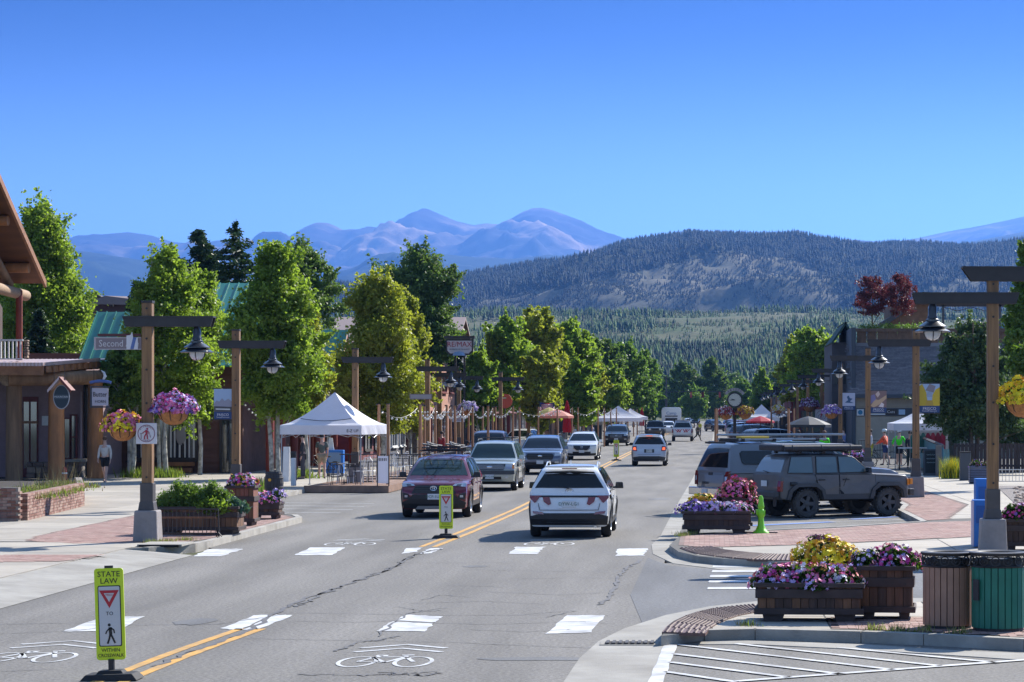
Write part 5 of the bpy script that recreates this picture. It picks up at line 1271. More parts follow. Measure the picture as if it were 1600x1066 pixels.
_wh = {}
def wheel_mesh(r, w, style):
 k = (r, w, style)
 if k in _wh: return _wh[k]
 t = MB(); rr = r * 0.62
 t.lathe([(rr, -w / 2 + .01), (rr + .02, -w / 2), (r - .035, -w / 2), (r - .008, -w / 2 + .03), (r, -w / 2 + .05), (r, w / 2 - .05), (r - .008, w / 2 - .03), (r - .035, w / 2), (rr + .02, w / 2), (rr, w / 2 - .01), (rr - .02, w / 2 - .05), (rr - .02, -w / 2 + .05), (rr, -w / 2 + .01)], n=32, axis='x', caps=False)
 if style == 'offroad':
  for i in range(26):
   a = 2 * PI * i / 26
   for sx in (-1, 1):
    t.box((sx * (w / 2 - .035), math.cos(a + sx * .06) * (r + .003), math.sin(a + sx * .06) * (r + .003)), (.07, .05, .028), rx=a - PI / 2)
 tm = t.data('tyre', M_tyre_mud if style == 'offroad' else M_tyre, 35)
 q = MB()
 q.mi(1).lathe([(rr + .012, w / 2 - .012), (rr - .03, w / 2 - .03), (rr - .04, w / 2 - .09), (.05, w / 2 - .11), (.01, w / 2 - .11)], n=28, axis='x', caps=False)
 q.mi(1).lathe([(rr + .012, -w / 2 + .012), (rr - .03, -w / 2 + .03), (.01, -w / 2 + .06)], n=28, axis='x', caps=False)
 q.mi(0).lathe([(rr + .012, w / 2 - .008), (rr - .012, w / 2 - .004), (rr - .028, w / 2 - .03)], n=28, axis='x', caps=False)
 ns = 5
 for i in range(ns):
  a = 2 * PI * i / ns
  for da in ((-.16, .16) if style != 'offroad' else (0,)):
   c, s_ = math.cos(a + da), math.sin(a + da); ra = rr * .52
   q.box((w / 2 - .035, c * ra, s_ * ra), (.03, rr * .98, .045 if style != 'offroad' else .10), rx=a + da)
 q.lathe([(.075, w / 2 - .05), (.07, w / 2 - .01), (.03, w / 2), (.005, w / 2)], n=14, axis='x', caps=False)
 rm = q.data('rim', [M_rimd if style == 'offroad' else M_rim, M_under], 35)
 _wh[k] = (tm, rm); return _wh[k]

def make_car(name, label, sp, loc, rz, cat='car', group=None):
 root = thing(name, label, cat, (*loc, 0), rz, group)
 paint = sp['paint']; L, W0, H = sp['L'], sp['W'] / 2, sp['H']; r, zb = sp['r'], sp.get('zb', 0.30)
 ya, yb = sp['axles']; ra = r + sp.get('gap', 0.06)
 low = smooth_poly([sp['low'][0]] + sp['low'][1:], sp.get('sm', 1), closed=False)
 under = []
 def arch(yc):
  cz = r; a0 = math.asin(min(1, max(-1, (zb - cz) / ra)))
  n = 12
  if sp.get('square'):
   k = ra
   return [(yc - k * 1.05, zb), (yc - k * .92, zb + .22), (yc - k * .55, cz + k * .93), (yc + k * .55, cz + k * .93), (yc + k * .92, zb + .22), (yc + k * 1.05, zb)]
  return [(yc + ra * math.cos(PI - a0 - (PI - 2 * a0) * t / n), cz + ra * math.sin(PI - a0 - (PI - 2 * a0) * t / n)) for t in range(n + 1)]
 pts = low + arch(yb) + arch(ya)
 pts = densify(pts, 0.22)
 zw = sp.get('zw', 0.75)
 def Wb(y, z):
  e = max(0, (abs(y) - (L / 2 - 0.75)) / 0.75)
  t = 1 - 0.075 * e * e
  zz = (z - zw)
  return W0 * t * (1 - 0.055 * min(1, max(0, zz / 0.5)) - 0.05 * min(1, max(0, -zz / 0.5)) ** 1.5)
 body = Shell(pts, Wb, sp.get('cf', .16), sp.get('cr', .10), crown=sp.get('crown', .04), zc=0.8, edge=sp.get('edge', .04))
 bo = body.build('body', paint, root)
 MB().b2(-W0 * .74, W0 * .74, -L / 2 + .25, L / 2 - .25, zb - .06, zb + .4).build('underbody', M_under, root)
 tm, rm = wheel_mesh(r, sp.get('tw', .225), sp.get('wheel', 'road'))
 for y in (ya, yb):
  for sx in (-1, 1):
   w = link('wheel', tm, root, (sx * (W0 - sp.get('tw', .225) / 2 - .015 + sp.get('wout', 0)), y, r), (0, 0, 0 if sx > 0 else PI)); link('rim', rm, w)
 # greenhouse
 gh = smooth_poly(sp['top'], 1, closed=False); gh = gh + [(sp['top'][-1][0], sp['belt'] - .12), (sp['top'][0][0], sp['belt'] - .12)]
 gh = densify(gh, .25); Wt, zt = sp['Wt'], H; Wg = sp.get('Wg', W0 * .965)
 def Wgh(y, z): return lerp(Wg, Wt, min(1, max(0, (z - sp['belt']) / (zt - sp['belt']))) ** 1.15)
 g = Shell(gh, Wgh, sp.get('gcf', .10), sp.get('gcr', .06), crown=.035, zc=sp['belt'] + .2, edge=.05)
 g.build('cabin', sp.get('cabinpaint', paint), root)
 gm = sp.get('glass', M_glass)
 ws = sp['ws']; rw = sp['rw']
 g.glass(ws[0], ws[1], *ws[2:]).build('windshield', gm, root, smooth=30)
 if rw: g.glass(rw[0], rw[1], *rw[2:]).build('rear_window', sp.get('rglass', M_glass), root, smooth=30)
 for sx in (-1, 1):
  for P in sp['sidewin']:
   if sp.get('trim'):
    cx = sum(p[0] for p in P) / len(P); cz = sum(p[1] for p in P) / len(P)
    g.side([(cx + (p[0] - cx) * 1.045, cz + (p[1] - cz) * 1.09) for p in P], sx, 0.004).build('window_frame', M_black, root)
   g.side(P, sx, 0.009).build('side_window', sp.get('sglass', gm), root)
  for P in sp.get('doors', []):
   cx = sum(p[0] for p in P) / len(P); cz = sum(p[1] for p in P) / len(P)
   gp = body.side([(p[0] + (.014 if p[0] > cx else -.014), p[1] + (.010 if p[1] > cz else -.014)) for p in P], sx, 0.002).build('door_gap', M_under, root)
   dpn = body.side(P, sx, 0.008).build('door', paint, root)
   hy, hz_ = min(p[0] for p in P) + .14, sp['belt'] - .14
   MB().box((sx * (body.W(hy, hz_) + .022), hy + .04, hz_), (.035, .2, .03)).build('handle', sp.get('handle', paint), dpn, bevel=.008)
  if sp.get('clad'):
   for yc in (ya, yb):
    n = 14; inn = []; ou = []; w_ = sp.get('cladw', .07)
    if sp.get('square'):
     k = ra; base = [(-1.05, zb), (-.92, zb + .22), (-.55, r + k * .93), (.55, r + k * .93), (.92, zb + .22), (1.05, zb)]
     inn = [(yc + a * k, z) for a, z in base]; ou = [(yc + a * (k + w_), z + (w_ if z > zb + .3 else w_ * .4 if z > zb else 0)) for a, z in base]
    else:
     a0 = math.asin(min(1, max(-1, (zb - r) / ra)))
     for t in range(n + 1):
      a = PI - a0 - (PI - 2 * a0) * t / n
      inn.append((yc + ra * math.cos(a), r + ra * math.sin(a))); ou.append((yc + (ra + w_) * math.cos(a), r + (ra + w_) * math.sin(a)))
    poly = inn + ou[::-1]; b = MB(); dd = sp.get('flare', .018)
    V = [(sx * (body.W(y, z) + dd), y, z) for y, z in poly] + [(sx * (body.W(y, z) - .05), y, z) for y, z in poly]
    m_ = len(inn); N = 2 * m_
    fs = [(i, i + 1, N - 2 - i, N - 1 - i) for i in range(m_ - 1)] + [(i, (i + 1) % N, N + (i + 1) % N, N + i) for i in range(N)]
    b.add(V, fs); b.build('arch_trim', sp['clad'], root)
   body.side([(yb + ra, zb - .01), (ya - ra, zb - .01), (ya - ra, zb + .13), (yb + ra, zb + .13)], sx, .016).build('sill', sp['clad'], root)
  # mirror
  my, mz = sp['mirror']; mw = g.W(my, mz)
  mo = MB().box((sx * (mw + .13), my, mz + .05), (.20, .11, .15), taper=.85).box((sx * (mw + .02), my + .02, mz), (.1, .05, .05)).build('door_mirror', sp.get('mirrormat', M_black), root, bevel=.02)
  MB().box((sx * (mw + .13), my - .058, mz + .05), (.14, .006, .09)).build('mirror_glass', M_glass, mo)
 def put(lst, front):
  for it in lst:
   nm, poly, m = it[:3]; d = it[3] if len(it) > 3 else .012; mir = it[4] if len(it) > 4 else False
   for q in ([poly, [(-x, z) for x, z in poly]] if mir else [poly]):
    body.end(q, front, d).build(nm, m, root)
 put(sp.get('front', []), True); put(sp.get('rear', []), False)
 for front, z, txt in sp.get('plates', []):
  y = body.plan(body.hit(z, front), 0); sg = 1 if front else -1
  p = MB().box((0, y + sg * .03, z), (.31, .012, .155)).build('licence_plate', M_plate, root, bevel=.006)
  if txt: text(txt, .105, M_plateg, p, (0, y + sg * .038, z), rz=PI if front else 0, depth=.002)
 if sp.get('slats'):
  x_, z0, z1, k, m = sp['slats']
  for i in range(k):
   z = lerp(z0, z1, (i + .5) / k); xx = x_ * (1 - .08 * abs(z - (z0 + z1) / 2) / (z1 - z0))
   body.end([(-xx, z - .010), (xx, z - .010), (xx, z + .010), (-xx, z + .010)], True, .026, .03).build('grille_bar', m, root)
 if sp.get('vslats'):
  x_, z0, z1, k, m = sp['vslats']
  for i in range(k):
   x = lerp(-x_, x_, (i + .5) / k)
   body.end([(x - .012, z0), (x + .012, z0), (x + .012, z1), (x - .012, z1)], True, .03, .03, sub=.3).build('grille_bar', m, root)
 if sp.get('emblem'):
  kind, front, x, z, m = sp['emblem']; y = body.plan(body.hit(z, front), 0) + (.035 if front else -.03)
  b = MB()
  def ring(rx, rz_, cx=0, cz=0, t=.011, n=20): b.tube([(x + cx + rx * math.cos(2 * PI * k / n), y, z + cz + rz_ * math.sin(2 * PI * k / n)) for k in range(n + 1)], t, 5)
  if kind == 'ovals': ring(.085, .058); ring(.03, .052); ring(.055, .022, 0, .03)
  elif kind == 'slant': ring(.085, .048); b.tube([(x - .05, y, z - .03), (x - .02, y, z + .03)], .010, 5); b.tube([(x + .02, y, z - .03), (x + .05, y, z + .03)], .010, 5); b.tube([(x - .035, y, z), (x + .035, y, z)], .008, 5)
  elif kind == 'wing': ring(.07, .055); b.tube([(x - .06, y, z + .01), (x - .02, y, z + .015), (x, y, z - .025), (x + .02, y, z + .015), (x + .06, y, z + .01)], .010, 5)
  elif kind == 'oval': b.ball((x, y, z), 1, 14, 8, (.105, .012, .043))
  elif kind == 'bar': b.box((x, y, z), (.19, .012, .05)).box((x, y, z), (.06, .012, .085))
  b.build('emblem', m, root)
 rk = sp.get('rails')
 if rk:
  for sx in (-1, 1):
   x = sx * (Wt - .02)
   MB().tube([(x, rk[0], H - .03), (x, rk[0] - .2, H + .03), (x, rk[1] + .35, H + .02), (x, rk[1], H - .06)], .016, 6).build('roof_rail', sp.get('railmat', M_black), root, smooth=40)
  for y in sp.get('bars', []): MB().box((0, y, H + .075), (2 * Wt + .1, .07, .03)).build('roof_bar', M_black, root, bevel=.01)
 if sp.get('spoiler'):
  y, z = sp['spoiler']; MB().box((0, y, z), (Wt * 1.86, .26, .035), rx=R(-7)).build('spoiler', paint, root, bevel=.012)
  MB().box((0, y - .12, z - .035), (.34, .015, .022)).build('brake_light', sp.get('brake', M_red), root)
 if sp.get('wiper'): MB().tube(sp['wiper'], .009, 5).build('wiper', M_black, root)
 if sp.get('exhaust'): MB().cyl((sp['exhaust'], -L / 2 - .02, .27), .03, .15, 10, axis='y').build('exhaust', M_chrome, root)
 return root, body, g

def rectp(x0, x1, z0, z1): return [(x0, z0), (x1, z0), (x1, z1), (x0, z1)]
def paintm(name, c, fl=0.0, rough=0.28, **k): return mat(name, c, rough, metal=fl, coat=1.0 if rough < .5 else 0, spec=0.5, **k)
P_white = paintm('paint_pearl_white', (0.78, 0.785, 0.78)); P_red = paintm('paint_dark_red', (0.15, 0.008, 0.018), 0.3)
P_sage = paintm('paint_sage_silver', (0.42, 0.45, 0.41), 0.35); P_blue = paintm('paint_slate_blue', (0.13, 0.155, 0.215), 0.35)
P_blk = paintm('paint_black', (0.018, 0.018, 0.024)); P_sil = paintm('paint_silver', (0.56, 0.57, 0.60), 0.35)
P_jeep = mat('paint_matt_grey', (0.115, 0.108, 0.106), 0.5, 0.12, 3, coat=0.15, dirt=((0.17, 0.14, 0.105), 0.45, 1.1))
P_tund = mat('paint_grey_metallic', (0.17, 0.175, 0.19), 0.33, coat=0.8, metal=0.3)
P_teal = paintm('paint_teal', (0.05, 0.10, 0.105), 0.2); P_plum = paintm('paint_plum', (0.06, 0.03, 0.045), 0.2)

# crossover outline shared by several
def crossover(paint, **k):
 sp = dict(L=4.56, W=1.86, H=1.66, r=.355, axles=(1.36, -1.34), paint=paint, belt=1.03, Wt=.60, zw=.72,
   low=[(2.16, .24), (2.26, .36), (2.29, .55), (2.27, .78), (2.19, .92), (1.9, 1.00), (1.1, 1.06), (0.0, 1.05), (-1.2, 1.07), (-2.02, 1.10), (-2.13, 1.02), (-2.20, .85), (-2.24, .62), (-2.25, .42), (-2.14, .26)],
   top=[(1.22, 1.02), (.98, 1.14), (.42, 1.50), (.12, 1.60), (-.6, 1.66), (-1.3, 1.635), (-1.82, 1.58), (-2.10, 1.08), (-2.12, 1.0)],
   ws=((1.0, 1.12), (.36, 1.53), .90, .86), rw=((-1.87, 1.50), (-2.07, 1.13), .80, .90),
   sidewin=[[(.78, 1.10), (.28, 1.46), (.02, 1.54), (-.28, 1.565), (-.30, 1.09)], [(-.38, 1.09), (-.36, 1.565), (-1.0, 1.56), (-1.15, 1.12)], [(-1.24, 1.12), (-1.10, 1.55), (-1.52, 1.52), (-1.72, 1.22)]],
   doors=[[(.98, .42), (1.0, 1.0), (-.30, 1.02), (-.30, .42)], [(-.35, .42), (-.35, 1.02), (-1.2, 1.04), (-1.22, .85), (-.98, .55), (-.93, .42)]],
   mirror=(.72, 1.06), clad=M_black, rails=(.2, -1.2), spoiler=(-1.86, 1.60), gcf=.12, gcr=.09)
 sp.update(k); return sp

def tucson():
 sp = crossover(P_white, wiper=[(0, -2.13, 1.12), (-.3, -2.115, 1.16)],
  rear=[('bumper', [(-.86, .30), (.86, .30), (.88, .50), (.60, .57), (-.60, .57), (-.88, .50)], M_black, .02), ('diffuser', [(-.45, .24), (.45, .24), (.5, .36), (-.5, .36)], M_silver, .035),
   ('reflector', [(.56, .54), (.80, .56), (.82, .62), (.60, .60)], M_red, .03, True), ('light_bar', [(-.88, .925), (.88, .925), (.88, .965), (-.88, .965)], M_black, .018),
   ('tail_light', [(.60, .965), (.885, .965), (.89, .91), (.78, .80), (.74, .82), (.68, .91)], M_red, .022, True), ('tail_light', [(.44, .93), (.60, .93), (.56, .82), (.46, .75), (.40, .78)], M_red, .022, True),
   ('tail_trim', [(.58, .925), (.68, .91), (.62, .84), (.58, .86)], M_white_p, .02, True),
   ('plate_recess', rectp(-.24, .24, .68, .86), M_white_p, .010), ('hatch_seam', rectp(-.66, .66, .635, .645), M_under, .014), ('hatch_seam', [(.655, .645), (.665, .645), (.70, .79), (.69, .79)], M_under, .014, True)],
  plates=[(False, .775, 'DYW-LG1')], emblem=('slant', False, 0, 1.065, M_chrome), exhaust=.6, railmat=P_white)
 root, b, g = make_car('white_suv', 'white SUV seen from behind, nearest car on the road, with slim red tail lights', sp, (G(893, 838)[0], 55.4), R(0))
 MB().prism([(0, 0), (.13, .0), (.02, .09)], -.01, .01, 'x').build('antenna_fin', P_white, root, loc=(0, -1.45, 1.655))
 return root
M_white_p = P_white
def rav4():
 sp = crossover(P_red, H=1.69, glass=M_glassg,
  front=[('lower_bumper', [(-.80, .26), (.80, .26), (.86, .42), (.70, .50), (.55, .64), (-.55, .64), (-.70, .50), (-.86, .42)], M_black, .016), ('skid_plate', [(-.50, .24), (.50, .24), (.42, .33), (-.42, .33)], M_silver, .03),
   ('grille', [(-.60, .66), (.60, .66), (.50, .84), (.44, .88), (-.44, .88), (-.50, .84)], M_black, .02), ('headlight', [(.50, .87), (.84, .84), (.87, .92), (.80, .945), (.56, .92)], M_lens, .02, True),
   ('headlight_inner', [(.60, .875), (.72, .868), (.74, .915), (.62, .908)], M_lensd, .026, True), ('fog_lamp_recess', [(.62, .52), (.82, .50), (.85, .68), (.70, .66)], M_black, .02, True), ('fog_lamp', rectp(.70, .78, .56, .62), M_lens, .03, True)],
  slats=(.50, .68, .87, 4, M_grey), plates=[(True, .58, 'DCF-1LR')], emblem=('ovals', True, 0, .80, M_chrome), rails=(.3, -1.6), bars=(.0, -1.1), mirror=(.74, 1.08))
 root, b, g = make_car('red_suv', 'dark red SUV with a loaded roof rack leading the oncoming line', sp, (G(683, 808)[0], 65.4), R(180))
 # roof basket and bicycles' trays
 b = MB()
 for x in (-.52, .52): b.tube([(x, .5, 1.86), (x, -1.3, 1.86)], .018, 6)
 for y in (.5, -1.3): b.tube([(-.52, y, 1.86), (.52, y, 1.86)], .018, 6)
 for y in np.linspace(.4, -1.2, 9): b.tube([(-.52, y, 1.79), (.52, y, 1.79)], .012, 5)
 for x in (-.52, -.26, 0, .26, .52): b.tube([(x, .5, 1.79), (x, .5, 1.86)], .012, 5)
 b.build('roof_basket', M_black, root)
 for x, s in ((-.3, .0), (.33, .1)):
  b = MB()
  b.tube([(x, .35, 1.90), (x + .16, -.4, 2.0), (x, -1.1, 1.90)], .025, 6)
  for y in (.2, -.9): b.tube([(x + .2 * math.cos(t), y + s + .34 * math.sin(t), 1.93 + .03 * math.cos(t)) for t in [k * PI / 8 for k in range(17)]], .016, 5)
  b.build('rack_load', M_grey, root)
 return root
def cx5():
 sp = crossover(P_white, H=1.67, rails=None, bars=None, L=4.55, mirrormat=P_white,
  front=[('grille', [(-.46, .72), (-.30, .58), (.30, .58), (.46, .72), (.50, .86), (-.50, .86)], M_black, .02), ('grille_trim', [(-.52, .72), (-.33, .55), (.33, .55), (.52, .72), (.48, .72), (.31, .575), (-.31, .575), (-.48, .72)], M_chrome, .03),
   ('lower_bumper', [(-.80, .28), (.80, .28), (.84, .42), (.55, .40), (-.55, .40), (-.84, .42)], M_black, .016), ('headlight', [(.52, .80), (.84, .84), (.86, .92), (.54, .86)], M_lens, .02, True), ('intake', rectp(-.52, .52, .40, .50), M_black, .018)],
  plates=[(True, .52, '')], emblem=('wing', True, 0, .76, M_chrome))
 return make_car('white_suv', 'white SUV coming towards us, between the blue grey SUV and the black SUV', sp, (G(910, 719)[0], 139.4), R(180))
def captiva():
 sp = crossover(P_sil, H=1.73, W=1.85, rails=(.2, -1.6), bars=(-.1, -1.1), brake=M_redlit, wiper=None,
  rear=[('bumper', [(-.80, .28), (.80, .28), (.86, .46), (.50, .52), (-.50, .52), (-.86, .46)], M_grey, .02), ('tail_light', [(.62, .78), (.86, .80), (.88, 1.02), (.66, 1.05)], M_red, .02, True), ('brake_lamp', [(.68, .84), (.82, .85), (.83, .97), (.70, .98)], M_redlit, .028, True),
   ('hatch_seam', rectp(-.60, .60, .60, .61), M_under, .014), ('plate_recess', rectp(-.26, .26, .70, .88), M_grey, .010)],
  plates=[(False, .79, 'GPR-19')], exhaust=.55, railmat=M_black)
 r, b, g = make_car('silver_suv', 'silver SUV driving away with its brake lights lit, beyond the far yellow sign', sp, (G(1015, 728)[0], 124.8), 0)
 return r
def explorer_old():
 sp = dict(L=4.81, W=1.87, H=1.80, r=.37, axles=(1.50, -1.39), paint=P_sage, belt=1.10, Wt=.66, zw=.78, clad=M_grey, cladw=.05, glass=M_glassg,
  low=[(2.30, .34), (2.40, .46), (2.41, .70), (2.37, .78), (2.36, .92), (2.25, 1.03), (1.6, 1.10), (1.1, 1.12), (-.5, 1.13), (-2.1, 1.14), (-2.36, 1.10), (-2.40, .8), (-2.40, .45), (-2.3, .34)],
  top=[(1.25, 1.08), (1.02, 1.17), (.52, 1.62), (.3, 1.74), (-.3, 1.79), (-1.6, 1.79), (-2.15, 1.74), (-2.33, 1.14), (-2.34, 1.08)],
  ws=((1.05, 1.17), (.47, 1.67), .92, .88), rw=((-2.20, 1.66), (-2.31, 1.2), .84, .88),
  sidewin=[[(.86, 1.16), (.44, 1.60), (.28, 1.68), (-.22, 1.69), (-.24, 1.15)], [(-.32, 1.15), (-.30, 1.69), (-1.1, 1.69), (-1.12, 1.15)], [(-1.22, 1.15), (-1.20, 1.69), (-1.95, 1.66), (-2.05, 1.16)]],
  doors=[[(1.0, .42), (1.02, 1.06), (-.26, 1.08), (-.26, .42)], [(-.31, .42), (-.31, 1.08), (-1.16, 1.08), (-1.1, .7), (-.98, .42)]],
  front=[('lower_bumper', [(-.84, .36), (.84, .36), (.86, .58), (-.86, .58)], P_sage, .03), ('intake', rectp(-.42, .42, .42, .52), M_black, .036), ('grille', [(-.50, .76), (.50, .76), (.56, .97), (-.56, .97)], M_black, .02),
   ('headlight', [(.56, .80), (.86, .78), (.88, .96), (.58, .97)], M_lens, .02, True), ('side_marker', rectp(.80, .87, .80, .95), M_amber, .026, True), ('fog_lamp', rectp(.55, .66, .45, .53), M_lens, .04, True), ('bumper_bar', rectp(-.88, .88, .60, .74), M_grey, .035)],
  slats=(.52, .78, .95, 4, M_silver), plates=[(True, .52, 'BUG-04')], emblem=('oval', True, 0, .86, M_chrome), mirror=(.80, 1.14), rails=(.1, -1.9), bars=(-.4, -1.4), mirrormat=P_sage)
 return make_car('sage_suv', 'sage silver older SUV with a chrome grille, second in the oncoming line', sp, (G(767, 767)[0], 86.8), R(180))
def explorer_new():
 sp = dict(L=5.0, W=2.0, H=1.78, r=.38, axles=(1.55, -1.32), paint=P_blue, belt=1.10, Wt=.68, zw=.75, clad=M_black,
  low=[(2.38, .30), (2.47, .42), (2.49, .65), (2.46, .90), (2.36, 1.02), (1.8, 1.10), (1.15, 1.14), (-.5, 1.14), (-2.1, 1.16), (-2.4, 1.10), (-2.46, .8), (-2.46, .42), (-2.36, .30)],
  top=[(1.35, 1.10), (1.12, 1.18), (.55, 1.58), (.25, 1.70), (-.4, 1.77), (-1.5, 1.76), (-2.1, 1.70), (-2.36, 1.16), (-2.38, 1.08)],
  ws=((1.15, 1.18), (.50, 1.62), .92, .88), rw=((-2.15, 1.62), (-2.33, 1.2), .84, .88),
  sidewin=[[(.95, 1.17), (.44, 1.56), (.2, 1.65), (-.22, 1.67), (-.24, 1.15)], [(-.32, 1.15), (-.30, 1.67), (-1.1, 1.67), (-1.12, 1.16)], [(-1.22, 1.16), (-1.20, 1.66), (-1.8, 1.62), (-2.05, 1.2)]],
  doors=[[(1.05, .42), (1.06, 1.08), (-.26, 1.09), (-.26, .42)], [(-.31, .42), (-.31, 1.09), (-1.16, 1.09), (-1.1, .7), (-.92, .42)]],
  front=[('lower_bumper', [(-.86, .30), (.86, .30), (.88, .46), (.60, .56), (-.60, .56), (-.88, .46)], M_black, .02), ('grille', [(-.56, .68), (.56, .68), (.62, .86), (.54, .95), (-.54, .95), (-.62, .86)], M_black, .025), ('headlight', [(.64, .84), (.94, .86), (.95, .96), (.66, .97)], M_lens, .02, True), ('fog_lamp', rectp(.66, .84, .52, .60), M_lens, .03, True)],
  slats=(.54, .70, .92, 2, M_grey), plates=[(True, .56, '')], emblem=('oval', True, 0, .84, M_chrome), mirror=(.86, 1.14), rails=(.1, -1.9), mirrormat=P_blue)
 r = make_car('blue_suv', 'slate blue grey SUV with a wide black grille, third in the oncoming line', sp, (G(846, 741)[0], 108.8), R(180))
 return r, sp
def cruiser(spn):
 sp = dict(spn); sp.update(paint=P_blk, H=1.88, r=.39, emblem=('ovals', True, 0, .84, M_chrome), slats=(.5, .70, .93, 4, M_silver), W=1.97)
 return make_car('black_suv', 'black SUV with silver barred grille, coming towards us beside the far yellow sign', sp, (G(963, 697)[0], 195), R(180))

def cherokee():
 sp = dict(L=4.24, W=1.76, H=1.72, r=.385, tw=.265, axles=(1.33, -1.245), paint=P_jeep, belt=1.16, Wt=.66, Wg=.815, zw=.80, zb=.50, wheel='offroad', square=True, clad=M_grey, cladw=.10, flare=.06, sm=0, cf=.05, cr=.04, gcf=.04, gcr=.03, crown=.02, edge=.03, gap=.10, wout=.03,
  low=[(2.02, .50), (2.06, .60), (2.06, .98), (2.02, 1.10), (1.96, 1.13), (.95, 1.18), (-.5, 1.18), (-1.96, 1.18), (-2.0, 1.16), (-2.05, .85), (-2.06, .58), (-2.0, .50)],
  top=[(1.02, 1.14), (.88, 1.19), (.42, 1.60), (.30, 1.68), (.0, 1.715), (-1.5, 1.715), (-1.72, 1.68), (-1.98, 1.18), (-2.0, 1.12)],
  ws=((.93, 1.20), (.42, 1.62), .94, .92), rw=((-1.74, 1.62), (-1.95, 1.22), .86, .88), rglass=mat('hazy_rear_glass', (.20, .24, .27), .1, coat=.6), sglass=mat('clear_side_glass', (.055, .10, .115), .05, coat=.6, spec=.9),
  sidewin=[[(.74, 1.22), (.36, 1.56), (.26, 1.62), (-.16, 1.63), (-.18, 1.21)], [(-.26, 1.21), (-.24, 1.63), (-.85, 1.63), (-.90, 1.21)], [(-1.02, 1.21), (-1.0, 1.63), (-1.62, 1.63), (-1.78, 1.22)]],
  doors=[[(.90, .56), (.92, 1.14), (-.20, 1.15), (-.20, .56)], [(-.24, .56), (-.24, 1.15), (-.96, 1.15), (-.88, .9), (-.62, .56)]],
  front=[('grille', rectp(-.48, .48, .82, 1.04), M_black, .02), ('headlight', rectp(.52, .72, .84, 1.02), M_lens, .02, True), ('side_marker', rectp(.74, .84, .84, 1.02), M_amber, .02, True)],
  rear=[('tail_light', rectp(.70, .84, .72, 1.0), M_red, .03, True), ('hatch_seam', rectp(-.66, .66, .70, .712), M_under, .014)],
  plates=[(False, .92, '')], mirror=(.66, 1.22), handle=M_black, trim=True, wiper=[(.1, -2.03, 1.2), (.1, -1.99, 1.22), (-.2, -1.98, 1.26)])
 h = R(28)
 root, b, g = make_car('grey_boxy_suv', 'matt dark grey boxy off-road SUV with knobbly dusty tyres and a flat roof box', sp, (3.23, 64.6), h - PI / 2)
 MB().b2(-.80, .80, 2.06, 2.22, .56, .74).build('front_bumper', M_grey, root, bevel=.03)
 MB().b2(-.80, .80, -2.20, -2.05, .56, .72).build('rear_bumper', M_grey, root, bevel=.03)
 for sx in (-1, 1): MB().box((sx * .70, -2.13, .50), (.14, .03, .36)).build('mud_flap', M_black, root)
 MB().b2(.83, .90, 2.02, 2.10, .86, 1.02).build('marker_light', M_amber, root, bevel=.01)
 for y in (.15, -.6, -1.35):
  MB().box((0, y, 1.775), (1.36, .06, .035)).box((-.6, y, 1.74), (.08, .08, .06)).box((.6, y, 1.74), (.08, .08, .06)).build('roof_bar', M_black, root, bevel=.008)
 # folded roof tent / awning box
 MB().b2(-.60, .66, -1.90, .38, 1.80, 1.955).build('roof_box', mat('roof_box_dark', (.03, .03, .035), .5, .2, 5, bump=.2), root, bevel=.03)
 MB().b2(-.58, .60, -1.85, .34, 1.956, 1.975).build('roof_box_lid', mat('roof_box_cloth', (.20, .22, .27), .6, .15, 4), root, bevel=.02)
 MB().tube([(.70, -1.85, 1.87), (.70, .55, 1.87)], .075, 10).build('awning_roll', mat('awning_bag', (.035, .035, .04), .7, .2, 8, bump=.3), root, smooth=40)
 for y in (-1.6, -.7, .2): MB().tube([(.70 + .08 * math.cos(t), y, 1.87 + .08 * math.sin(t)) for t in [k * PI / 6 for k in range(13)]], .008, 5).build('awning_strap', M_grey, root)
 MB().tube([(-.6, -1.3, .62), (-.6, 1.3, .55)], .05, 8).tube([(.0, -1.6, .5), (.0, 1.5, .5)], .045, 8).box((0, -1.24, .40), (1.2, .10, .12)).box((0, 1.33, .42), (1.2, .10, .12)).build('axles', M_under, root)
 MB().tube([(.88, -1.75, .92), (.88, -1.55, .92)], .05, 8).build('fuel_filler', M_black, root)
 return root
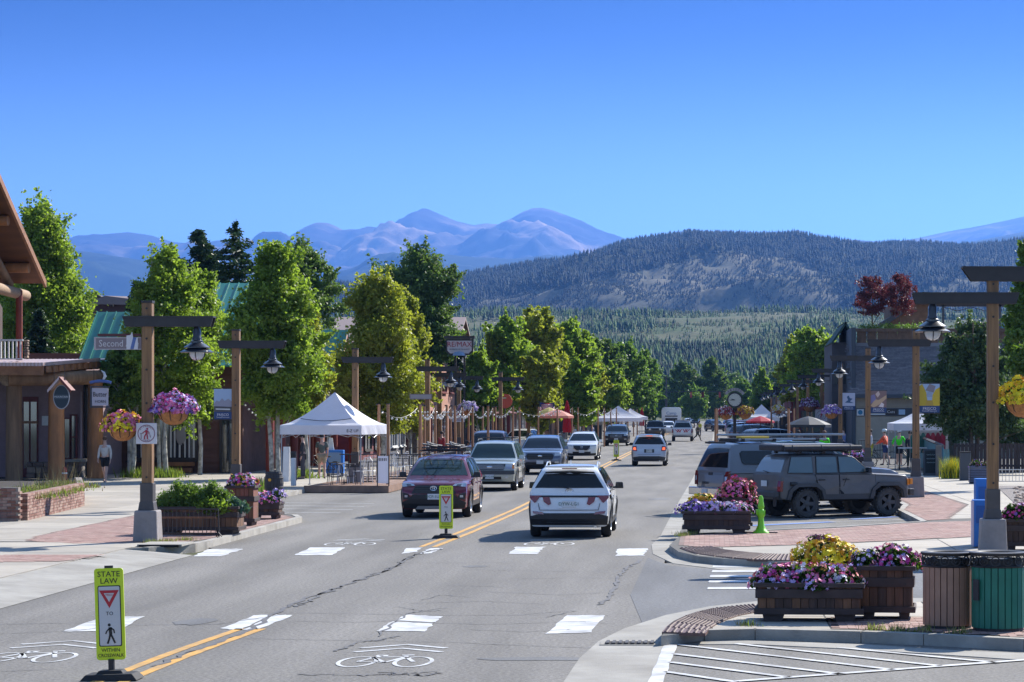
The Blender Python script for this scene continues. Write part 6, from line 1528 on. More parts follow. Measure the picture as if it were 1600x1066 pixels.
def tundra():
 sp = dict(L=5.8, W=2.03, H=1.96, r=.41, tw=.27, axles=(1.90, -1.80), paint=P_tund, belt=1.22, Wt=.70, zw=.9, zb=.52, cf=.12, cr=.03, gcf=.1, gcr=.04,
  low=[(2.78, .50), (2.86, .62), (2.88, .95), (2.80, 1.15), (2.4, 1.26), (1.3, 1.30), (0, 1.24), (-2.7, 1.24), (-2.84, 1.22), (-2.86, .9), (-2.86, .62), (-2.80, .52)],
  top=[(1.40, 1.20), (1.20, 1.30), (.72, 1.78), (.4, 1.90), (-.2, 1.95), (-.9, 1.96), (-1.6, 2.0), (-2.45, 2.0), (-2.62, 1.9), (-2.84, 1.25), (-2.86, 1.2)],
  ws=((1.20, 1.32), (.70, 1.80), .92, .88), rw=((-2.64, 1.82), (-2.81, 1.30), .84, .90),
  sidewin=[[(1.02, 1.32), (.62, 1.72), (.45, 1.80), (.02, 1.82), (.0, 1.30)], [(-.08, 1.30), (-.06, 1.82), (-.80, 1.82), (-.86, 1.30)], [(-1.35, 1.40), (-1.38, 1.44), (-1.38, 1.72), (-1.34, 1.76), (-2.30, 1.76), (-2.38, 1.70), (-2.36, 1.44), (-2.30, 1.40)]],
  doors=[[(1.20, .56), (1.22, 1.18), (-.02, 1.19), (-.02, .56)], [(-.07, .56), (-.07, 1.19), (-.92, 1.19), (-.92, .56)]],
  rear=[('tailgate_gap', rectp(-.77, .77, .72, 1.235), M_under, .008), ('tailgate', rectp(-.755, .755, .735, 1.22), P_tund, .02), ('tail_light', [(.80, .80), (.97, .80), (.98, 1.20), (.82, 1.20)], M_red, .03, True), ('lamp', rectp(.84, .93, .92, 1.05), M_lens, .04, True), ('tailgate_handle', rectp(-.12, .12, 1.08, 1.16), M_black, .03)],
  front=[('grille', rectp(-.62, .62, .80, 1.14), M_chrome, .02), ('headlight', rectp(.66, .92, .86, 1.12), M_lens, .02, True)], mirror=(.95, 1.30), handle=P_tund, spoiler=None)
 root, b, g = make_car('grey_pickup', 'grey pickup truck with a matching canopy over its bed, parked beyond the boxy dark SUV', sp, (2.5, 67.3), R(28) - PI / 2, 'pickup truck')
 MB().b2(-.98, .98, -3.06, -2.88, .52, .74).build('rear_bumper', M_chrome, root, bevel=.03)
 MB().b2(-.16, .16, -3.075, -3.06, .55, .70).build('licence_plate', M_plate, root)
 for sx in (-1, 1):
  MB().tube([(sx * .62, -2.3, 2.07), (sx * .62, .5, 2.07)], .03, 6).build('roof_rail', M_silver, root)
 for y in (-2.2, -1.2, .2): MB().box((0, y, 2.05), (1.4, .09, .10)).build('roof_bar', M_black, root, bevel=.01)
 MB().box((0, -2.72, 1.98), (1.1, .06, .05)).build('canopy_lamp_bar', M_black, root)
 MB().b2(.25, .55, -2.2, -1.3, 2.10, 2.16).build('recovery_board', mat('yellow_board', (.6, .42, .05), .5), root, bevel=.01)
 text('TUNDRA', .10, M_grey, root, (-.28, -2.892, .86), depth=.003)
 return root
t1 = tucson(); rav4(); explorer_old(); _, nsp = explorer_new(); cx5(); cruiser(nsp); captiva(); cherokee(); tundra()
sp = dict(nsp); sp.update(paint=P_teal, H=2.02, belt=1.18, bars=(.0, -.9, -1.7), rails=(.3, -2.0), plates=[], emblem=None, slats=None, front=[], glass=M_glassg, top=[(1.35, 1.10), (1.12, 1.2), (.55, 1.78), (.25, 1.94), (-.4, 2.01), (-1.5, 2.0), (-2.1, 1.92), (-2.36, 1.16), (-2.38, 1.08)], ws=((1.15, 1.2), (.5, 1.84), .92, .88),
 sidewin=[[(.95, 1.22), (.44, 1.72), (.2, 1.86), (-.22, 1.88), (-.24, 1.2)], [(-.32, 1.2), (-.30, 1.88), (-1.1, 1.88), (-1.12, 1.2)], [(-1.22, 1.2), (-1.20, 1.88), (-1.8, 1.84), (-2.05, 1.24)]])
r_, _, _ = make_car('teal_suv', 'dark teal tall SUV with long roof bars parked behind the grey pickup truck', sp, (2.9, 71.2), R(28) - PI / 2)
MB().tube([(.4, -3.2, 2.16), (.4, 1.0, 2.16)], .035, 6).tube([(-.2, -3.0, 2.16), (-.2, 1.2, 2.16)], .035, 6).build('ladder', M_silver, r_)
for k, (x, y, pm, lab) in enumerate(((3.9, 196, P_blk, 'long black SUV parked on the right just past the street clock'), (4.2, 150, P_tund, 'grey SUV parked on the right almost hidden behind the row of parked cars'),
         (3.9, 236, P_sil, 'silver SUV parked far down on the right side of the street'), (4.0, 275, P_red, 'red SUV parked far down the right side before the crossing'))):
 sp = dict(nsp); sp.update(paint=pm); make_car('parked_suv', lab, sp, (x, y), R(28) - PI / 2)
def pickup(paint, **k):
 sp = dict(L=5.6, W=2.0, H=1.92, r=.40, tw=.26, axles=(1.80, -1.75), paint=paint, belt=1.20, Wt=.70, zw=.9, zb=.46, cf=.12, cr=.03, gcf=.1, gcr=.04,
  low=[(2.68, .46), (2.76, .60), (2.78, .95), (2.70, 1.12), (2.3, 1.22), (1.3, 1.26), (0, 1.22), (-2.6, 1.22), (-2.74, 1.20), (-2.76, .9), (-2.76, .60), (-2.70, .48)],
  top=[(1.40, 1.18), (1.20, 1.28), (.72, 1.74), (.4, 1.86), (-.2, 1.91), (-.8, 1.90), (-.98, 1.80), (-1.08, 1.22), (-1.1, 1.16)],
  ws=((1.20, 1.30), (.70, 1.76), .92, .88), rw=((-.99, 1.76), (-1.07, 1.30), .80, .86),
  sidewin=[[(1.02, 1.30), (.62, 1.68), (.45, 1.76), (.02, 1.78), (.0, 1.28)], [(-.08, 1.28), (-.06, 1.78), (-.80, 1.78), (-.86, 1.28)]],
  doors=[[(1.20, .52), (1.22, 1.16), (-.02, 1.17), (-.02, .52)], [(-.07, .52), (-.07, 1.17), (-.92, 1.17), (-.92, .52)]], mirror=(.95, 1.28),
  front=[('grille', rectp(-.60, .60, .76, 1.08), M_black, .02), ('headlight', rectp(.64, .92, .80, 1.06), M_lens, .02, True), ('lower_bumper', rectp(-.92, .92, .48, .70), M_chrome, .04)])
 sp.update(k); return sp
M_chev = mat('chevron_red', (.55, .03, .03), .4)
rt, b_, g_ = make_car('service_truck', 'white service pickup with red and white chevrons across its tailgate, driving away in the distance', pickup(P_sil, rear=[('tailgate', rectp(-.80, .80, .62, 1.20), P_white, .02), ('tail_light', rectp(.84, .96, .80, 1.18), M_red, .03, True), ('bumper', rectp(-.92, .92, .46, .60), M_grey, .05)]), (G(1066, 690)[0], 224.2), 0, 'pickup truck')
for s in (-1, 1):
 for k in range(4):
  x0 = .02 + k * .21; P = [(s * x0, 1.18 - 0), (s * (x0 + .10), 1.18), (s * min(.80, x0 + .10 + .42), 1.18 - min(.42, .70 - x0)), (s * min(.80, x0 + .36), .80 if x0 + .36 < .8 else .80 + (x0 + .36 - .8))]
  b_.end([(s * x0, 1.15), (s * (x0 + .10), 1.15), (s * (x0 + .10 - .34 if x0 > .4 else x0 + .30), .86), (s * (x0 - .34 if x0 > .4 else x0 + .20), .86)], False, .028, .03).build('chevron', M_chev, rt)
MB().b2(-.7, .7, -.9, -.6, 1.92, 2.02).build('light_bar', mat('beacon_grey', (.3, .3, .32), .3), rt)
make_car('plum_pickup', 'dark plum pickup behind the sage SUV, beside the string light poles', pickup(P_plum), (XX(760, 116), 118), R(180), 'pickup truck')
make_car('white_pickup', 'white pickup truck coming towards us far off beside the camper', pickup(P_white), (XX(1086, 470), 470), R(180), 'pickup truck')
make_car('white_pickup', 'white vehicle at the very end of the road, left of the far white pickup', pickup(P_white), (XX(1077, 520), 520), R(180), 'pickup truck')
jsp = dict(L=4.3, W=1.88, H=1.86, r=.41, axles=(1.5, -1.4), paint=P_blk, belt=1.2, Wt=.70, zw=.8, zb=.5, square=True, sm=0, cf=.02, cr=.02, gcf=.02, gcr=.02, clad=M_black, flare=.10, cladw=.1,
 low=[(2.0, .5), (2.05, .6), (2.05, 1.08), (1.9, 1.16), (.9, 1.2), (-1.9, 1.2), (-1.98, .6), (-1.95, .5)], top=[(.95, 1.15), (.85, 1.2), (.6, 1.78), (.5, 1.85), (-1.8, 1.85), (-1.9, 1.8), (-1.95, 1.2), (-1.96, 1.1)],
 ws=((.85, 1.24), (.62, 1.74), .92, .92), rw=((-1.89, 1.74), (-1.94, 1.25), .84, .84), sidewin=[[(.66, 1.24), (.5, 1.72), (-.2, 1.74), (-.22, 1.24)], [(-.3, 1.24), (-.3, 1.74), (-1.7, 1.74), (-1.75, 1.24)]], mirror=(.66, 1.2),
 front=[('grille', rectp(-.38, .38, .8, 1.08), M_grey, .02), ('headlight', rectp(.44, .62, .88, 1.06), M_lens, .03, True)], vslats=(.34, .82, 1.06, 7, M_black))
make_car('black_off_roader', 'black open-topped off-road car coming towards us behind the silver SUV', jsp, (XX(1024, 245), 245), R(180))
make_car('white_car', 'white SUV parked on the left among the poles far down the street', crossover(P_white, plates=[]), (-13.0, 162), R(170))
make_car('blue_car', 'pale blue SUV coming towards us just left of the camper', crossover(paintm('paint_pale_blue', (.28, .38, .55), .3), plates=[]), (XX(1023, 300), 300), R(180))
make_car('white_car', 'white SUV coming towards us right of the black off-road car', crossover(P_white, plates=[]), (XX(1044, 285), 285), R(180))
make_car('dark_car', 'dark SUV turning at the far crossing on the right of the road', crossover(P_blk, plates=[]), (XX(1117, 330), 330), R(200))
make_car('red_car', 'red SUV waiting near the foot of the street clock far away', crossover(P_red, plates=[]), (XX(1140, 345), 345), R(185))

# camper trailer
cp = thing('camper', 'white camper trailer with rounded top towed down the far end of the road', 'camper', (XX(1049, 300), 303, 0))
Pc = [(-1.22, .55), (1.22, .55), (1.25, 2.9), (1.15, 3.2), (.9, 3.3), (-.9, 3.3), (-1.15, 3.2), (-1.25, 2.9)]
MB().prism(Pc, -3.2, 3.2, 'y').build('body', P_white, cp, bevel=.05)
MB().b2(-.75, .75, -3.23, -3.2, 1.35, 1.95).build('rear_window', M_glass, cp); MB().b2(-1.2, 1.2, -3.22, -3.2, .6, .95).build('lower_band', M_grey, cp)
text('Camp', .55, mat('graphic_blue', (.12, .25, .5), .5), cp, (0, -3.22, 2.55)); MB().b2(-.8, .8, -3.215, -3.2, 2.12, 2.26).build('stripe', M_grey, cp)
for sx in (-1, 1):
 MB().b2(sx * 1.1 - .06, sx * 1.1 + .06, -3.235, -3.2, 1.0, 1.3).build('tail_light', M_red, cp)
 w = link('wheel', _wh[(.355, .225, 'road')][0], cp, (sx * 1.05, -.3, .355));
# ------------------------------------------------------------------ timber lamp posts
M_post = mat('post_timber', (0.25, 0.135, 0.055), 0.65, 0.42, 2.4, 0.4, stretch=(9, 9, .4), dirt=((0.17, 0.10, 0.06), .6, .7))
M_postg = mat('post_timber_weathered', (0.25, 0.175, 0.12), 0.75, 0.28, 2.2, 0.3, stretch=(3, 3, .35))
M_steel = mat('dark_steel', (0.030, 0.027, 0.028), 0.5, 0.2, 4)
M_shoe = mat('bronze_shoe', (0.07, 0.062, 0.06), 0.5, 0.2, 4)
M_ped = mat('pedestal_concrete', (0.26, 0.24, 0.235), 0.9, 0.15, 3, .3)
M_opal = mat('lamp_glass', (0.55, 0.58, 0.62), 0.15, spec=.8, coat=.6)
M_shade = mat('lamp_shade_blue', (0.022, 0.025, 0.034), 0.35, coat=.4)
M_bolt = mat('bolt', (0.02, 0.02, 0.02), .5)

def make_lamp(H, side, pm=M_post, la=1.03, L0=.5, L1=1.4):
 """post with one arm reaching toward the road; side = +1 arm longer to the right"""
 t = thing('lamp_post', 'lamp post', 'lamp post')
 pd = MB().box((0, 0, .33), (.52, .52, .66), taper=.90).build('pedestal', M_ped, t, bevel=.03)
 MB().box((0, 0, .75), (.34, .34, .18), taper=.85).box((0, 0, 1.02), (.27, .27, .42)).build('post_shoe', M_shoe, t, bevel=.012)
 MB().box((0, 0, (H + 1.2) / 2), (.215, .215, H - 1.2)).build('post', pm, t, bevel=.012)
 MB().box((0, 0, H + .02), (.235, .235, .05)).build('post_cap', M_steel, t)
 bt = MB()
 for z in (1.35, 2.1, 2.9, 3.6, H - .75, H - .12):
  bt.cyl((0, -.13, z), .022, .26, 8, axis='y')
 bt.build('bolts', M_bolt, t)
 za = H - .40; s = side
 a0, a1 = -s * L0, s * L1
 P = [(a0 + s * .06, za - .10), (a1 - s * .06, za - .10), (a1, za + .10), (a0, za + .10)]
 for y in (-.145, .115): MB().prism(P, y, y + .03, 'y').build('arm_plate', M_steel, t)
 MB().prism([(a0, za + .09), (a1, za + .09), (a1, za + .12), (a0, za + .12)], -.16, .16, 'y').build('arm_top', M_steel, t)
 # pendant lantern
 x = s * la; zt = za - .10
 lm = MB()
 lm.lathe([(.05, .02), (.07, -.04), (.085, -.10), (.085, -.22), (.10, -.24), (.10, -.28), (.13, -.30), (.13, -.34)], (x, 0, zt), 16)
 lm.build('lamp_housing', M_shade, t, smooth=40)
 l2 = MB(); l2.lathe([(.12, -.33), (.20, -.38), (.27, -.43), (.27, -.445), (.12, -.40)], (x, 0, zt), 24, caps=False); l2.lathe([(.14, -.42), (.24, -.47), (.345, -.525), (.345, -.54), (.14, -.49)], (x, 0, zt), 24, caps=False)
 l2.build('lamp_shade', M_shade, t, smooth=40)
 gl = MB().lathe([(.165, -.49), (.165, -.54), (.15, -.61), (.11, -.67), (.05, -.70), (.001, -.705)], (x, 0, zt), 18, caps=False).build('lamp_globe', M_opal, t, smooth=60)
 cg = MB()
 for k in range(4):
  a = PI * k / 4 * 2; cg.tube([(x + .175 * math.cos(a), .175 * math.sin(a), zt - .5), (x + .16 * math.cos(a), .16 * math.sin(a), zt - .61), (x + .06 * math.cos(a), .06 * math.sin(a), zt - .71)], .010, 4)
 cg.build('lamp_cage', M_steel, gl)
 return t
left = [(231, 845, 475), (369, 0, 517), (555, 0, 546), (668, 0, 563), (687, 0, 574), (717, 0, 580), (782, 0, 582), (826, 0, 590), (869, 0, 599), (882, 0, 603), (897, 0, 606), (916, 0, 609), (936, 0, 612), (952, 0, 615), (966, 0, 617), (978, 0, 619), (990, 0, 621), (1000, 0, 623)]
L1p = make_lamp(5.0, 1)
ordl = ['nearest', 'second', 'third', 'fourth', 'fifth', 'sixth', 'seventh', 'eighth', 'ninth', 'tenth', 'eleventh', 'twelfth', 'thirteenth', 'fourteenth', 'fifteenth', 'sixteenth', 'seventeenth', 'eighteenth']
LP = []
for i, (px, b_, tp) in enumerate(left):
 Y = 49.6 if i == 0 else (5.13 - CH) * F / (HY - tp)
 o = L1p if i == 0 else dup(L1p)
 o.location = (XX(px, Y), Y, ZS); o['group'] = 'timber lamp posts along the street'; o['category'] = 'lamp post'
 o['label'] = f'{ordl[i]} timber lamp post with dark arm on the left pavement' + (', carrying the street name sign' if i == 0 else '')
 LP.append((XX(px, Y), Y))
R1p = make_lamp(5.28, -1, M_post, la=1.16, L0=.5, L1=1.55)
# nearest right post carries a second, higher arm to the right
right = [(1551, 862, 428), (1431, 776, 508), (1356, 0, 545), (1313, 0, 568), (1284, 0, 579), (1262, 0, 588), (1246, 0, 595), (1232, 0, 600), (1222, 0, 605), (1213, 0, 609), (1205, 0, 612), (1198, 0, 615), (1192, 0, 617), (1187, 0, 619), (1182, 0, 621), (1177, 0, 623)]
RP = []
for i, (px, b_, tp) in enumerate(right):
 Y = (45.7, 75.0)[i] if i < 2 else (5.41 - CH) * F / (HY - tp)
 if i == 0: o = make_lamp(5.30, -1, M_post, la=1.16, L0=.5, L1=1.55)
 else: o = R1p if i == 1 else dup(R1p)
 o.location = (XX(px, Y), Y, ZS); o['group'] = 'timber lamp posts along the street'
 o['label'] = f'{ordl[i]} timber lamp post with dark arm on the right pavement' + (', double armed' if i == 0 else '')
 if i == 0:
  za = 5.30 - .06
  for y in (-.145, .115): MB().prism([(-.42, za), (1.9, za), (1.98, za + .26), (-.60, za + .26)], y, y + .03, 'y').build('arm_plate', M_steel, o)
  MB().prism([(-.60, za + .25), (1.98, za + .25), (1.98, za + .28), (-.60, za + .28)], -.16, .16, 'y').build('arm_top', M_steel, o)
 RP.append((XX(px, Y), Y))

# signs, banners and baskets that hang on the posts
M_signf = mat('sign_dusk', (.24, .19, .20), .5); M_sig_red = mat('sign_red', (.38, .02, .05), .5); M_signw = mat('sign_white', (.66, .64, .66), .5)
sn = thing('street_name_sign', 'grey street name board reading Second Ave on the nearest left post', 'street sign', (LP[0][0], LP[0][1], 0)); z = ZZ(536.5, 49.6)
MB().b2(-1.09, -.13, -.02, .02, z - .135, z + .125).build('board', M_signf, sn); MB().b2(-1.09, -.13, -.028, -.021, z + .105, z + .125).b2(-1.09, -.13, -.028, -.021, z - .135, z - .115).b2(-1.12, -1.08, -.03, .03, z - .14, z + .13).build('border', mat('sign_border', (.45, .38, .38), .5), sn)
text('Second Ave', .20, mat('letter_pale', (.62, .58, .58), .5), sn, (-.60, -.03, z - .01), sx=.88); MB().b2(-1.05, -.15, -.012, .012, z + .14, z + .20).build('mountain_crest', mat('crest_maroon', (.10, .03, .03), .6), sn)
MB().prism([(-.44, z - .13), (-.36, z - .13), (-.30, z + .12), (-.32, z + .24), (-.36, z + .17), (-.44, z + .16)], -.035, -.024, 'y').prism([(-.29, z - .13), (-.2, z - .13), (-.2, z + .12), (-.23, z + .12)], -.035, -.024, 'y').build('torn_sticker', M_signw, sn)
MB().prism([(-.36, z - .12), (-.29, z - .12), (-.23, z + .12), (-.30, z + .12)], -.038, -.036, 'y').build('sticker_band', mat('sticker_blue', (.10, .16, .38), .5), sn)
def walksign(X, Y, zc_, s, label):
 t = thing('dismount_sign', label, 'sign', (X, Y, 0), group='square pedestrian zone signs'); h = .23 * s
 MB().b2(-h, h, -.01, .01, zc_ - h, zc_ + h).build('plate', M_signw, t, bevel=.008)
 MB().tube([(.80 * h * math.cos(k * PI / 12), -.014, zc_ + .80 * h * math.sin(k * PI / 12)) for k in range(25)], .008 * s, 5).build('ring', mat('ring_plum', (.25, .10, .14), .5), t)
 b = MB(); b.cyl((.02, -.03, zc_ + .46 * h), .085 * h, .016, 12, axis='y'); y = -.022
 for P in (((.02, .34), (.02, -.05)), ): b.tube([(x * h * 1.0 + 0, y, zc_ + z_ * h) for x, z_ in ((.02, .34), (.03, -.02))], .10 * h, 6)
 b.tube([(.0, y, zc_ + .30 * h), (-.22 * h, y, zc_ + .14 * h), (-.36 * h, y, zc_ + .02 * h)], .04 * h, 5); b.tube([(.04 * h, y, zc_ + .30 * h), (.26 * h, y, zc_ + .10 * h), (.26 * h, y, zc_ - .08 * h)], .04 * h, 5)
 b.tube([(0, y, zc_), (-.16 * h, y, zc_ - .28 * h), (-.16 * h, y, zc_ - .55 * h)], .055 * h, 5); b.tube([(.04 * h, y, zc_), (.10 * h, y, zc_ - .28 * h), (.12 * h, y, zc_ - .55 * h)], .055 * h, 5)
 b.build('walking_figure', M_sig_red, t)
 MB().tube([(-.62 * h, y, zc_), (-.36 * h, y, zc_ + .0)], .02 * h, 4).tube([(-.50 * h, y, zc_), (-.48 * h, y, zc_ - .52 * h)], .03 * h, 4).tube([(.34 * h, y, zc_ - .1 * h), (.40 * h, y, zc_ - .38 * h)], .03 * h, 4).build('scooter', M_signf, t)
 for wd, up in (('DISMOUNT', 1), ('ZONE', -1)):
  n = len(wd)
  for i, c in enumerate(wd):
   a = (PI / 2 - (i - (n - 1) / 2) * .27) if up > 0 else (-PI / 2 + (i - (n - 1) / 2) * .27)
   text(c, .15 * h * 1.1, mat('ring_plum', (.25, .10, .14), .5), t, (.67 * h * math.cos(a), -.014, zc_ + .67 * h * math.sin(a)), rot=(0, -(a - PI / 2) if up > 0 else -(a + PI / 2), 0))
 return t
walksign(XX(228.5, 49.4), 49.42, ZZ(677.5, 49.4), .95, 'square white sign with red walking figure on the nearest left post')
walksign(XX(716.5, LP[5][1]), LP[5][1] - .13, ZZ(650, LP[5][1]), 1.5, 'square walking figure sign on a post among the left string light poles')
walksign(XX(1283, RP[4][1]), RP[4][1] - .13, ZZ(649, RP[4][1]), 1.6, 'square walking figure sign on the right row, beneath the purple basket')
walksign(XX(1225, RP[7][1]), RP[7][1] - .13, ZZ(645, RP[7][1]), 1.6, 'farther square walking figure sign on the right row')

def banner(px0, px1, py0, py1, Y, label, kind, group='banners on lamp posts'):
 x0, x1, z0, z1 = XX(px0, Y), XX(px1, Y), ZZ(py1, Y), ZZ(py0, Y); W_, H_ = x1 - x0, z1 - z0
 t = thing('banner', label, 'banner', (x0, Y - .05, 0), group=group)
 zf = z0 + H_ * .24
 MB().b2(0, W_, -.01, .01, z0, zf).build('blue_footer', mat('banner_navy', (.025, .06, .17), .6), t)
 MB().b2(0, W_, -.01, .01, zf, z1).build('picture', mat({'lake': 'banner_sky', 'ski': 'banner_pale', 'people': 'banner_brown', 'autumn': 'banner_sky'}[kind], {'lake': (.36, .48, .64), 'ski': (.55, .55, .66), 'people': (.22, .14, .13), 'autumn': (.36, .48, .64)}[kind], .6), t)
 MB().tube([(-.06, 0, z1 + .02), (W_ + .02, 0, z1 + .02)], .015, 6).tube([(-.06, 0, z0 - .02), (W_ + .02, 0, z0 - .02)], .015, 6).build('bracket', M_steel, t)
 def blob(P, c, nm, y=-.013): MB().prism([(x * W_, zf + z_ * (z1 - zf)) for x, z_ in P], y, y + .002, 'y').build(nm, mat('print_' + nm, c, .6), t)
 if kind == 'lake':
  blob([(0, .35), (.15, .5), (.3, .45), (.45, .6), (.6, .48), (.8, .58), (1, .45), (1, .2), (0, .2)], (.30, .30, .36), 'mountains'); blob([(0, .0), (0, .25), (1, .22), (1, 0)], (.08, .08, .09), 'shore', -.014); blob([(.1, .1), (.9, .08), (.9, .14), (.1, .15)], (.6, .62, .62), 'ice', -.016)
 elif kind == 'ski': blob([(.2, .25), (.45, .45), (.35, .7), (.5, .8), (.6, .6), (.8, .55), (.6, .35), (.9, .22)], (.06, .12, .22), 'skier')
 elif kind == 'people': blob([(0, .1), (.3, .5), (.5, .45), (1, .75), (1, .55), (.6, .2), (.2, 0)], (.52, .35, .22), 'arm'); blob([(0, .2), (0, .7), (.25, .8), (.35, .5)], (.20, .18, .34), 'jacket', -.014); blob([(.3, .8), (.5, 1), (.6, .8), (.45, .6)], (.6, .45, .40), 'face', -.014); blob([(.5, .05), (.7, .3), (.85, .2), (.8, 0)], (.7, .6, .6), 'plate', -.015)
 else:
  blob([(0, 0), (0, .9), (.15, 1), (.35, .6), (.4, .2), (.5, 0)], (.50, .36, .03), 'aspens_left'); blob([(1, 0), (1, .85), (.8, .75), (.65, .5), (.6, 0)], (.60, .42, .03), 'aspens_right'); blob([(.3, .7), (.5, 1), (.8, .9), (.7, .6)], (.25, .22, .25), 'mountain', -.014); blob([(.35, .4), (.65, .4), (.6, .65), (.4, .65)], (.30, .36, .48), 'lake', -.014); blob([(.3, 0), (.7, 0), (.65, .25), (.35, .25)], (.45, .30, .05), 'grass', -.015)
 text('FRISCO', .2 * W_, M_signw, t, (W_ / 2, -.012, z0 + H_ * .14)); text('TownofFrisco.com', .095 * W_, M_signw, t, (W_ / 2, -.012, z0 + H_ * .06))
banner(335, 363, 608, 655, LP[1][1], 'lake picture banner with navy footer left of the second left lamp post', 'lake')
banner(1316, 1336, 614, 641, RP[3][1], 'pale skier banner with navy footer on the fourth right lamp post', 'ski')
banner(1360, 1385, 611, 645, RP[2][1], 'banner picturing people at a table, on the third right lamp post', 'people')
banner(1436, 1468, 600, 645, RP[1][1], 'banner of yellow aspens and lake, on the second right lamp post', 'autumn')
# green name boards over the street on both rows
for k, (px, py, Y, lab) in enumerate(((658, 620, LP[3][1], 'grey street name board on the fourth left lamp post'), (703, 601, LP[5][1], 'pale street name board among the left arms'), (1300, 592, RP[4][1], 'pale street name board among the right arms'))):
 t = thing('street_name_sign', lab, 'street sign', (XX(px, Y), Y - .15, ZZ(py, Y)), group='distant street name boards')
 MB().b2(-.5, .5, 0, .03, -.12, .12).build('board', M_signf, t); MB().b2(-.46, .46, -.004, 0, -.09, .09).build('face', mat('sign_face_grey', (.36, .34, .36), .5), t)

# flowers ---------------------------------------------------------------
def fm(n, c): return mat('petal_' + n, c, .6, .15, 30)
PET = dict(magenta=fm('magenta', (.66, .05, .30)), pink=fm('pink', (.80, .22, .42)), violet=fm('violet', (.26, .12, .50)), lilac=fm('lilac', (.58, .44, .76)), yellow=fm('yellow', (.90, .72, .02)), gold=fm('gold', (.78, .38, .02)), white=fm('white', (.76, .72, .78)), red=fm('red', (.42, .03, .06)), plum=fm('plum', (.22, .05, .14)), coral=fm('coral', (.75, .20, .20)))
M_foli = [leafmat('flower_foliage', (.035, .085, .015), (.09, .17, .03)), leafmat('flower_foliage_dark', (.02, .045, .012), (.05, .09, .02))]
def flowers(name, parent, regions, loc=(0, 0, 0), seed=1, fsize=.05, leaf=.07, nleaf=900):
 """regions: (cx,cy,cz, rx,ry,rz, [petal names], n). blossoms are small five-petal cups standing on a leafy mound"""
 rg = np.random.default_rng(seed); mats = list(M_foli); V = []; Fs = []; MI = []; nb = 0
 for (cx, cy, cz, rx_, ry_, rz2, names, n) in regions:
  k = int(nleaf * rx_ * ry_ / .08); d = rg.normal(0, 1, (k, 3)); d /= np.linalg.norm(d, axis=1)[:, None]; d[:, 2] = np.abs(d[:, 2]) * 1.0 - .12; q = rg.uniform(.5, 1, k)[:, None] ** .5
  lum = 1 + .22 * np.sin(d[:, :1] * 7 + seed) * np.cos(d[:, 1:2] * 6)
  P = np.array([cx, cy, cz]) + d * q * lum * np.array([rx_, ry_, rz2])
  a = rg.normal(0, 1, (k, 3)); a /= np.linalg.norm(a, axis=1)[:, None]; b = np.cross(a, rg.normal(0, 1, (k, 3))); b /= np.linalg.norm(b, axis=1)[:, None]
  s = leaf * rg.uniform(.5, 1.2, k)[:, None]
  V.append(np.stack([P - a * s * .5, P - b * s * .3, P + a * s * .5, P + b * s * .3], 1).reshape(-1, 3)); Fs.append(np.arange(k * 4).reshape(-1, 4) + nb); nb += 4 * k; MI.append(rg.integers(0, 2, k))
  ids = []
  for nm in names:
   if PET[nm] not in mats: mats.append(PET[nm])
   ids.append(mats.index(PET[nm]))
  n = int(n * 1.6)
  d = rg.normal(0, 1, (n, 3)); d /= np.linalg.norm(d, axis=1)[:, None]; d[:, 2] = np.abs(d[:, 2]) * 1.05 - .10; lum = 1 + .22 * np.sin(d[:, :1] * 7 + seed) * np.cos(d[:, 1:2] * 6)
  P = np.array([cx, cy, cz]) + d * 1.04 * lum * np.array([rx_, ry_, rz2]) * rg.uniform(.93, 1.06, (n, 1))
  nr = d + rg.normal(0, .45, (n, 3)); nr /= np.linalg.norm(nr, axis=1)[:, None]; u = np.cross(nr, rg.normal(0, 1, (n, 3))); u /= np.linalg.norm(u, axis=1)[:, None]; w = np.cross(nr, u)
  clump = (fbm(P[:, 0] * 5 + 10, P[:, 1] * 5 + P[:, 2] * 4, 2, seed) * len(ids) * 1.6).astype(int) % len(ids)
  col_ = np.array(ids)[np.where(rg.uniform(0, 1, n) < .7, clump, rg.integers(0, len(ids), n))]
  s = fsize * .88 * rg.uniform(.65, 1.2, n)[:, None]
  for j in range(5):
   t = 2 * PI * j / 5; t2 = t + .55; t3 = t - .55
   e1 = u * math.cos(t) + w * math.sin(t); e2 = u * math.cos(t2) + w * math.sin(t2); e3 = u * math.cos(t3) + w * math.sin(t3)
   V.append(np.stack([P, P + e3 * s * .42 + nr * s * .16, P + e1 * s * .62 + nr * s * .10, P + e2 * s * .42 + nr * s * .16], 1).reshape(-1, 3)); Fs.append(np.arange(n * 4).reshape(-1, 4) + nb); nb += 4 * n; MI.append(col_)
 o = link(name, fastmesh(name, np.concatenate(V), np.concatenate(Fs), mats, np.concatenate(MI)), parent, loc, kind='stuff')
 return o
M_basket = mat('coir_basket', (.42, .19, .07), .95, .3, 12, .5)
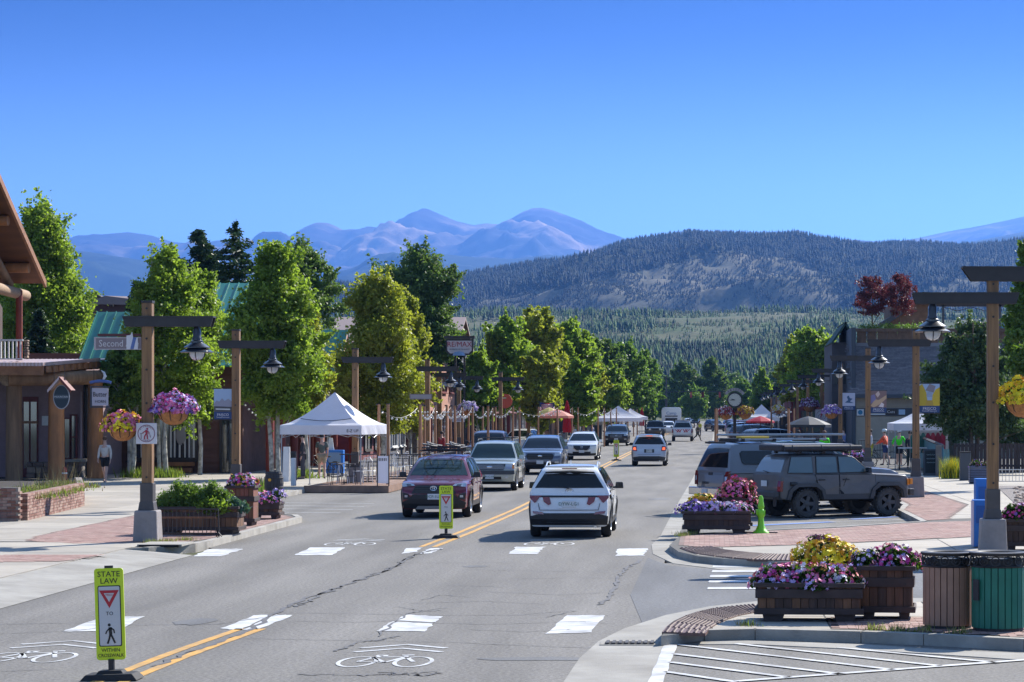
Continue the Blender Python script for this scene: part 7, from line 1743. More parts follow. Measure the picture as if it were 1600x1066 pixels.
def basket(px, py, Y, r, names, label, seed, post=None, arm=None):
 """hanging basket; (px,py) is the middle of its rim"""
 t = thing('flower_basket', label, 'hanging basket', (XX(px, Y), Y, ZZ(py, Y)), group='hanging flower baskets on posts')
 MB().lathe([(.02, -.80 * r), (.4 * r, -.72 * r), (.72 * r, -.45 * r), (.90 * r, 0), (.85 * r, .02)], n=20, caps=False).build('coir_bowl', M_basket, t, smooth=50)
 b = MB(); b.tube([(.91 * r * math.cos(k * PI / 10), .91 * r * math.sin(k * PI / 10), 0) for k in range(21)], .010, 4)
 for k in range(8): a = k * PI / 4; b.tube([(.92 * r * math.cos(a), .92 * r * math.sin(a), 0), (.74 * r * math.cos(a), .74 * r * math.sin(a), -.46 * r), (.1 * r * math.cos(a), .1 * r * math.sin(a), -.82 * r)], .008, 4)
 if arm: b.tube([(arm, 0, -.05), (arm * .9, 0, .0), (.9 * r * (1 if arm > 0 else -1), 0, 0)], .018, 5)
 b.build('wire_frame', M_steel, t)
 flowers('flowers', t, [(0, 0, .05, r * 1.12, r * 1.12, r * .85, names, int(420))] + [(dx * r, dy * r, -.1 * r, .32 * r, .3 * r, .35 * r, names, 44) for dx, dy in ((-.95, -.3), (.95, -.2), (.5, -.9), (-.45, -.9))], (0, 0, 0), seed, .075 * max(1, r / .4), .09, 260 / max(.3, r * 4))
 return t
basket(271, 642, 49.6, .38, ['magenta', 'lilac', 'lilac', 'violet', 'pink'], 'pink and lilac flower basket on the nearest left post', 1, arm=-.5)
basket(192, 670, 49.6, .33, ['yellow', 'yellow', 'pink', 'coral'], 'yellow and pink flower basket left of the nearest left post', 2, arm=.5)
basket(1600, 626, 45.7, .42, ['yellow', 'gold', 'yellow'], 'yellow flower basket cut by the right edge, on the nearest right post', 3, arm=-.5)
basket(731, 640, LP[4][1], .42, ['lilac', 'white', 'lilac'], 'lilac and white flower basket among the left row of posts', 4)
basket(1299, 645, RP[3][1], .42, ['lilac', 'white', 'violet'], 'purple flower basket in front of the dark doorway building, right row', 5)
basket(1265, 634, RP[4][1], .50, ['lilac', 'white', 'plum'], 'white and lilac flower basket left of the purple one, right row', 6)
basket(1215, 641, RP[6][1], .45, ['gold', 'yellow', 'white'], 'small gold flower basket halfway along the right row', 7)
basket(1134, 647, 158, .50, ['red', 'white', 'red'], 'flower basket hooped on the left of the street clock', 8)
basket(1164, 646, 158, .50, ['yellow', 'gold', 'plum'], 'flower basket hooped on the right of the street clock', 9)

# the street clock
ck_ = thing('street_clock', 'black post clock with round white dial and arched FRISCO crest', 'clock', (XX(1148, 158), 158, ZS)); zc_ = ZZ(625, 158) - ZS
MB().cyl((0, 0, 0), .32, .25, 16).cyl((0, 0, .25), .2, .5, 16, .13).tube([(0, 0, .6), (0, 0, zc_ - .8), (0, 0, zc_ - .55)], [.12, .10, .2], 12).build('post', M_steel, ck_, smooth=40)
MB().cyl((0, -.14, zc_), .52, .28, 32, axis='y').build('clock_case', M_steel, ck_)
dl_ = MB().cyl((0, -.17, zc_), .42, .03, 32, axis='y').build('dial', mat('clock_dial', (.62, .62, .52), .5), ck_)
MB().tube([(0, -.185, zc_), (-.22, -.185, zc_ + .05)], .022, 5).tube([(.03, -.185, zc_ - .01), (-.30, -.185, zc_ - .02)], .014, 5).build('hands', M_steel, dl_)
tk = MB()
for k in range(12): a = k * PI / 6; tk.box((.36 * math.cos(a), -.178, zc_ + .36 * math.sin(a)), (.05, .01, .02), ry=-a)
tk.build('hour_marks', M_steel, dl_)
ar = [(.60 * math.cos(a), zc_ + .60 * math.sin(a)) for a in [PI * (.18 + .64 * k / 12) for k in range(13)]] + [(.80 * math.cos(a), zc_ + .80 * math.sin(a)) for a in [PI * (.82 - .64 * k / 12) for k in range(13)]]
MB().prism(ar, -.06, .06, 'y').build('crest', mat('crest_stone', (.42, .38, .36), .6), ck_)
for i, c in enumerate('FRISCO'):
 a = PI * (.70 - .40 * i / 5); text(c, .19, M_steel, ck_, (.70 * math.cos(a), -.065, zc_ + .69 * math.sin(a)), rot=(0, -(a - PI / 2), 0))
for s in (-1, 1): MB().tube([(s * .1, 0, zc_ - .9), (s * .3, 0, zc_ - .62), (s * .62, 0, zc_ - .62), (s * .82, 0, zc_ - .95)], .03, 6).build('basket_hoop', M_steel, ck_, smooth=40)

# traffic signal at the end of the street
for k, (px, lab) in enumerate(((1041, 'dark signal pole with mast arm at the left of the far crossing'), (1146, 'dark signal pole at the right of the far crossing, behind the clock'))):
 Y = 430; t = thing('traffic_signal', lab, 'traffic light', (XX(px, Y), Y, 0)); s = 1 if k == 0 else -1
 MB().tube([(0, 0, 0), (0, 0, ZZ(588, Y))], [.2, .12], 8).build('pole', M_steel, t); MB().tube([(0, 0, ZZ(613, Y)), (s * (7 if k == 0 else 6.5), 0, ZZ(611, Y))], .08, 6).build('mast_arm', M_steel, t)
 for dx in ((4.5, 6.6) if k == 0 else (2.5, 5.5)):
  h = MB().box((s * dx, -.1, ZZ(617, Y)), (.35, .3, 1.0)).build('signal_head', mat('signal_case', (.35, .05, .04), .5), t)
ws_ = thing('warning_sign', 'yellow diamond warning sign at the far crossing', 'sign', (XX(1103, 440), 440, 0))
MB().prism([(0, ZZ(632, 440)), (.45, ZZ(636, 440)), (0, ZZ(640, 440)), (-.45, ZZ(636, 440))], 0, .03, 'y').build('plate', PET['yellow'], ws_); MB().cyl((0, .05, 0), .04, ZZ(634, 440), 6).build('post', M_steel, ws_)
# ------------------------------------------------------------------ crosswalk paddle signs
M_lime = mat('sign_lime', (.66, .82, .02), .45, 0.04, 6, emit=None); M_sred = mat('yield_red', (.50, .02, .03), .45); M_ink = mat('sign_black', (.015, .015, .015), .5); M_sw = mat('sign_panel_white', (.62, .62, .60), .5)
M_rub = mat('rubber_base', (.022, .022, .022), .8, .2, 8)
def rrect(x0, x1, z0, z1, r, n=5):
 P = []
 for cx, cz, a0 in ((x1 - r, z0 + r, -PI / 2), (x1 - r, z1 - r, 0), (x0 + r, z1 - r, PI / 2), (x0 + r, z0 + r, PI)):
  P += [(cx + r * math.cos(a0 + PI / 2 * k / n), cz + r * math.sin(a0 + PI / 2 * k / n)) for k in range(n + 1)]
 return P
def paddle(px, py, label, H=1.18, tilt=0.0):
 X, Y = G(px, py); t = thing('crosswalk_sign', label, 'sign', (X, Y, 0), group='in-street crosswalk paddle signs')
 MB().box((0, 0, .035), (.62, .36, .07), taper=.8).box((0, 0, .085), (.30, .2, .04), taper=.8).build('base', M_rub, t, bevel=.01)
 MB().cyl((0, 0, .08), .035, .14, 10).box((0, .012, .24), (.06, .02, .2)).build('stem', M_steel, t)
 z0, z1, w = .21, H, .155
 pn = MB().prism(rrect(-w, w, z0, z1, .035), -.006, .006, 'y').build('panel', M_lime, t)
 MB().box((0, .01, H + .012), (.09, .02, .03)).build('top_clip', M_steel, t)
 a, b = z0 + .145, z1 - .185
 MB().prism(rrect(-.122, .122, a, b, .018), -.009, -.0065, 'y').build('black_border', M_ink, pn); MB().prism(rrect(-.112, .112, a + .01, b - .01, .014), -.012, -.0095, 'y').build('white_field', M_sw, pn)
 zt = b - .05
 MB().prism([(-.105, zt), (.105, zt), (0, zt - .19)], -.015, -.0125, 'y').build('yield_triangle', M_sred, pn); MB().prism([(-.055, zt - .03), (.055, zt - .03), (0, zt - .125)], -.018, -.0155, 'y').build('triangle_inner', M_sw, pn)
 text('YIELD', .030, M_sred, pn, (0, -.019, zt - .05), depth=.001)
 text('STATE', .082, M_ink, pn, (0, -.008, z1 - .065), sx=1.05, depth=.001); text('LAW', .082, M_ink, pn, (0, -.008, z1 - .138), sx=1.05, depth=.001)
 text('TO', .055, M_ink, pn, (0, -.013, zt - .25), depth=.001); text('WITHIN', .055, M_ink, pn, (0, -.008, z0 + .105), depth=.001); text('CROSSWALK', .052, M_ink, pn, (0, -.008, z0 + .048), sx=.9, depth=.001)
 m = MB(); zc = a + .13; y = -.013
 m.cyl((-.008, y, zc + .10), .017, .003, 10, axis='y')
 for P, r in ((((-.0, zc + .075), (.006, zc)), .017), (((0, zc + .07), (-.035, zc + .035), (-.048, zc + .005)), .007), (((.006, zc + .07), (.04, zc + .045), (.045, zc + .01)), .007), (((0, zc), (-.012, zc - .05), (-.03, zc - .10)), .010), (((.008, zc), (.028, zc - .045), (.05, zc - .095)), .010)):
  for i in range(len(P) - 1):
   (x0, q0), (x1, q1) = P[i], P[i + 1]; L = math.hypot(x1 - x0, q1 - q0); nx, nz = -(q1 - q0) / L * r, (x1 - x0) / L * r
   m.prism([(x0 + nx, q0 + nz), (x1 + nx, q1 + nz), (x1 - nx, q1 - nz), (x0 - nx, q0 - nz)], y - .002, y, 'y')
 m.build('walking_man', M_ink, pn)
 if tilt: t.rotation_euler = (0, tilt, 0)
 return t
paddle(175, 1062, 'lime yellow STATE LAW crosswalk paddle sign nearest to us at lower left', 1.19, R(-1.8))
paddle(697, 841, 'lime yellow crosswalk paddle sign on the centre line by the red SUV', 1.18)
paddle(963, 720, 'smallest, farthest lime crosswalk paddle sign, beside the silver SUV', 1.18)

# ------------------------------------------------------------------ planters
M_plk = [mat('plank_brown', (.115, .060, .038), .8, .3, 3, .3, stretch=(4, 4, .4)), mat('plank_dark', (.070, .042, .032), .8, .3, 3, .3, stretch=(4, 4, .4)), mat('plank_warm', (.17, .085, .045), .8, .3, 3, .3, stretch=(4, 4, .4))]
M_plt = mat('planter_trim', (.050, .033, .030), .7, .25, 5); M_soil = mat('soil', (.03, .022, .015), .95)
def planter(name, label, cx, cy, W_, D_, H_, rz=0, plank=.11, trim=M_plt, planks=M_plk, z=ZS, feet=True, taper=0.0, cat='planter', group='timber flower planters'):
 t = thing(name, label, cat, (cx, cy, z), rz, group); f = .12 if feet else .02
 MB().b2(-W_ / 2 + .03, W_ / 2 - .03, -D_ / 2 + .03, D_ / 2 - .03, f, H_ - .04).build('box', M_soil, t)
 for (L, ax) in ((W_, 'x'), (D_, 'y')):
  n = max(2, round(L / plank)); w = L / n
  for sgn in (-1, 1):
   for i in range(n):
    c = -L / 2 + (i + .5) * w; th = .03 + random.uniform(0, .008); q = (D_ if ax == 'x' else W_) / 2 * sgn - sgn * .01
    b = MB(); b.box((c, q, (f + H_) / 2) if ax == 'x' else (q, c, (f + H_) / 2), (w - .008, th, H_ - f) if ax == 'x' else (th, w - .008, H_ - f)); b.build('plank', random.choice(planks), t)
 for z0, h, o in ((f - .02, .08, .05), (H_ * .62, .12, .035), (H_ - .05, .06, .055)):
  b = MB(); a, c = W_ / 2 + o, D_ / 2 + o
  b.b2(-a, a, -c, -c + .03, z0, z0 + h).b2(-a, a, c - .03, c, z0, z0 + h).b2(-a, -a + .03, -c + .03, c - .03, z0, z0 + h).b2(a - .03, a, -c + .03, c - .03, z0, z0 + h); b.build('band', trim, t, bevel=.006)
 if feet:
  for sx in (-1, 1):
   MB().prism([(sx * W_ * .46, f), (sx * W_ * .24, f), (sx * W_ * .27, 0), (sx * W_ * .44, 0)], -D_ / 2, D_ / 2, 'y').build('foot', trim, t)
 for sx in (-1, 1):
  MB().cyl((sx * (W_ / 2 - .08), -D_ / 2 - .05, H_ * .68), .014, .02, 6, axis='y').build('bolt', M_bolt, t)
 return t
X, Y = G(1262, 972, ZS)
p1 = planter('flower_planter', 'near low plank planter of pink flowers on the corner by the bins', XX(1265, 31.0), 31.0, 1.32, .62, .50, R(-4))
flowers('flowers', p1, [(x, 0, .47, .34, .30, .26, ['pink', 'lilac', 'magenta', 'coral', 'white', 'pink'], 170) for x in (-.42, -.05, .36)] + [(.05, -.28, .44, .18, .12, .10, ['lilac', 'pink'], 30), (-.52, -.25, .46, .15, .1, .1, ['lilac'], 20), (.12, -.05, .62, .12, .1, .10, ['coral', 'gold'], 14)], seed=11, fsize=.060, leaf=.08, nleaf=1300)
p2 = planter('flower_planter', 'taller square plank planter of magenta and pink flowers beside the tan bin', XX(1386, 31.3), 31.3, .66, .62, .70, R(-6))
flowers('flowers', p2, [(.12, 0, .68, .34, .30, .26, ['magenta', 'pink', 'magenta', 'lilac'], 150), (-.25, -.05, .70, .25, .22, .20, ['lilac', 'white', 'plum'], 70), (.05, .05, .86, .13, .12, .12, ['coral', 'pink'], 26)], seed=12, fsize=.06, leaf=.085, nleaf=900)
p3 = planter('flower_planter', 'yellow flowered planter standing behind the two near plank planters', XX(1290, 33.2), 33.2, .95, .6, .55, 0)
flowers('flowers', p3, [(0, 0, .60, .46, .34, .34, ['yellow', 'yellow', 'yellow', 'gold'], 620), (-.05, .1, .90, .2, .15, .1, ['plum', 'plum'], 40), (.36, 0, .62, .2, .2, .2, ['gold', 'plum', 'yellow'], 50)], seed=13, fsize=.060, leaf=.07, nleaf=380)
# by the parked cars
p4 = planter('flower_planter', 'dark planter with purple and lilac flowers beside the lime hydrant cover', XX(1119, 53.0), 53.0, 1.42, .62, .50, 0, trim=M_plt, planks=[M_plk[1], M_plt])
flowers('flowers', p4, [(x, 0, .47, .36, .28, .24, n_, 200) for x, n_ in ((-.48, ['violet', 'lilac', 'violet']), (-.05, ['lilac', 'white', 'plum', 'lilac']), (.42, ['white', 'lilac', 'pink'])) ], seed=14, fsize=.07, leaf=.07, nleaf=600)
p5 = planter('flower_planter', 'tall planter with red and pink flowers behind the dark purple flowered one', XX(1152, 54.6), 54.6, .60, .60, .72, 0)
flowers('flowers', p5, [(0, 0, .80, .40, .36, .38, ['magenta', 'red', 'coral', 'pink', 'red'], 360), (.3, -.1, .62, .25, .25, .2, ['red', 'red', 'pink'], 60)], seed=15, fsize=.07, leaf=.08, nleaf=700)
p6 = planter('flower_planter', 'small planter with golden flowers half hidden behind the purple ones', XX(1097, 54.8), 54.8, .6, .5, .55, 0)
flowers('flowers', p6, [(0, 0, .62, .32, .28, .20, ['gold', 'gold', 'yellow'], 130)], seed=16, fsize=.07, leaf=.07, nleaf=600)
p7 = planter('flower_planter', 'dark pot planter with magenta flowers cut by the right edge', XX(1596, 46.5), 46.5, .62, .62, .62, 0, planks=[M_plk[1]])
flowers('flowers', p7, [(0, 0, .62, .46, .36, .30, ['magenta', 'violet', 'magenta'], 90)], seed=17, fsize=.07, leaf=.08, nleaf=1100)
# left bulb-out: long planter with shrubs
p8 = planter('shrub_planter', 'long timber planter of feathery green shrubs behind the bicycle rack', XX(312, 52.6), 52.6, 1.80, .8, .62, 0, plank=.12, planks=[M_plk[2], M_plk[0]], group=None)
def shrub(parent, cx, cy, cz, rx_, rz_, n, m, seed, size=.09, up=1.2):
 rg = np.random.default_rng(seed); C = [];
 for k in range(46):
  a = rg.uniform(0, 6.28); q = rg.uniform(0, 1) ** .5; C.append((cx + math.cos(a) * q * rx_, cy + math.sin(a) * q * rx_ * .7, cz + rz_ * (1 - q * q) * rg.uniform(.2, 1)))
 C = np.array(C); V, Fc = leafcloud(C, np.full(len(C), rx_ * .26), n // len(C), size, seed, 1.1, -.8, 2.4)
 return link('shrub', fastmesh('shrub', V, Fc, m), parent, kind='stuff')
L_sage = leafmat('shrub_green', (.07, .13, .03), (.17, .24, .06)); L_blue = leafmat('juniper_blue_green', (.06, .13, .09), (.13, .22, .15), .2)
shrub(p8, -.42, 0, .58, .50, .50, 15000, L_sage, 31, .032); shrub(p8, .18, 0, .58, .52, .55, 15000, L_sage, 32, .032); shrub(p8, .72, -.1, .58, .32, .22, 2600, L_blue, 33, .05); shrub(p8, .3, -.2, .58, .45, .16, 2400, L_aspen, 34, .05)
p9 = planter('flower_planter', 'tall square red-brown planter with pink flowers beside the long shrub planter', XX(379, 56.5), 56.5, .62, .62, .95, 0, planks=[M_plk[2], mat('plank_red', (.20, .075, .05), .8, .3, 3, .3, stretch=(4, 4, .4))])
flowers('flowers', p9, [(0, 0, .98, .34, .32, .26, ['pink', 'magenta', 'gold', 'lilac'], 140)], seed=18, fsize=.07, leaf=.08, nleaf=600)
p10 = planter('flower_planter', 'low dark planter spilling lilac and magenta flowers nearest the left kerb', XX(416, 60.0), 60.0, .70, .6, .42, 0, planks=[M_plk[1], M_plk[0]])
flowers('flowers', p10, [(-.08, -.05, .44, .42, .34, .22, ['magenta', 'violet', 'pink', 'lilac'], 180), (.26, .1, .56, .2, .2, .2, ['lilac', 'white', 'lilac'], 60)], seed=19, fsize=.07, leaf=.08, nleaf=600)
# bicycle rack in front of the long planter
rk_ = thing('bike_rack', 'black steel bicycle rack standing before the long shrub planter', 'bicycle rack', (XX(290, 51.0), 51.0, ZS))
MB().tube([(-.72, 0, .62), (.70, 0, .62), (.72, 0, .05), (.72, -.12, 0)], .022, 6).tube([(-.72, 0, .62), (-.72, 0, .04)], .022, 6).tube([(-.72, 0, .10), (.72, 0, .10)], .018, 6).build('frame', M_steel, rk_)
for i in range(15): MB().cyl((-.65 + i * .092, 0, .10), .008, .52, 6).build('bar', M_steel, rk_)
MB().b2(-.62, .66, -.03, -.015, .42, .46).build('wood_strip', M_plk[2], rk_); MB().tube([(.66, 0, .03), (.72, -.05, .12), (.78, 0, .03)], .015, 5).build('foot', M_steel, rk_)

# bins
def bin_(px, label, m, Y, r=.315, H=.95):
 t = thing('litter_bin', label, 'litter bin', (XX(px, Y), Y, ZS), group='slatted litter bins on the near corner'); n = 24
 MB().cyl((0, 0, .03), r - .035, H - .1, 24).build('liner', M_ink, t); MB().cyl((0, 0, 0), r * .94, .05, 24).build('base_ring', M_steel, t)
 for i in range(n):
  a = 2 * PI * i / n; MB().box((math.cos(a) * (r - .012), math.sin(a) * (r - .012), .045 + (H - .22) / 2), (.02, 2 * PI * r / n - .012, H - .22), rz=a).build('slat', m, t, bevel=.004)
 tr = MB(); tr.lathe([(r + .005, H - .175), (r + .015, H - .16), (r + .005, H - .15)], n=32, caps=False); tr.lathe([(r + .01, H - .03), (r + .03, H - .01), (r + .03, H + .01), (r - .03, H + .02), (r - .07, H)], n=32, caps=False); tr.build('top_rings', M_steel, t, smooth=50)
 sc = MB()
 for i in range(14):
  a = 2 * PI * i / 14; c = Vector((math.cos(a) * (r + .006), math.sin(a) * (r + .006), H - .09)); u = Vector((-math.sin(a), math.cos(a), 0))
  sc.tube([c + u * .056 * math.cos(k * PI / 6) + Vector((0, 0, .056 * math.sin(k * PI / 6))) for k in range(13)], .008, 4, caps=False); sc.tube([c + u * (.035 - .0022 * k) * math.cos(k * PI / 5) + Vector((0, 0, (.035 - .0022 * k) * math.sin(k * PI / 5))) for k in range(13)], .006, 4, caps=False)
 sc.build('scroll_band', M_steel, t)
 MB().lathe([(r - .06, H), (r - .10, H - .03), (.12, H - .04)], n=24, caps=False).build('lid', M_steel, t)
 return t
bin_(1481, 'tan slatted litter bin with black scroll rim, left of the green bin', mat('slat_tan', (.36, .195, .125), .55, .10, 4), 29.9)
b2_ = bin_(1560, 'green slatted litter bin with black scroll rim at the right edge', mat('slat_green', (.015, .165, .105), .5, .12, 4), 29.55, .335, .97)
MB().box((-.30, -.20, .52), (.10, .02, .26), rz=R(-55)).build('black_plate', M_steel, b2_)
# blue newspaper boxes behind the nearest right post
nb_ = thing('news_box', 'tall bright blue box standing left of the nearest right lamp post', 'newspaper box', (XX(1540, 48.3), 48.3, ZS)); M_nblue = mat('box_blue', (.02, .17, .55), .4, .06, 5)
MB().b2(-.22, .22, -.2, .2, .05, 1.36).build('cabinet', M_nblue, nb_, bevel=.015); MB().b2(-.17, .17, -.215, -.2, .75, 1.2).build('door_panel', mat('box_blue_dark', (.012, .10, .36), .3), nb_); MB().b2(-.24, .24, -.22, .22, 0, .05).build('plinth', M_steel, nb_)
nb2 = thing('news_box', 'lower blue box beside the tall blue box', 'newspaper box', (XX(1531, 47.4), 47.4, ZS)); MB().b2(-.14, .14, -.2, .2, .03, .96).build('cabinet', M_nblue, nb2, bevel=.012); MB().b2(-.155, -.14, -.2, .2, .05, .94).build('side_label', mat('box_pink_white', (.6, .5, .6), .5), nb2); MB().b2(-.1, .1, -.212, -.2, .5, .85).build('door_panel', mat('box_blue_dark', (.012, .10, .36), .3), nb2)
# lime hydrant cover / caution post
hy = thing('caution_post', 'bright lime plastic caution figure post standing beside the dark planter', 'caution post', (XX(1189, 52.9), 52.9, ZS)); M_lg = mat('lime_plastic', (.20, .62, .02), .35)
MB().lathe([(.20, 0), (.19, .03), (.12, .08), (.075, .18), (.06, .34)], n=14, caps=False).build('base', M_lg, hy, smooth=40); MB().box((-.26, .02, .02), (.22, .10, .03)).box((.26, .0, .02), (.22, .10, .03)).build('feet', M_steel, hy)
MB().lathe([(.06, .34), (.095, .42), (.09, .5), (.055, .54), (.075, .6), (.06, .68), (.05, .72), (.055, .78), (.03, .84), (.001, .85)], n=14, caps=False).box((-.08, -.02, .48), (.06, .05, .12), rz=.2).box((.07, -.03, .46), (.05, .05, .12)).build('figure', M_lg, hy, smooth=40)

# brick planter wall on the left
bw = thing('brick_planter_wall', 'low rose brick garden wall with grass behind it at the left edge', 'brick wall')
def brickwall(parent, P0, P1, z0, z1, th=.22, bl=.21, bh=.075):
 P0, P1 = Vector((*P0, 0)), Vector((*P1, 0)); L = (P1 - P0).length; u = (P1 - P0) / L; ang = math.atan2(u.y, u.x); n = int(L / bl); rows = int((z1 - z0) / bh)
 c = (P0 + P1) / 2; MB().box((c.x, c.y, (z0 + z1) / 2 - .005), (L - .12, th - .03, z1 - z0 - .02), rz=ang).build('mortar_core', M_mort, parent)
 data = [MB().box((0, 0, 0), (bl - .012, th, bh - .012)).data('brick', m) for m in M_brickm]
 for r_ in range(rows):
  for i in range(n + (r_ % 2)):
   s = (i + (.5 if r_ % 2 == 0 else 0)) * bl; s = min(max(s, bl / 2), L - bl / 2)
   p = P0 + u * s; link('brick', random.choice(data), parent, (p.x, p.y + random.uniform(-.006, .006), z0 + (r_ + .5) * bh), (0, 0, ang))
A0 = G(30, 814, ZS); A1 = G(126, 790, ZS)
brickwall(bw, (XX(0, 58.6), 58.6), (XX(34, 58.6), 58.6), ZS, ZS + .86); brickwall(bw, (XX(36, 59.0), 59.0), (XX(126, 68.0), 68.0), ZS, ZS + .68); brickwall(bw, (XX(126, 68.1), 68.1), (XX(122, 76.0), 76.0), ZS, ZS + .62)
MB().add([(-22.5, 59, ZS + .5), (XX(38, 59.3), 59.3, ZS + .5), (XX(125, 68.2), 68.2, ZS + .48), (XX(121, 76), 76, ZS + .48), (-26, 76, ZS + .5)], [(0, 1, 2, 3, 4)]).build('soil', M_soil, bw)
def grass(name, label, pts, n, h, seed, mats, parent=None, w=.012):
 rg = np.random.default_rng(seed); i = rg.integers(0, len(pts), n); t = rg.uniform(0, 1, n)
 A = np.array(pts, dtype=float)[i]; x = A[:, 0] + rg.normal(0, 1, n) * A[:, 3]; y = A[:, 1] + rg.normal(0, 1, n) * A[:, 3]; z = A[:, 2]; hh = h * rg.uniform(.4, 1.2, n); a = rg.uniform(0, 6.28, n); l_ = hh * rg.uniform(0, .6, n); b = rg.uniform(0, 6.28, n)
 dx, dy = np.cos(a) * w, np.sin(a) * w
 V = np.stack([np.stack([x - dx, y - dy, z], 1), np.stack([x + dx, y + dy, z], 1), np.stack([x + np.cos(b) * l_, y + np.sin(b) * l_, z + hh], 1)], 1).reshape(-1, 3)
 o = link(name, fastmesh(name, V, np.arange(n * 3).reshape(-1, 3), mats, rg.integers(0, len(mats), n)), parent, kind='stuff');
 if parent is None: o['label'] = label
 return o
M_gr = [leafmat('grass_green', (.10, .16, .03), (.20, .24, .06)), mat('grass_straw', (.42, .33, .14), .9)]
gp = [(XX(p, yy), yy, ZS + .5, .35) for p, yy in ((5, 60.5), (30, 60.5), (50, 62), (70, 64), (90, 66), (112, 68.8), (20, 63), (60, 66), (95, 71))]
grass('grass', '', gp, 5000, .17, 5, M_gr, bw, .016); grass('grass', '', [(XX(75, 67), 67, ZS + .5, .3), (XX(98, 69), 69, ZS + .5, .25)], 90, .75, 6, M_gr[1:], bw, .008)
for k, (pts, n, lab) in enumerate((([(*G(p, q, ZS), ZS, .10) for p, q in ((240, 849), (262, 847), (290, 845))], 500, 'dry grass at the foot of the nearest left pedestal'), ([(*G(1075, 835, ZS), ZS, .12), (*G(1066, 838, ZS), ZS, .08)], 300, 'straw grass on the kerb end left of the dark planter'),
        ([(*G(p, q, ZS), ZS, .07) for p, q in ((1366, 985), (1405, 986), (1442, 987), (1168, 978), (1500, 990))], 500, 'straw tufts along the near kerb between planters and bins'))): grass('grass_tuft', lab, pts, n, .10, 50 + k, [M_gr[1], M_gr[0]], None, .006)
grass('corner_shrubbery', 'wild green plants under the aspen beside the street name post', [(XX(p, 97), 97, ZS, .35) for p in (215, 228, 245, 262)], 650, .42, 60, [M_gr[0]], None, .03)
grass('corner_weeds', 'green weeds around the second left lamp post and barrel', [(XX(p, y), y, ZS, .3) for p, y in ((395, 80), (400, 84), (375, 70), (470, 96))], 900, .4, 61, [M_gr[0]], None, .03)
grass('goldenrod_clump', 'tall yellow green plants beside the teal fence panel on the right', [(XX(p, 95.5), 95.5, ZS, .15) for p in (1484, 1490, 1496)], 800, .8, 62, [M_gr[0], PET['yellow']], None, .02)

# barrel
ba = thing('barrel_bin', 'dark banded barrel bin with an orange sticker beside the white canopy', 'barrel', (XX(428, 77), 77, ZS)); M_bar = mat('barrel_black', (.04, .036, .038), .6, .2, 6)
for i in range(18):
 a = 2 * PI * i / 18; P = [(.24, 0), (.30, .22), (.315, .38), (.30, .55), (.25, .76)]
 MB().lathe(P, n=1, arc=2 * PI / 18 - .03, caps=False).xf(Matrix.Rotation(a, 4, 'Z')).build('stave', M_bar, ba)
MB().lathe([(.22, 0), (.28, .22), (.29, .5), (.23, .74), (.001, .74)], n=18, caps=False).build('core', M_ink, ba)
for z, r_ in ((.10, .278), (.24, .312), (.54, .312), (.68, .280)): MB().lathe([(r_, z), (r_ + .008, z + .02), (r_, z + .04)], n=24, caps=False).build('hoop', M_steel, ba)
MB().cyl((-.08, -.33, .50), .05, .02, 12, axis='y').build('sticker', PET['gold'], ba)

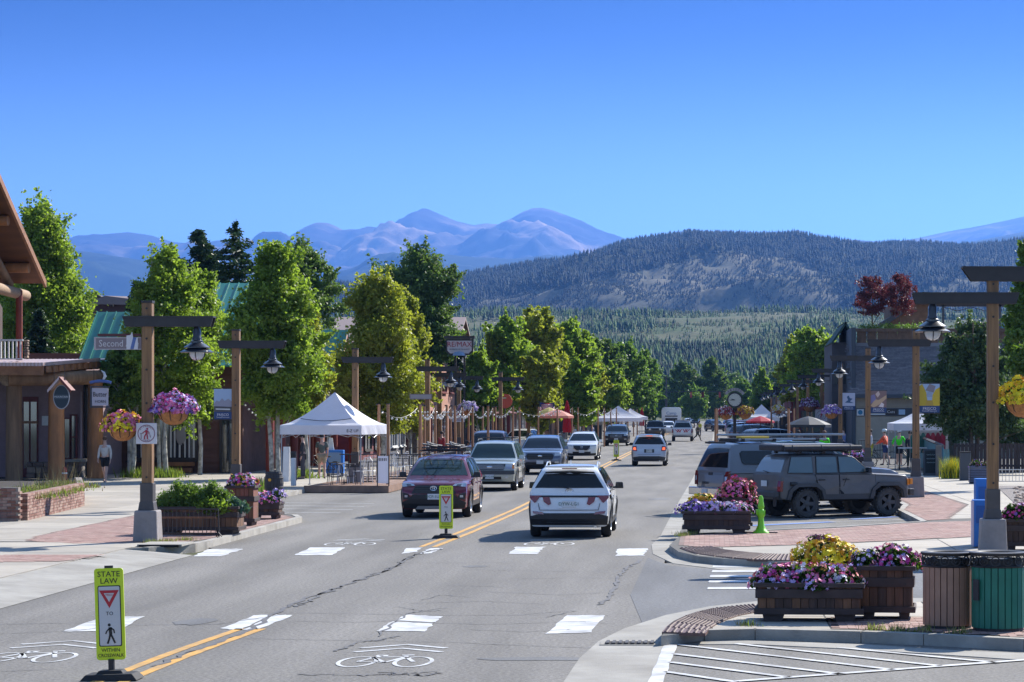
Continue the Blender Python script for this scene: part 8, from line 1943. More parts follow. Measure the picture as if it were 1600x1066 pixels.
# ------------------------------------------------------------------ canopies
M_canv = leafmat('white_canvas', (.76, .76, .80), (.82, .82, .86), .30, tt=(1, .98, 1.04))
def canopy(name, label, cx, cy, W_, D_, zl, zp, rz=0, z=ZS, m=None, val=.33, scallop=False):
 t = thing(name, label, 'canopy tent', (cx, cy, z), rz); m = m or M_canv; b = MB(); n = 8
 for s in range(4):
  for i in range(n):
   for j in range(6):
    def P(u, v):
     c = [(-W_ / 2, -D_ / 2), (W_ / 2, -D_ / 2), (W_ / 2, D_ / 2), (-W_ / 2, D_ / 2)]; a, d = c[s], c[(s + 1) % 4]
     x, y = lerp(a[0], d[0], u), lerp(a[1], d[1], u); k = 1 - v; zz = zl + (zp - zl) * (v ** 1.45) - .10 * math.sin(PI * u) * (1 - v) * v * 2
     return (x * k, y * k, zz)
    u0, u1, v0, v1 = i / n, (i + 1) / n, j / 6, (j + 1) / 6
    b.add([P(u0, v0), P(u1, v0), P(u1, v1), P(u0, v1)], [(0, 1, 2, 3)])
 b.build('roof', m, t, smooth=30)
 v = MB(); c = [(-W_ / 2, -D_ / 2), (W_ / 2, -D_ / 2), (W_ / 2, D_ / 2), (-W_ / 2, D_ / 2)]
 for s in range(4):
  a, d = c[s], c[(s + 1) % 4]
  for i in range(8):
   u0, u1 = i / 8, (i + 1) / 8; w0 = .015 * math.sin(i * 2.1); w1 = .015 * math.sin((i + 1) * 2.1)
   p0 = (lerp(a[0], d[0], u0) * (1 + w0), lerp(a[1], d[1], u0) * (1 + w0)); p1 = (lerp(a[0], d[0], u1) * (1 + w1), lerp(a[1], d[1], u1) * (1 + w1))
   v.add([(lerp(a[0], d[0], u0), lerp(a[1], d[1], u0), zl), (lerp(a[0], d[0], u1), lerp(a[1], d[1], u1), zl), (*p1, zl - val), (*p0, zl - val)], [(0, 1, 2, 3)])
 v.build('valance', m, t, fix=False)
 for x, y in c:
  x *= .97; y *= .97; MB().cyl((x, y, 0), .022, zl, 8).box((x, y, .02), (.1, .1, .03)).build('leg', M_silver, t)
 fr = MB()
 for s in range(4):
  a, d = c[s], c[(s + 1) % 4]; a = (a[0] * .97, a[1] * .97); d = (d[0] * .97, d[1] * .97)
  for q in range(2):
   p, r_ = ((lerp(a[0], d[0], q / 2), lerp(a[1], d[1], q / 2)), (lerp(a[0], d[0], (q + 1) / 2), lerp(a[1], d[1], (q + 1) / 2)))
   fr.tube([(*p, zl - .45), (*r_, zl - .08)], .012, 4).tube([(*p, zl - .08), (*r_, zl - .45)], .012, 4)
 fr.tube([(0, 0, zl), (0, 0, zp)], .02, 5); fr.build('scissor_frame', M_silver, t)
 return t
ct = canopy('canopy_tent', 'large white pop-up canopy beside the wooden parklet deck on the left', XX(523, 86), 86.0, 3.05, 3.05, 2.22, 3.42, R(-10))
text('E-Z UP', .15, M_ink, ct, (1.2, -1.56, 2.02)); MB().box((-1.05, -1.42, .55), (.16, .16, 1.0)).build('leg_weight', M_white, ct, bevel=.02)
MB().tube([(lerp(-.9, 1.0, k / 8), -1.2 + .1 * abs(k - 4) / 4, 2.46 - .08 * math.sin(PI * k / 8)) for k in range(9)], .012, 4).build('string_light', M_steel, ct)
rt_ = canopy('canopy_tent', 'white pop-up canopy with clothing racks on the right pavement', XX(1446, 112), 112.0, 3.3, 3.0, 2.15, 3.0, R(2))
canopy('canopy_tent', 'distant white canopy on the right beyond the clock', XX(1190, 205), 205, 3.0, 3.0, 2.2, 3.3, 0); canopy('canopy_tent', 'distant white canopy on the left beyond the flags', XX(966, 215), 215, 4.0, 3, 2.1, 3.2, .2); canopy('canopy_tent', 'second distant white canopy far on the left', XX(985, 250), 250, 3.0, 3, 2.1, 3.0, .3)
# parasols
def parasol(name, label, cx, cy, r, z, m, m2=None, closed=False, grp=None):
 t = thing(name, label, 'parasol', (cx, cy, ZS), 0, grp); MB().cyl((0, 0, 0), .03, z + .3, 8).cyl((0, 0, 0), .25, .06, 14).build('pole', M_steel, t)
 b = MB(); n = 8
 if closed:
  P = []; rr = [(.04, z + .45), (.16, z + .1), (.24, z - .6), (.30, z - 1.3), (.26, z - 1.55)]
  for k in range(16):
   a = 2 * PI * k / 16; f = 1.0 if k % 2 else .62
   P.append([(r_ * f * math.cos(a), r_ * f * math.sin(a), zz + (0 if k % 2 else .05)) for r_, zz in rr])
  for k in range(16):
   b.mi(k // 2 % 2 if m2 else 0)
   for j in range(4): b.add([P[k][j], P[(k + 1) % 16][j], P[(k + 1) % 16][j + 1], P[k][j + 1]], [(0, 1, 2, 3)])
 else:
  for k in range(n):
   a, c = 2 * PI * k / n, 2 * PI * (k + 1) / n; b.mi(k % 2 if m2 else 0)
   for j in range(3):
    r0, r1 = r * j / 3, r * (j + 1) / 3; z0, z1 = z + .42 * (1 - (j / 3) ** 1.3), z + .42 * (1 - ((j + 1) / 3) ** 1.3)
    b.add([(r0 * math.cos(a), r0 * math.sin(a), z0), (r1 * math.cos(a), r1 * math.sin(a), z1), (r1 * math.cos(c), r1 * math.sin(c), z1), (r0 * math.cos(c), r0 * math.sin(c), z0)], [(0, 1, 2, 3)])
   b.add([(r * math.cos(a), r * math.sin(a), z), (r * math.cos(c), r * math.sin(c), z), (r * math.cos(c), r * math.sin(c), z - .14), (r * math.cos(a), r * math.sin(a), z - .14)], [(0, 1, 2, 3)])
 b.build('canopy', [m, m2] if m2 else m, t, fix=False); return t
C_red = leafmat('red_canvas', (.42, .02, .03), (.50, .03, .04), .25, tt=(1.3, 1, 1)); C_pink = leafmat('faded_orange_canvas', (.65, .25, .18), (.72, .33, .24), .3, tt=(1.1, 1, 1)); C_blk = mat('black_canvas', (.02, .025, .03), .6); C_yel = leafmat('yellow_canvas', (.55, .45, .15), (.6, .5, .2), .3)
parasol('closed_parasol', 'closed red parasol with white stripes among the left patios', XX(886, 150), 150, .4, 2.9, C_red, None, True); parasol('open_parasol', 'open faded orange parasol left of the closed red one', XX(870, 146), 146, 1.05, 2.42, C_pink); parasol('open_parasol', 'yellowish open parasol behind the faded orange one', XX(858, 152), 152, .8, 2.55, C_yel)
parasol('open_parasol', 'open black parasol on the right pavement behind the parked cars', XX(1263, 118), 118, 1.15, 2.05, C_blk); parasol('open_parasol', 'red parasol beneath the distant white canopy by the clock', XX(1188, 190), 190, 1.15, 1.9, C_red); parasol('closed_parasol', 'distant closed red parasol far on the left', XX(1003, 260), 260, .4, 2.6, C_red, None, True); parasol('open_parasol', 'small distant red parasol left side past the canopy', XX(972, 330), 330, 1.2, 2.4, C_red)
# flags
for k, (px, lab) in enumerate(((848, 'left one of two small american flags beneath the vertical sign'), (862, 'right one of two small american flags beneath the vertical sign'))):
 Y = 158; t = thing('flag', lab, 'flag', (XX(px, Y), Y, 0)); s = -1 if k == 0 else 1
 MB().tube([(0 - s * .1, 0, ZZ(645, Y)), (s * .25, 0, ZZ(627, Y))], .018, 5).build('staff', M_steel, t); f = MB()
 for i in range(10):
  for j in range(13):
   x0, x1 = i / 10, (i + 1) / 10; w = lambda x: .08 * math.sin(x * 7); z = lambda j, x: ZZ(629, Y) - j * .042 - x * .12
   f.mi(2 if (i < 4 and j < 7) else j % 2); f.add([(s * (.2 - x0 * .9), w(x0), z(j, x0)), (s * (.2 - x1 * .9), w(x1), z(j, x1)), (s * (.2 - x1 * .9), w(x1), z(j + 1, x1)), (s * (.2 - x0 * .9), w(x0), z(j + 1, x0))], [(0, 1, 2, 3)])
 f.build('cloth', [C_red, M_canv, mat('flag_blue', (.03, .05, .25), .6)], t, fix=False)

# ------------------------------------------------------------------ string light poles and parklets
M_pole = mat('pole_timber', (.33, .165, .085), .7, .25, 3, .2, stretch=(3, 3, .4)); M_bulb = mat('bulb_glass', (.75, .72, .66), .15, coat=.6)
pmesh = MB().tube([(0, 0, 0), (.01, .01, 1.6), (0, 0, 3.0)], [.062, .058, .05], 8).data('pole', M_pole, 40)
poles = [(590, 87.5), (606, 84.6), (655, 92.5), (659, 98), (663, 104), (680, 96), (697, 104), (705, 112), (712, 103), (722, 118), (731, 125), (738, 112), (762, 108), (753, 132), (770, 140), (800, 128), (812, 138), (775, 128), (840, 150), (872, 142), (893, 160), (903, 168), (912, 178), (925, 188), (934, 170), (944, 182), (955, 196), (963, 208), (972, 220), (950, 235), (981, 240), (990, 255), (996, 270), (1117, 120), (1120, 123), (1233, 96), (1205, 150), (1240, 128)]
PP = []
def ORD(n):
 u = 'zeroth first second third fourth fifth sixth seventh eighth ninth tenth eleventh twelfth thirteenth fourteenth fifteenth sixteenth seventeenth eighteenth nineteenth twentieth'.split()
 return u[n] if n < 21 else ('thirtieth' if n == 30 else ('twenty ' if n < 30 else 'thirty ') + u[n % 10])
for i, (px, Y) in enumerate(poles):
 rt__ = px > 1050; t = thing('string_light_pole', '', 'pole', (XX(px, Y), Y, 0 if rt__ else .1), group='thin timber string light poles')
 o_l = ORD(sum(1 for q in poles if q[0] < px and (q[0] > 1050) == rt__) + 1)
 t['label'] = ('thin timber string light pole at the canopy deck corner, left of the pair', 'thin timber string light pole at the canopy deck corner, nearer the road')[i] if i < 2 else (f'thin timber string light pole, {o_l} from the left along the right parking bays' if rt__ else f'thin timber string light pole, {o_l} from the left along the left patios')
 link('pole', pmesh, t, rot=(random.uniform(-.02, .02), random.uniform(-.02, .02), 0)); PP.append((XX(px, Y), Y, 3.05))
 MB().cyl((0, 0, 2.97), .065, .06, 8).build('pole_cap', M_steel, t)
def lights(label, a, b, sag=.45, n=9):
 t = thing('string_lights', label, 'string lights', a, group='sagging string light runs'); A_, B_ = Vector(a), Vector(b)
 P = [A_.lerp(B_, k / n) - A_ - Vector((0, 0, sag * 4 * (k / n) * (1 - k / n))) for k in range(n + 1)]
 MB().tube(P, .008, 4, caps=False).build('wire', M_steel, t); bb = MB()
 for p in P[1:-1]: bb.ball((p.x, p.y, p.z - .07), .045, 8, 5)
 bb.build('bulbs', M_bulb, t, smooth=60, kind='stuff')
pr = [(0, 2), (2, 5), (5, 6), (3, 6), (6, 8), (8, 11), (4, 7), (7, 9), (9, 10), (11, 12), (12, 15), (13, 14), (15, 19), (18, 19), (19, 20), (20, 24), (24, 25), (25, 26), (26, 27), (27, 28), (28, 30), (30, 31), (22, 23), (35, 36), (36, 37)]
def pl(i): return ORD(sum(1 for q in poles if q[0] < poles[i][0] and (q[0] > 1050) == (i > 32)) + 1)
for a, b in pr: lights(f'string of bulbs sagging between {"left" if a < 33 else "right"} side poles {pl(a)} and {pl(b)} from left', PP[a], PP[b])
lights('string of bulbs looped on the red log porch behind the second left post', (XX(378, 102), 102, 3.4), (XX(432, 100), 100, 3.0), .5, 10)

M_dk = [mat('deck_board', (.27, .17, .12), .8, .25, 3, .2), mat('deck_board_b', (.22, .13, .09), .8, .25, 3, .2)]
def deck(label, x0, x1, y0, y1, h, nb=14):
 t = thing('parklet_deck', label, 'deck', (x0, y0, 0)); MB().b2(.02, x1 - x0 - .02, .02, y1 - y0 - .02, 0, h - .03).build('frame', M_plt, t); w = (x1 - x0) / nb
 for i in range(nb): MB().b2(i * w + .006, (i + 1) * w - .006, 0, y1 - y0, h - .03, h + random.uniform(0, .004)).build('deck_board', random.choice(M_dk), t)
 MB().b2(-.04, x1 - x0 + .04, -.045, -.005, .02, h + .02).build('edge_board', M_dk[0], t); MB().b2(x1 - x0 + .002, x1 - x0 + .045, 0, y1 - y0, .02, h + .02).build('edge_board', M_dk[1], t)
 return t
deck('wooden parklet deck at the kerb beneath the white canopy', XX(480, 83), XX(608, 83), 82.6, 90.5, .24, 20); deck('second parklet deck with black fence behind the red SUV', -13.9, -10.8, 92.5, 106, .22, 18); deck('third parklet deck behind the string light poles', -13.9, -10.8, 109, 128, .22, 18)
def rail_fence(label, P, h=.95, z=.22, step=.14, m=M_steel, name='black_fence'):
 t = thing(name, label, 'fence', (*P[0], z))
 for i in range(len(P) - 1):
  a, b = Vector((*P[i], 0)) - Vector((*P[0], 0)), Vector((*P[i + 1], 0)) - Vector((*P[0], 0)); L = (b - a).length
  for zz in (.08, h): MB().tube([a + Vector((0, 0, zz)), b + Vector((0, 0, zz))], .022, 5).build('rail', m, t)
  n = max(2, int(L / step))
  for k in range(n + 1):
   p = a.lerp(b, k / n); MB().cyl((p.x, p.y, .0 if k % 8 == 0 else .08), .02 if k % 8 == 0 else .009, h - (.0 if k % 8 == 0 else .08), 5).build('baluster', m, t)
rail_fence('black metal patio fence behind the canopy deck', [(-13.9, 92.4), (-10.8, 92.4), (-10.8, 100)]); rail_fence('black metal patio fence around the third deck', [(-13.9, 109), (-10.8, 109), (-10.8, 118)]); rail_fence('black metal fence before the tan shop on the right', [(XX(1342, 132), 132), (XX(1400, 132), 132)], 1.1, ZS)
bn = thing('deck_banner', 'white banner on the street end of the canopy deck', 'banner', (XX(600, 83), 82.55, .24)); MB().b2(-.16, .22, 0, .02, .10, 1.05).build('cloth', M_canv, bn); MB().cyl((-.17, 0, 0), .02, 1.1, 6).cyl((.23, 0, 0), .02, 1.1, 6).build('posts', M_steel, bn)
for k in range(5): MB().b2(-.12 + k * .06, -.09 + k * .06, -.006, 0, .88, .98).build('mark', M_ink, bn)

# furniture ---------------------------------------------------------------
def chair(m, label, x, y, rz, z=.24, grp='white metal cafe chairs', proto={}):
 k = m.name
 if k not in proto:
  t = thing('cafe_chair', label, 'chair', (x, y, z), rz, grp)
  MB().lathe([(.001, .45), (.20, .45), (.21, .435), (.001, .43)], n=14, caps=False).build('seat', m, t)
  for sx in (-1, 1):
   for sy in (-1, 1): MB().tube([(sx * .15, sy * .15, .44), (sx * .19, sy * .19, 0)], .012, 5).build('leg', m, t)
  b = MB(); b.tube([(-.17, .17, .44), (-.19, .22, .80), (-.1, .24, .92), (.1, .24, .92), (.19, .22, .80), (.17, .17, .44)], .013, 5)
  for x_ in (-.09, 0, .09): b.tube([(x_, .18, .46), (x_ * 1.1, .24, .90)], .008, 4)
  b.build('back', m, t); proto[k] = t; return t
 return dup(proto[k], (x, y, z), rz, label, grp)
M_cw = mat('chair_white', (.62, .62, .62), .4)
for k, (px, Y, lab) in enumerate(((568, 88.5, 'on the canopy deck'), (578, 86.0, 'nearest on the canopy deck'), (592, 89, 'at the back of the canopy deck'), (560, 85.5, 'by the stools'), (625, 92, 'behind the black fence'), (636, 94, 'behind the fence, middle'), (616, 95, 'behind the deck pole'), (648, 93.4, 'closest to the road'), (612, 98, 'in the back row'), (628, 99, 'in the back row by the rail'))):
 chair(M_cw, 'white metal cafe chair ' + lab, XX(px, Y), Y, random.uniform(0, 6), .25 if Y > 82.6 else ZS)
for k, (px, Y) in enumerate(((527, 83.6), (536, 85.4), (548, 84.2), (556, 87.6), (521, 86.6))):
 t = thing('bar_stool', ('black bar stool left under the white canopy', 'pale bar stool under the white canopy', 'black bar stool next to the pale one', 'black bar stool at the back of the deck', 'black bar stool beside the blue newspaper box')[k], 'stool', (XX(px, Y), Y, .25)); m = M_cw if k == 1 else M_steel
 MB().box((0, 0, .72), (.32, .32, .03)).build('seat', m, t, bevel=.01)
 for sx in (-1, 1):
  for sy in (-1, 1): MB().tube([(sx * .13, sy * .13, .71), (sx * .20, sy * .20, 0)], .014, 5).build('leg', m, t)
 MB().tube([(-.17, -.17, .3), (.17, -.17, .3), (.17, .17, .3), (-.17, .17, .3), (-.17, -.17, .3)], .010, 4).build('footrest', m, t)
for k, (px, Y, z, r_, h) in enumerate(((545, 86.2, .25, .35, 1.05), (575, 87.4, .25, .4, .75), (630, 95.5, .22, .45, .75), (640, 100, .22, .45, .75))):
 t = thing('cafe_table', ('tall round table under the white canopy', 'low round table on the canopy deck', 'round table behind the black fence', 'farther round table behind the black fence')[k], 'table', (XX(px, Y), Y, z)); MB().cyl((0, 0, h - .03), r_, .03, 18).build('top', M_steel, t); MB().cyl((0, 0, 0), .03, h, 8).build('stem', M_steel, t); MB().cyl((0, 0, 0), .22, .03, 12).build('base', M_steel, t)
t = thing('news_box', 'blue newspaper box standing behind the white canopy', 'newspaper box', (XX(524, 99), 99, ZS)); MB().b2(-.36, .36, -.2, .2, .12, 1.1).build('cabinet', M_nblue, t, bevel=.02); MB().b2(-.26, .26, -.215, -.2, .55, 1.0).build('window', mat('box_window', (.2, .3, .45), .2), t)
for sx in (-1, 1): MB().b2(sx * .3 - .03, sx * .3 + .03, -.15, .15, 0, .12).build('foot', M_steel, t)
MB().prism([(-.32, 1.1), (-.05, 1.1), (-.12, 1.6), (-.26, 1.62)], -.02, .02, 'y').build('leaflet_rack', M_white, t)
def aboard(px, Y, w, h, label, fm_=M_steel, pm_=None, z=ZS):
 t = thing('sandwich_board', label, 'sandwich board', (XX(px, Y), Y, z))
 for s in (-1, 1): MB().add([(-w / 2, s * .25, 0), (w / 2, s * .25, 0), (w / 2, s * .03, h), (-w / 2, s * .03, h), (-w / 2, s * .22, 0), (w / 2, s * .22, 0), (w / 2, s * .0, h), (-w / 2, s * .0, h)], [(0, 1, 2, 3), (7, 6, 5, 4), (0, 3, 7, 4), (1, 5, 6, 2)]).build('frame', fm_, t)
 MB().add([(-w / 2 + .05, -.235, .12), (w / 2 - .05, -.235, .12), (w / 2 - .05, -.055, h - .06), (-w / 2 + .05, -.055, h - .06)], [(0, 1, 2, 3)]).build('board', pm_ or mat('chalkboard', (.02, .025, .024), .8), t, fix=False)
 return t
aboard(452, 93, .55, 1.15, 'chalkboard sandwich sign by the barrel under the white canopy'); aboard(448, 91.5, .25, 1.35, 'narrow white folded sandwich sign beside the chalkboard', M_white, M_white)
sb_ = aboard(1454, 100, .58, 1.12, 'grey framed chalkboard sandwich sign leaning near the teal bench on the right', M_greyt)
for z in (.88, .72, .56): MB().tube([(-.18 + k * .03, -.06 - (1.12 - z) * .23, z + .03 * math.sin(k * 2.3)) for k in range(13)], .007, 4).build('chalk_line', mat('chalk', (.45, .55, .55), .8), sb_)
aboard(745, 140, .5, 1.0, 'small white sandwich sign left row beside the poles', M_white, M_white); aboard(933, 205, .8, 1.5, 'tall dark board standing on the far left pavement')

def bicycle(label, x, y, rz, z=ZS, m=M_steel, s=1.0):
 t = thing('bicycle', label, 'bicycle', (x, y, z), rz, scale=s); r = .33
 for yy in (-.52, .52):
  b = MB(); b.tube([(0, yy + r * math.cos(k * PI / 12), r + r * math.sin(k * PI / 12)) for k in range(25)], .020, 6, caps=False); w = b.build('wheel', M_ink, t); sp_ = MB()
  for k in range(10): a = k * PI / 5; sp_.tube([(0, yy, r), (0, yy + r * math.cos(a), r + r * math.sin(a))], .004, 3, caps=False)
  sp_.build('spokes', M_silver, w)
 MB().tube([(0, .40, .78), (0, .0, .32), (0, -.16, .80)], .020, 6).tube([(0, .40, .74), (0, -.15, .76)], .018, 6).tube([(0, -.52, r), (0, -.15, .72)], .012, 5).tube([(0, -.52, r), (0, 0, .32)], .012, 5).tube([(0, .52, r), (0, .38, .85)], .016, 5).build('frame', m, t)
 MB().tube([(-.24, .34, .92), (0, .38, .90), (.24, .34, .92)], .014, 6).build('handlebar', M_ink, t); MB().box((0, -.20, .86), (.12, .26, .05)).build('saddle', M_ink, t, bevel=.015); MB().tube([(-.1, .07, .25), (0, 0, .32), (.1, -.07, .39)], .012, 5).build('cranks', M_steel, t)
 return t
bicycle('bicycle parked behind the man in the grey shirt under the canopy', XX(505, 97), 97, R(80))
bicycle('black bicycle leaning by the cyclist in orange', XX(1378, 120), 120, R(85), m=M_ink); bicycle('dark bicycle standing behind the cyclist in lime', XX(1422, 117.5), 117.5, R(55), m=M_ink); bicycle('dark bicycle right of the lime cyclist', XX(1434, 119), 119, R(20), m=M_greyt); bicycle('bicycle in front of the dark flower bed on the right', XX(1342, 112), 112, R(80))

# right pavement: clothes racks, fence, bench, rack, beds
cr_ = thing('clothes_rack', 'rail of maroon and teal clothes hanging under the right canopy', 'clothes rack', (XX(1455, 112.5), 112.5, ZS)); MB().tube([(-1.0, 0, 0), (-1.0, 0, 1.75), (1.1, 0, 1.75), (1.1, 0, 0)], .02, 6).build('rail', M_silver, cr_)
cols = [(.03, .18, .17), (.03, .18, .17), (.04, .14, .13), (.22, .02, .05), (.25, .03, .05), (.18, .02, .04), (.24, .02, .05), (.5, .5, .5), (.08, .1, .3)]
for i, c in enumerate(cols): MB().prism([(-.11, .75), (.11, .72), (.13, 1.5), (.04, 1.7), (-.04, 1.7), (-.13, 1.5)], -.02, .10, 'y').xf(Matrix.Translation((-.85 + i * .235, 0, 0))).build('garment', mat(f'cloth_{i}', c, .9, .15, 6), cr_)
tb = thing('stall_table', 'table with folded goods before the clothes racks under the right canopy', 'table', (XX(1432, 110.4), 110.4, ZS)); MB().b2(-.85, .85, -.35, .35, .98, 1.03).build('top', M_white, tb)
for i in range(7): MB().box((-.1 + i * .14, -.1, 1.03 - .12), (.07, .1, .24), ry=.3).build('folded_good', mat(f'good_{i % 3}', ((.4, .25, .2), (.2, .2, .22), (.6, .55, .5))[i % 3], .8), tb)
for x in (-.8, .8): MB().b2(x - .02, x + .02, -.3, .3, 0, .98).build('leg', M_steel, tb)
M_teal = mat('teal_stain', (.05, .22, .27), .6, .35, 3, .2, stretch=(3, 3, .4), dirt=((.12, .14, .13), .6, 1.2)); M_gw = mat('grey_weathered_wood', (.17, .15, .14), .9, .25, 3, .3)
tf = thing('teal_fence', 'teal stained board fence with sloping grey cap near the sandwich sign', 'fence', (0, 0, 0))
pa, pb_ = Vector((XX(1437, 116), 116, 0)), Vector((XX(1474, 99), 99, 0)); nB = 16
for i in range(nB):
 a, c = pa.lerp(pb_, i / nB), pa.lerp(pb_, (i + .93) / nB); h = lerp(1.42, 1.22, i / nB); d = Vector((.03, .02, 0))
 MB().add([(*a.xy, ZS), (*c.xy, ZS), (*c.xy, ZS + h - .02), (*a.xy, ZS + h), (*(a + d).xy, ZS), (*(c + d).xy, ZS), (*(c + d).xy, ZS + h - .02), (*(a + d).xy, ZS + h)], [(0, 1, 2, 3), (7, 6, 5, 4), (0, 4, 5, 1), (1, 5, 6, 2), (2, 6, 7, 3), (3, 7, 4, 0)]).build('fence_board', M_teal, tf)
MB().tube([(pa.x, pa.y, ZS + 1.48), (pb_.x, pb_.y, ZS + 1.27)], .07, 4).build('cap_rail', M_gw, tf)
for i in range(4): MB().b2(XX(1474 + i * 2.5, 98), XX(1476 + i * 2.5, 98), 98, 98.05, ZS, ZS + 1.15).build('end_board', M_teal, tf)
for px, py, Y in ((1467, 696, 98.6), (1487, 668, 104)): MB().b2(XX(px, Y) - .12, XX(px, Y) + .12, Y, Y + .2, ZS, ZZ(py, Y)).build('corner_post', M_gw, tf)
fb = thing('dark_plank_fence', 'long dark vertical board fence behind the big spruce on the right', 'fence', (0, 0, 0))
for i in range(46):
 x = XX(1490, 101) + i * .16; MB().b2(x, x + .13, 101, 101.04, ZS + .1, ZS + 1.35).build('fence_board', M_plt, fb)
for z in (.35, 1.2): MB().b2(XX(1490, 101), XX(1490, 101) + 7.4, 101.04, 101.1, ZS + z, ZS + z + .09).build('rail', M_plt, fb)
bb_ = thing('slatted_planter_box', 'blue grey slatted box planter with dark plants on the right gravel', 'planter', (XX(1523, 89), 89.0, ZS), scale=(.62, 1, 1.05))
for i in range(7): MB().b2(-.32, 1.0, -.3, -.27, .06 + i * .085, .13 + i * .085).build('slat', mat('slate_blue_slat', (.10, .12, .19), .6, .1, 4), bb_); MB().b2(-.33, -.30, -.3, .3, .06 + i * .085, .13 + i * .085).build('slat', MATS['slate_blue_slat'], bb_)
MB().b2(-.29, .98, -.26, .3, 0, .55).build('box', M_soil, bb_); flowers('plants', bb_, [(.1, 0, .62, .4, .3, .22, ['plum', 'violet', 'plum'], 60), (.7, 0, .6, .3, .3, .2, ['plum', 'red'], 30)], seed=71, fsize=.07, leaf=.09, nleaf=500)
gr_ = thing('grey_bin', 'plain grey box bin left of the slatted planter box', 'bin', (XX(1508, 93), 93, ZS)); MB().box((0, 0, .55), (.42, .4, 1.1), taper=.95).build('body', M_greyt, gr_, bevel=.02); MB().b2(-.22, .22, -.21, .21, 1.1, 1.14).build('lid', M_steel, gr_)
gk = thing('bike_rack', 'white grid bicycle rack at the right edge beside the slatted planter', 'bicycle rack', (XX(1582, 88), 88, ZS)); MB().tube([(-.6, 0, 0), (-.6, 0, .55), (.6, 0, .55), (.6, 0, 0)], .02, 6).tube([(-.6, 0, .12), (.6, 0, .12)], .016, 6).build('frame', M_silver, gk)
for i in range(9): MB().cyl((-.5 + i * .125, 0, .12), .010, .43, 5).build('bar', M_silver, gk)
gv = [(XX(1556, 86), 86), (XX(1700, 86), 86), (XX(1700, 66), 66), (XX(1590, 68), 68)]; MB().prism(gv, ZS, ZS + .02).build('gravel_bed', mat('gravel', (.24, .21, .19), .95, .5, 30, .8), kind='structure')
rg_ = np.random.default_rng(9); rk2 = MB()
for i in range(260):
 px_, y_ = rg_.uniform(1585, 1650), rg_.uniform(69, 85); rk2.ball((XX(px_, y_), y_, ZS + .02), rg_.uniform(.03, .09), 6, 4, (1, .8, .6))
rk2.build('gravel_stones', [M_stone[2]], kind='stuff')['label'] = 'loose round stones on the gravel bed at the right edge'
fb2 = thing('flower_bed', 'long dark trough of mauve and pink flowers behind the parked cars, right side', 'planter', (XX(1305, 100), 100, ZS)); MB().b2(-1.3, 1.3, -.35, .35, 0, .75).build('trough', M_plt, fb2); flowers('flowers', fb2, [(x, 0, .8, .5, .4, .28, ['plum', 'pink', 'lilac'], 110) for x in (-.9, -.3, .3, .9)], seed=81, fsize=.10, leaf=.11, nleaf=300)
rp = thing('red_post', 'red domed bollard standing at the foot of the middle log column', 'bollard', (XX(101, 91.5), 91.5, ZS)); MB().lathe([(.10, 0), (.10, .38), (.09, .48), (.05, .56), (.001, .58)], n=14, caps=False).build('body', mat('bollard_red', (.35, .05, .04), .6, .2, 6), rp, smooth=40); MB().lathe([(.105, .30), (.11, .33), (.105, .36)], n=14, caps=False).build('band', M_white, rp)
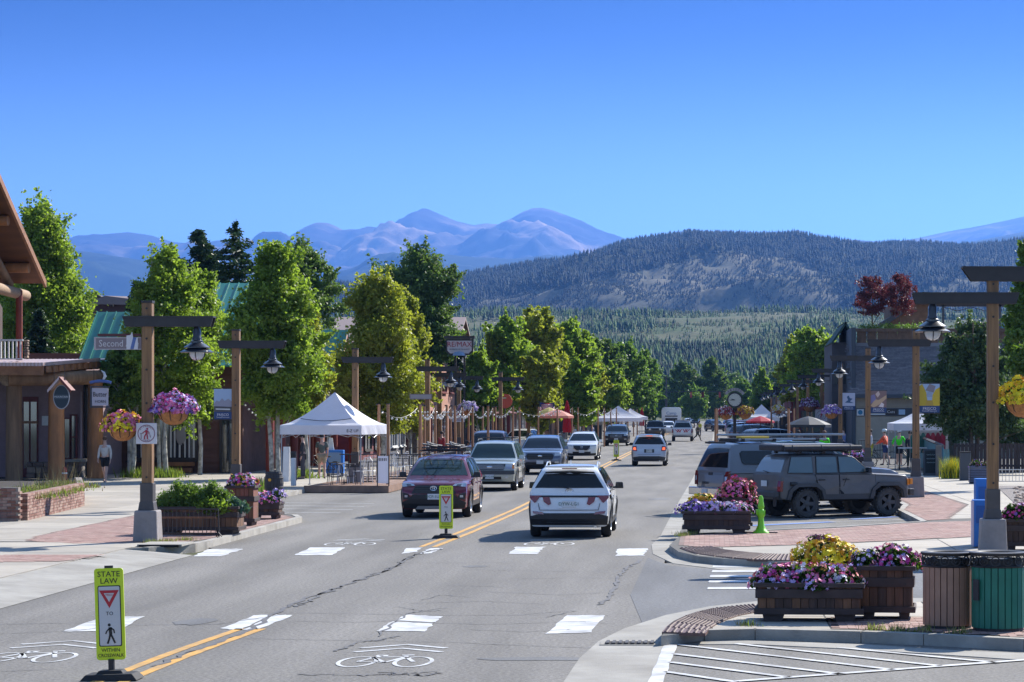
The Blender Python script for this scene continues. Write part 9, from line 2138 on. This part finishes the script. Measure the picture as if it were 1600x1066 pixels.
# ------------------------------------------------------------------ people
M_skin = mat('skin', (.56, .34, .26), .6, .06, 8); M_skin2 = mat('skin_tanned', (.30, .17, .12), .6, .06, 8)
def skin_mesh(verts, edges, radii, root=0, sub=1):
 me = D.meshes.new('tmp'); me.from_pydata(verts, edges, []); o = D.objects.new('tmp', me)
 md = o.modifiers.new('s', 'SKIN'); md.use_smooth_shade = True
 sv = me.skin_vertices[0].data
 for i, r in enumerate(radii): sv[i].radius = (r, r) if not isinstance(r, tuple) else r; sv[i].use_root = (i == root)
 if sub: s = o.modifiers.new('d', 'SUBSURF'); s.levels = sub; s.render_levels = sub
 return baked(o)
def person(label, px, py, Y, rz, H=1.75, z=ZS, top=(.3, .3, .3), bottom=(.05, .05, .05), shoe=(.05, .05, .05), hair=(.05, .03, .02), legs=((0, 0), (0, 0)), arms=((.05, 0, .2), (.05, 0, .2)), sleeves='long', shorts=True, helmet=None, lean=0.0, skin=None, long_hair=False):
 """legs: (hip angle fwd, knee bend) each side; arms: (out, fwd, elbow) each side. local +Y is forward"""
 k = H / 1.75; sk = skin or M_skin; t = thing('person', label, 'person', (XX(px, Y), Y, z), rz)
 V = []; E = []; Rd = []
 def v(p, r, par=None):
  V.append(tuple(c * k for c in p)); Rd.append(r * k); i = len(V) - 1
  if par is not None: E.append((par, i))
  return i
 zmin = 0; J = {}
 pel = v((0, 0, .95), .115); sp = v((0, lean * .4, 1.12), .105, pel); ch = v((0, lean, 1.32), .125, sp); nk = v((0, lean * 1.15, 1.49), .055, ch); hd = v((0, lean * 1.2 + .01, 1.58), .068, nk); h2 = v((0, lean * 1.2 + .015, 1.68), .078, hd)
 for s, (hf, kb), (ao, af, el) in ((-1, legs[0], arms[0]), (1, legs[1], arms[1])):
  hp = v((s * .085, 0, .90), .085, pel); ky, kz = math.sin(hf) * .43, -math.cos(hf) * .43; kn = v((s * .10, ky, .90 + kz), .055, hp)
  a2 = hf - kb; ay, az = ky + math.sin(a2) * .40, .90 + kz - math.cos(a2) * .40; an = v((s * .105, ay, az), .034, kn); md_ = v((s * .10, (ky + ay) / 2 - .012, (.90 + kz + az) / 2 + .06), .052, None)
  E.remove((kn, an)); E.append((kn, md_)); E.append((md_, an)); ft = v((s * .115, ay + .15 * math.cos(max(0, kb) * .5), az - .05 - .05 * math.sin(max(0, kb))), .03, an); J[s] = (hp, kn, md_, an, ft, az)
  sh = v((s * .18, lean, 1.40), .055, ch); ex, ey, ez = s * (.18 + math.sin(ao) * .28), lean + math.sin(af) * .28, 1.40 - math.cos(af) * math.cos(ao) * .28; eb = v((ex, ey, ez), .038, sh)
  f2 = af + el; wx_, wy, wz = ex + s * math.sin(ao) * .12 - s * .04, ey + math.sin(f2) * .25, ez - math.cos(f2) * .25; wr = v((wx_, wy, wz), .024, eb); dirv = Vector((wx_ - ex, wy - ey, wz - ez)).normalized(); pm = v((wx_ + dirv.x * .07, wy + dirv.y * .07, wz + dirv.z * .07), .028, wr); J[(s, 'a')] = (sh, eb, wr)
  for f, (ln_, off_) in enumerate(((.075, -.03), (.085, -.01), (.08, .01), (.065, .028))):
   p0 = Vector((wx_, wy, wz)) + dirv * .09; side = Vector((0, 1, 0)) if abs(dirv.z) > .6 else Vector((1, 0, 0)); q = p0 + side * off_; m1 = v(tuple(q), .010, pm); m2 = v(tuple(q + dirv * ln_ * .55 - Vector((s * .012, 0, 0))), .009, m1); v(tuple(q + dirv * ln_ - Vector((s * .03, 0, 0))), .008, m2)
  q = Vector((wx_, wy, wz)) + dirv * .03 + Vector((0, .035, 0)); m1 = v(tuple(q), .012, wr); v(tuple(q + dirv * .045 + Vector((0, .015, 0))), .010, m1)
 low = min(J[-1][5], J[1][5]) - .075
 V = [(x, y, z_ - low * k) for x, y, z_ in V]
 body = link('body', skin_mesh(V, E, Rd), t); body.data.materials.clear(); body.data.materials.append(sk)
 P = lambda i: Vector(V[i])
 def cloth(nm, chains, m, grow=.018, sub=1, root=0):
  vs = []; es = []; rs = []; mp = {}
  for c in chains:
   prev = None
   for it in c:
    i, r = it; key = i if isinstance(i, int) else tuple(i)
    if key not in mp: mp[key] = len(vs); vs.append(tuple(P(i)) if isinstance(i, int) else tuple(i)); rs.append(r * k)
    if prev is not None: es.append((prev, mp[key]))
    prev = mp[key]
  o = link(nm, skin_mesh(vs, es, rs, 0, sub), t); o.data.materials.clear(); o.data.materials.append(m); return o
 mt = mat('cloth_' + '_'.join(str(int(c * 100)) for c in top), top, .85, .10, 14, .2); mb_ = mat('cloth_' + '_'.join(str(int(c * 100)) for c in bottom), bottom, .85, .10, 14, .2); ms = mat('shoe_' + '_'.join(str(int(c * 100)) for c in shoe), shoe, .7)
 chs = [[(pel, .135), (sp, .130), (ch, .148), (tuple(P(nk) - Vector((0, 0, .05 * k))), .062)]]
 for s in (-1, 1):
  sh, eb, wr = J[(s, 'a')]
  if sleeves == 'long': chs.append([(ch, .148), (sh, .070), (eb, .055), (tuple(P(wr).lerp(P(eb), .08)), .038)])
  else: chs.append([(ch, .148), (sh, .072), (tuple(P(sh).lerp(P(eb), .7)), .062)])
 cloth('shirt', chs, mt)
 chs = []
 for s in (-1, 1):
  hp, kn, md_, an, ft, _ = J[s]
  if shorts: chs.append([(pel, .138), (hp, .108), (tuple(P(hp).lerp(P(kn), .75)), .088)])
  else: chs.append([(pel, .138), (hp, .108), (kn, .072), (md_, .064), (tuple(P(an)), .05)])
 cloth('shorts' if shorts else 'trousers', chs, mb_)
 for s in (-1, 1):
  hp, kn, md_, an, ft, _ = J[s]; cloth('shoe', [[(tuple(P(an) + Vector((0, -.03, -.035 * k))), .042), (tuple(P(an).lerp(P(ft), .5) + Vector((0, 0, -.02 * k))), .042), (tuple(P(ft) + Vector((0, .03, .0))), .034)]], ms)
 hp_ = P(h2); fc = MB(); fy = hp_.y + .078 * k
 fc.ball((0, fy + .012 * k, hp_.z - .035 * k), .014 * k, 6, 4, (.8, 1.2, 1.5)); fc.build('nose', sk, t)
 for s in (-1, 1): MB().ball((s * .028 * k, fy - .004, hp_.z - .01 * k), .011 * k, 6, 4).build('eye', M_ink, t); MB().ball((s * .082 * k, hp_.y, hp_.z - .025 * k), .02 * k, 6, 4, (.4, .8, 1.3)).build('ear', sk, t)
 MB().ball((0, fy - .006, hp_.z - .075 * k), .018 * k, 6, 4, (1.2, .4, .35)).build('mouth', mat('lips', (.30, .10, .09), .6), t)
 hb = MB().ball((0, hp_.y - .018 * k, hp_.z + .018 * k), .098 * k, 12, 8, (.95, 1.05, .95))
 if long_hair: hb.ball((0, hp_.y - .07 * k, hp_.z - .10 * k), .07 * k, 8, 6, (1.1, .6, 1.8))
 if helmet:
  hb.build('hair', mat('hair_' + str(int(hair[0] * 1000)), hair, .8), t)
  MB().ball((0, hp_.y - .012 * k, hp_.z + .045 * k), .118 * k, 14, 8, (.95, 1.22, .82)).build('helmet', mat('helmet_' + str(int(helmet[0] * 100)), helmet, .35), t, smooth=60)
  hv_ = MB()
  for x in (-.05, 0, .05): hv_.tube([(x * k, hp_.y - .12 * k, hp_.z + .10 * k), (x * k, hp_.y - .01, hp_.z + .147 * k - abs(x) * .5), (x * k, hp_.y + .1 * k, hp_.z + .095 * k)], .008 * k, 4)
  hv_.build('helmet_vent', M_ink, t)
 else: hb.build('hair', mat('hair_' + str(int(hair[0] * 1000)), hair, .8), t, smooth=60)
 return t
person('woman in a pale long-sleeved top and black skirt shorts walking by the log shop', 164, 755, 90.7, R(172), 1.74, top=(.62, .55, .48), bottom=(.012, .012, .014), legs=((.25, .05), (-.22, .30)), arms=((.15, -.15, .15), (.15, .2, .3)), hair=(.10, .05, .03), shoe=(.25, .18, .14))
person('man in grey green shirt and tan shorts seen from behind under the canopy', 503, 749, 95.6, R(8), 1.78, top=(.10, .115, .10), bottom=(.36, .28, .19), sleeves='short', legs=((.08, .0), (-.10, .08)), arms=((.18, .1, .5), (.18, .0, .4)), hair=(.02, .015, .012))
person('man in dark clothes standing behind the canopy leg', 473, 749, 95.0, R(100), 1.78, top=(.035, .035, .042), bottom=(.06, .06, .075), shorts=False, legs=((.05, 0), (-.05, .03)), hair=(.02, .015, .012))
person('person in olive clothes running across the far road by the service pickup', 1090, 686, 225, R(-75), 1.75, z=0, top=(.13, .12, .09), bottom=(.10, .10, .08), shorts=False, legs=((.55, .25), (-.45, .35)), arms=((.1, -.5, .9), (.1, .5, .9)))
person('person in a bright yellow vest in the far road beside the runner', 1093, 683, 262, R(180), 1.75, z=0, top=(.62, .60, .03), bottom=(.05, .05, .07), shorts=False)
person('cyclist in lime jersey, black shorts and white helmet standing beside the right canopy', 1405, 728, 116.5, R(-12), 1.78, top=(.07, .80, .03), bottom=(.012, .012, .014), legs=((.05, 0), (-.05, 0)), arms=((.55, .2, .9), (.5, .2, 1.0)), helmet=(.70, .74, .76), shoe=(.6, .6, .6))
person('cyclist in orange jersey and pale helmet holding a bicycle left of the lime one', 1384, 726, 119.5, R(60), 1.76, top=(.80, .12, .05), bottom=(.03, .05, .16), legs=((.1, 0), (-.15, .1)), arms=((.1, .7, .3), (.1, .8, .2)), helmet=(.62, .68, .66), lean=.06)
person('cyclist in a pale grey jacket half hidden by the third right lamp post', 1360, 722, 124, R(100), 1.74, top=(.58, .58, .60), bottom=(.50, .46, .05), shorts=False)
person('person in lime jersey seen from behind near the black parasol', 1288, 700, 108, R(15), 1.80, top=(.10, .85, .02), bottom=(.03, .03, .04), arms=((.2, .1, .4), (.2, .1, .4)), hair=(.18, .09, .06), skin=M_skin2)
person('dark clothed vendor standing behind the goods table under the right canopy', 1422, 728, 113.3, R(170), 1.74, top=(.03, .04, .07), bottom=(.03, .05, .05), shorts=False, hair=(.015, .012, .01))
for k, (px, Y, c, lab) in enumerate(((742, 135, (.5, .08, .08), 'diner in red seated among the left patio poles'), (690, 118, (.4, .05, .06), 'person in red behind the left patio fence'), (896, 172, (.5, .5, .5), 'pale dressed person near the closed red parasol'), (925, 190, (.08, .1, .2), 'dark dressed person walking far on the left pavement'), (958, 215, (.55, .3, .2), 'person in orange brown far on the left pavement'),
        (1206, 175, (.5, .3, .3), 'person in rose near the distant canopy on the right'), (1248, 122, (.06, .08, .12), 'dark dressed person under the black parasol'), (1318, 138, (.15, .2, .4), 'person in blue by the dark doorway'), (1180, 210, (.4, .4, .5), 'person in grey blue beyond the clock'))):
 person(lab, px, 0, Y, R(90 + 47 * k), 1.7, top=c, bottom=(.04, .05, .09), shorts=False, legs=((.15, 0), (-.15, .1)))
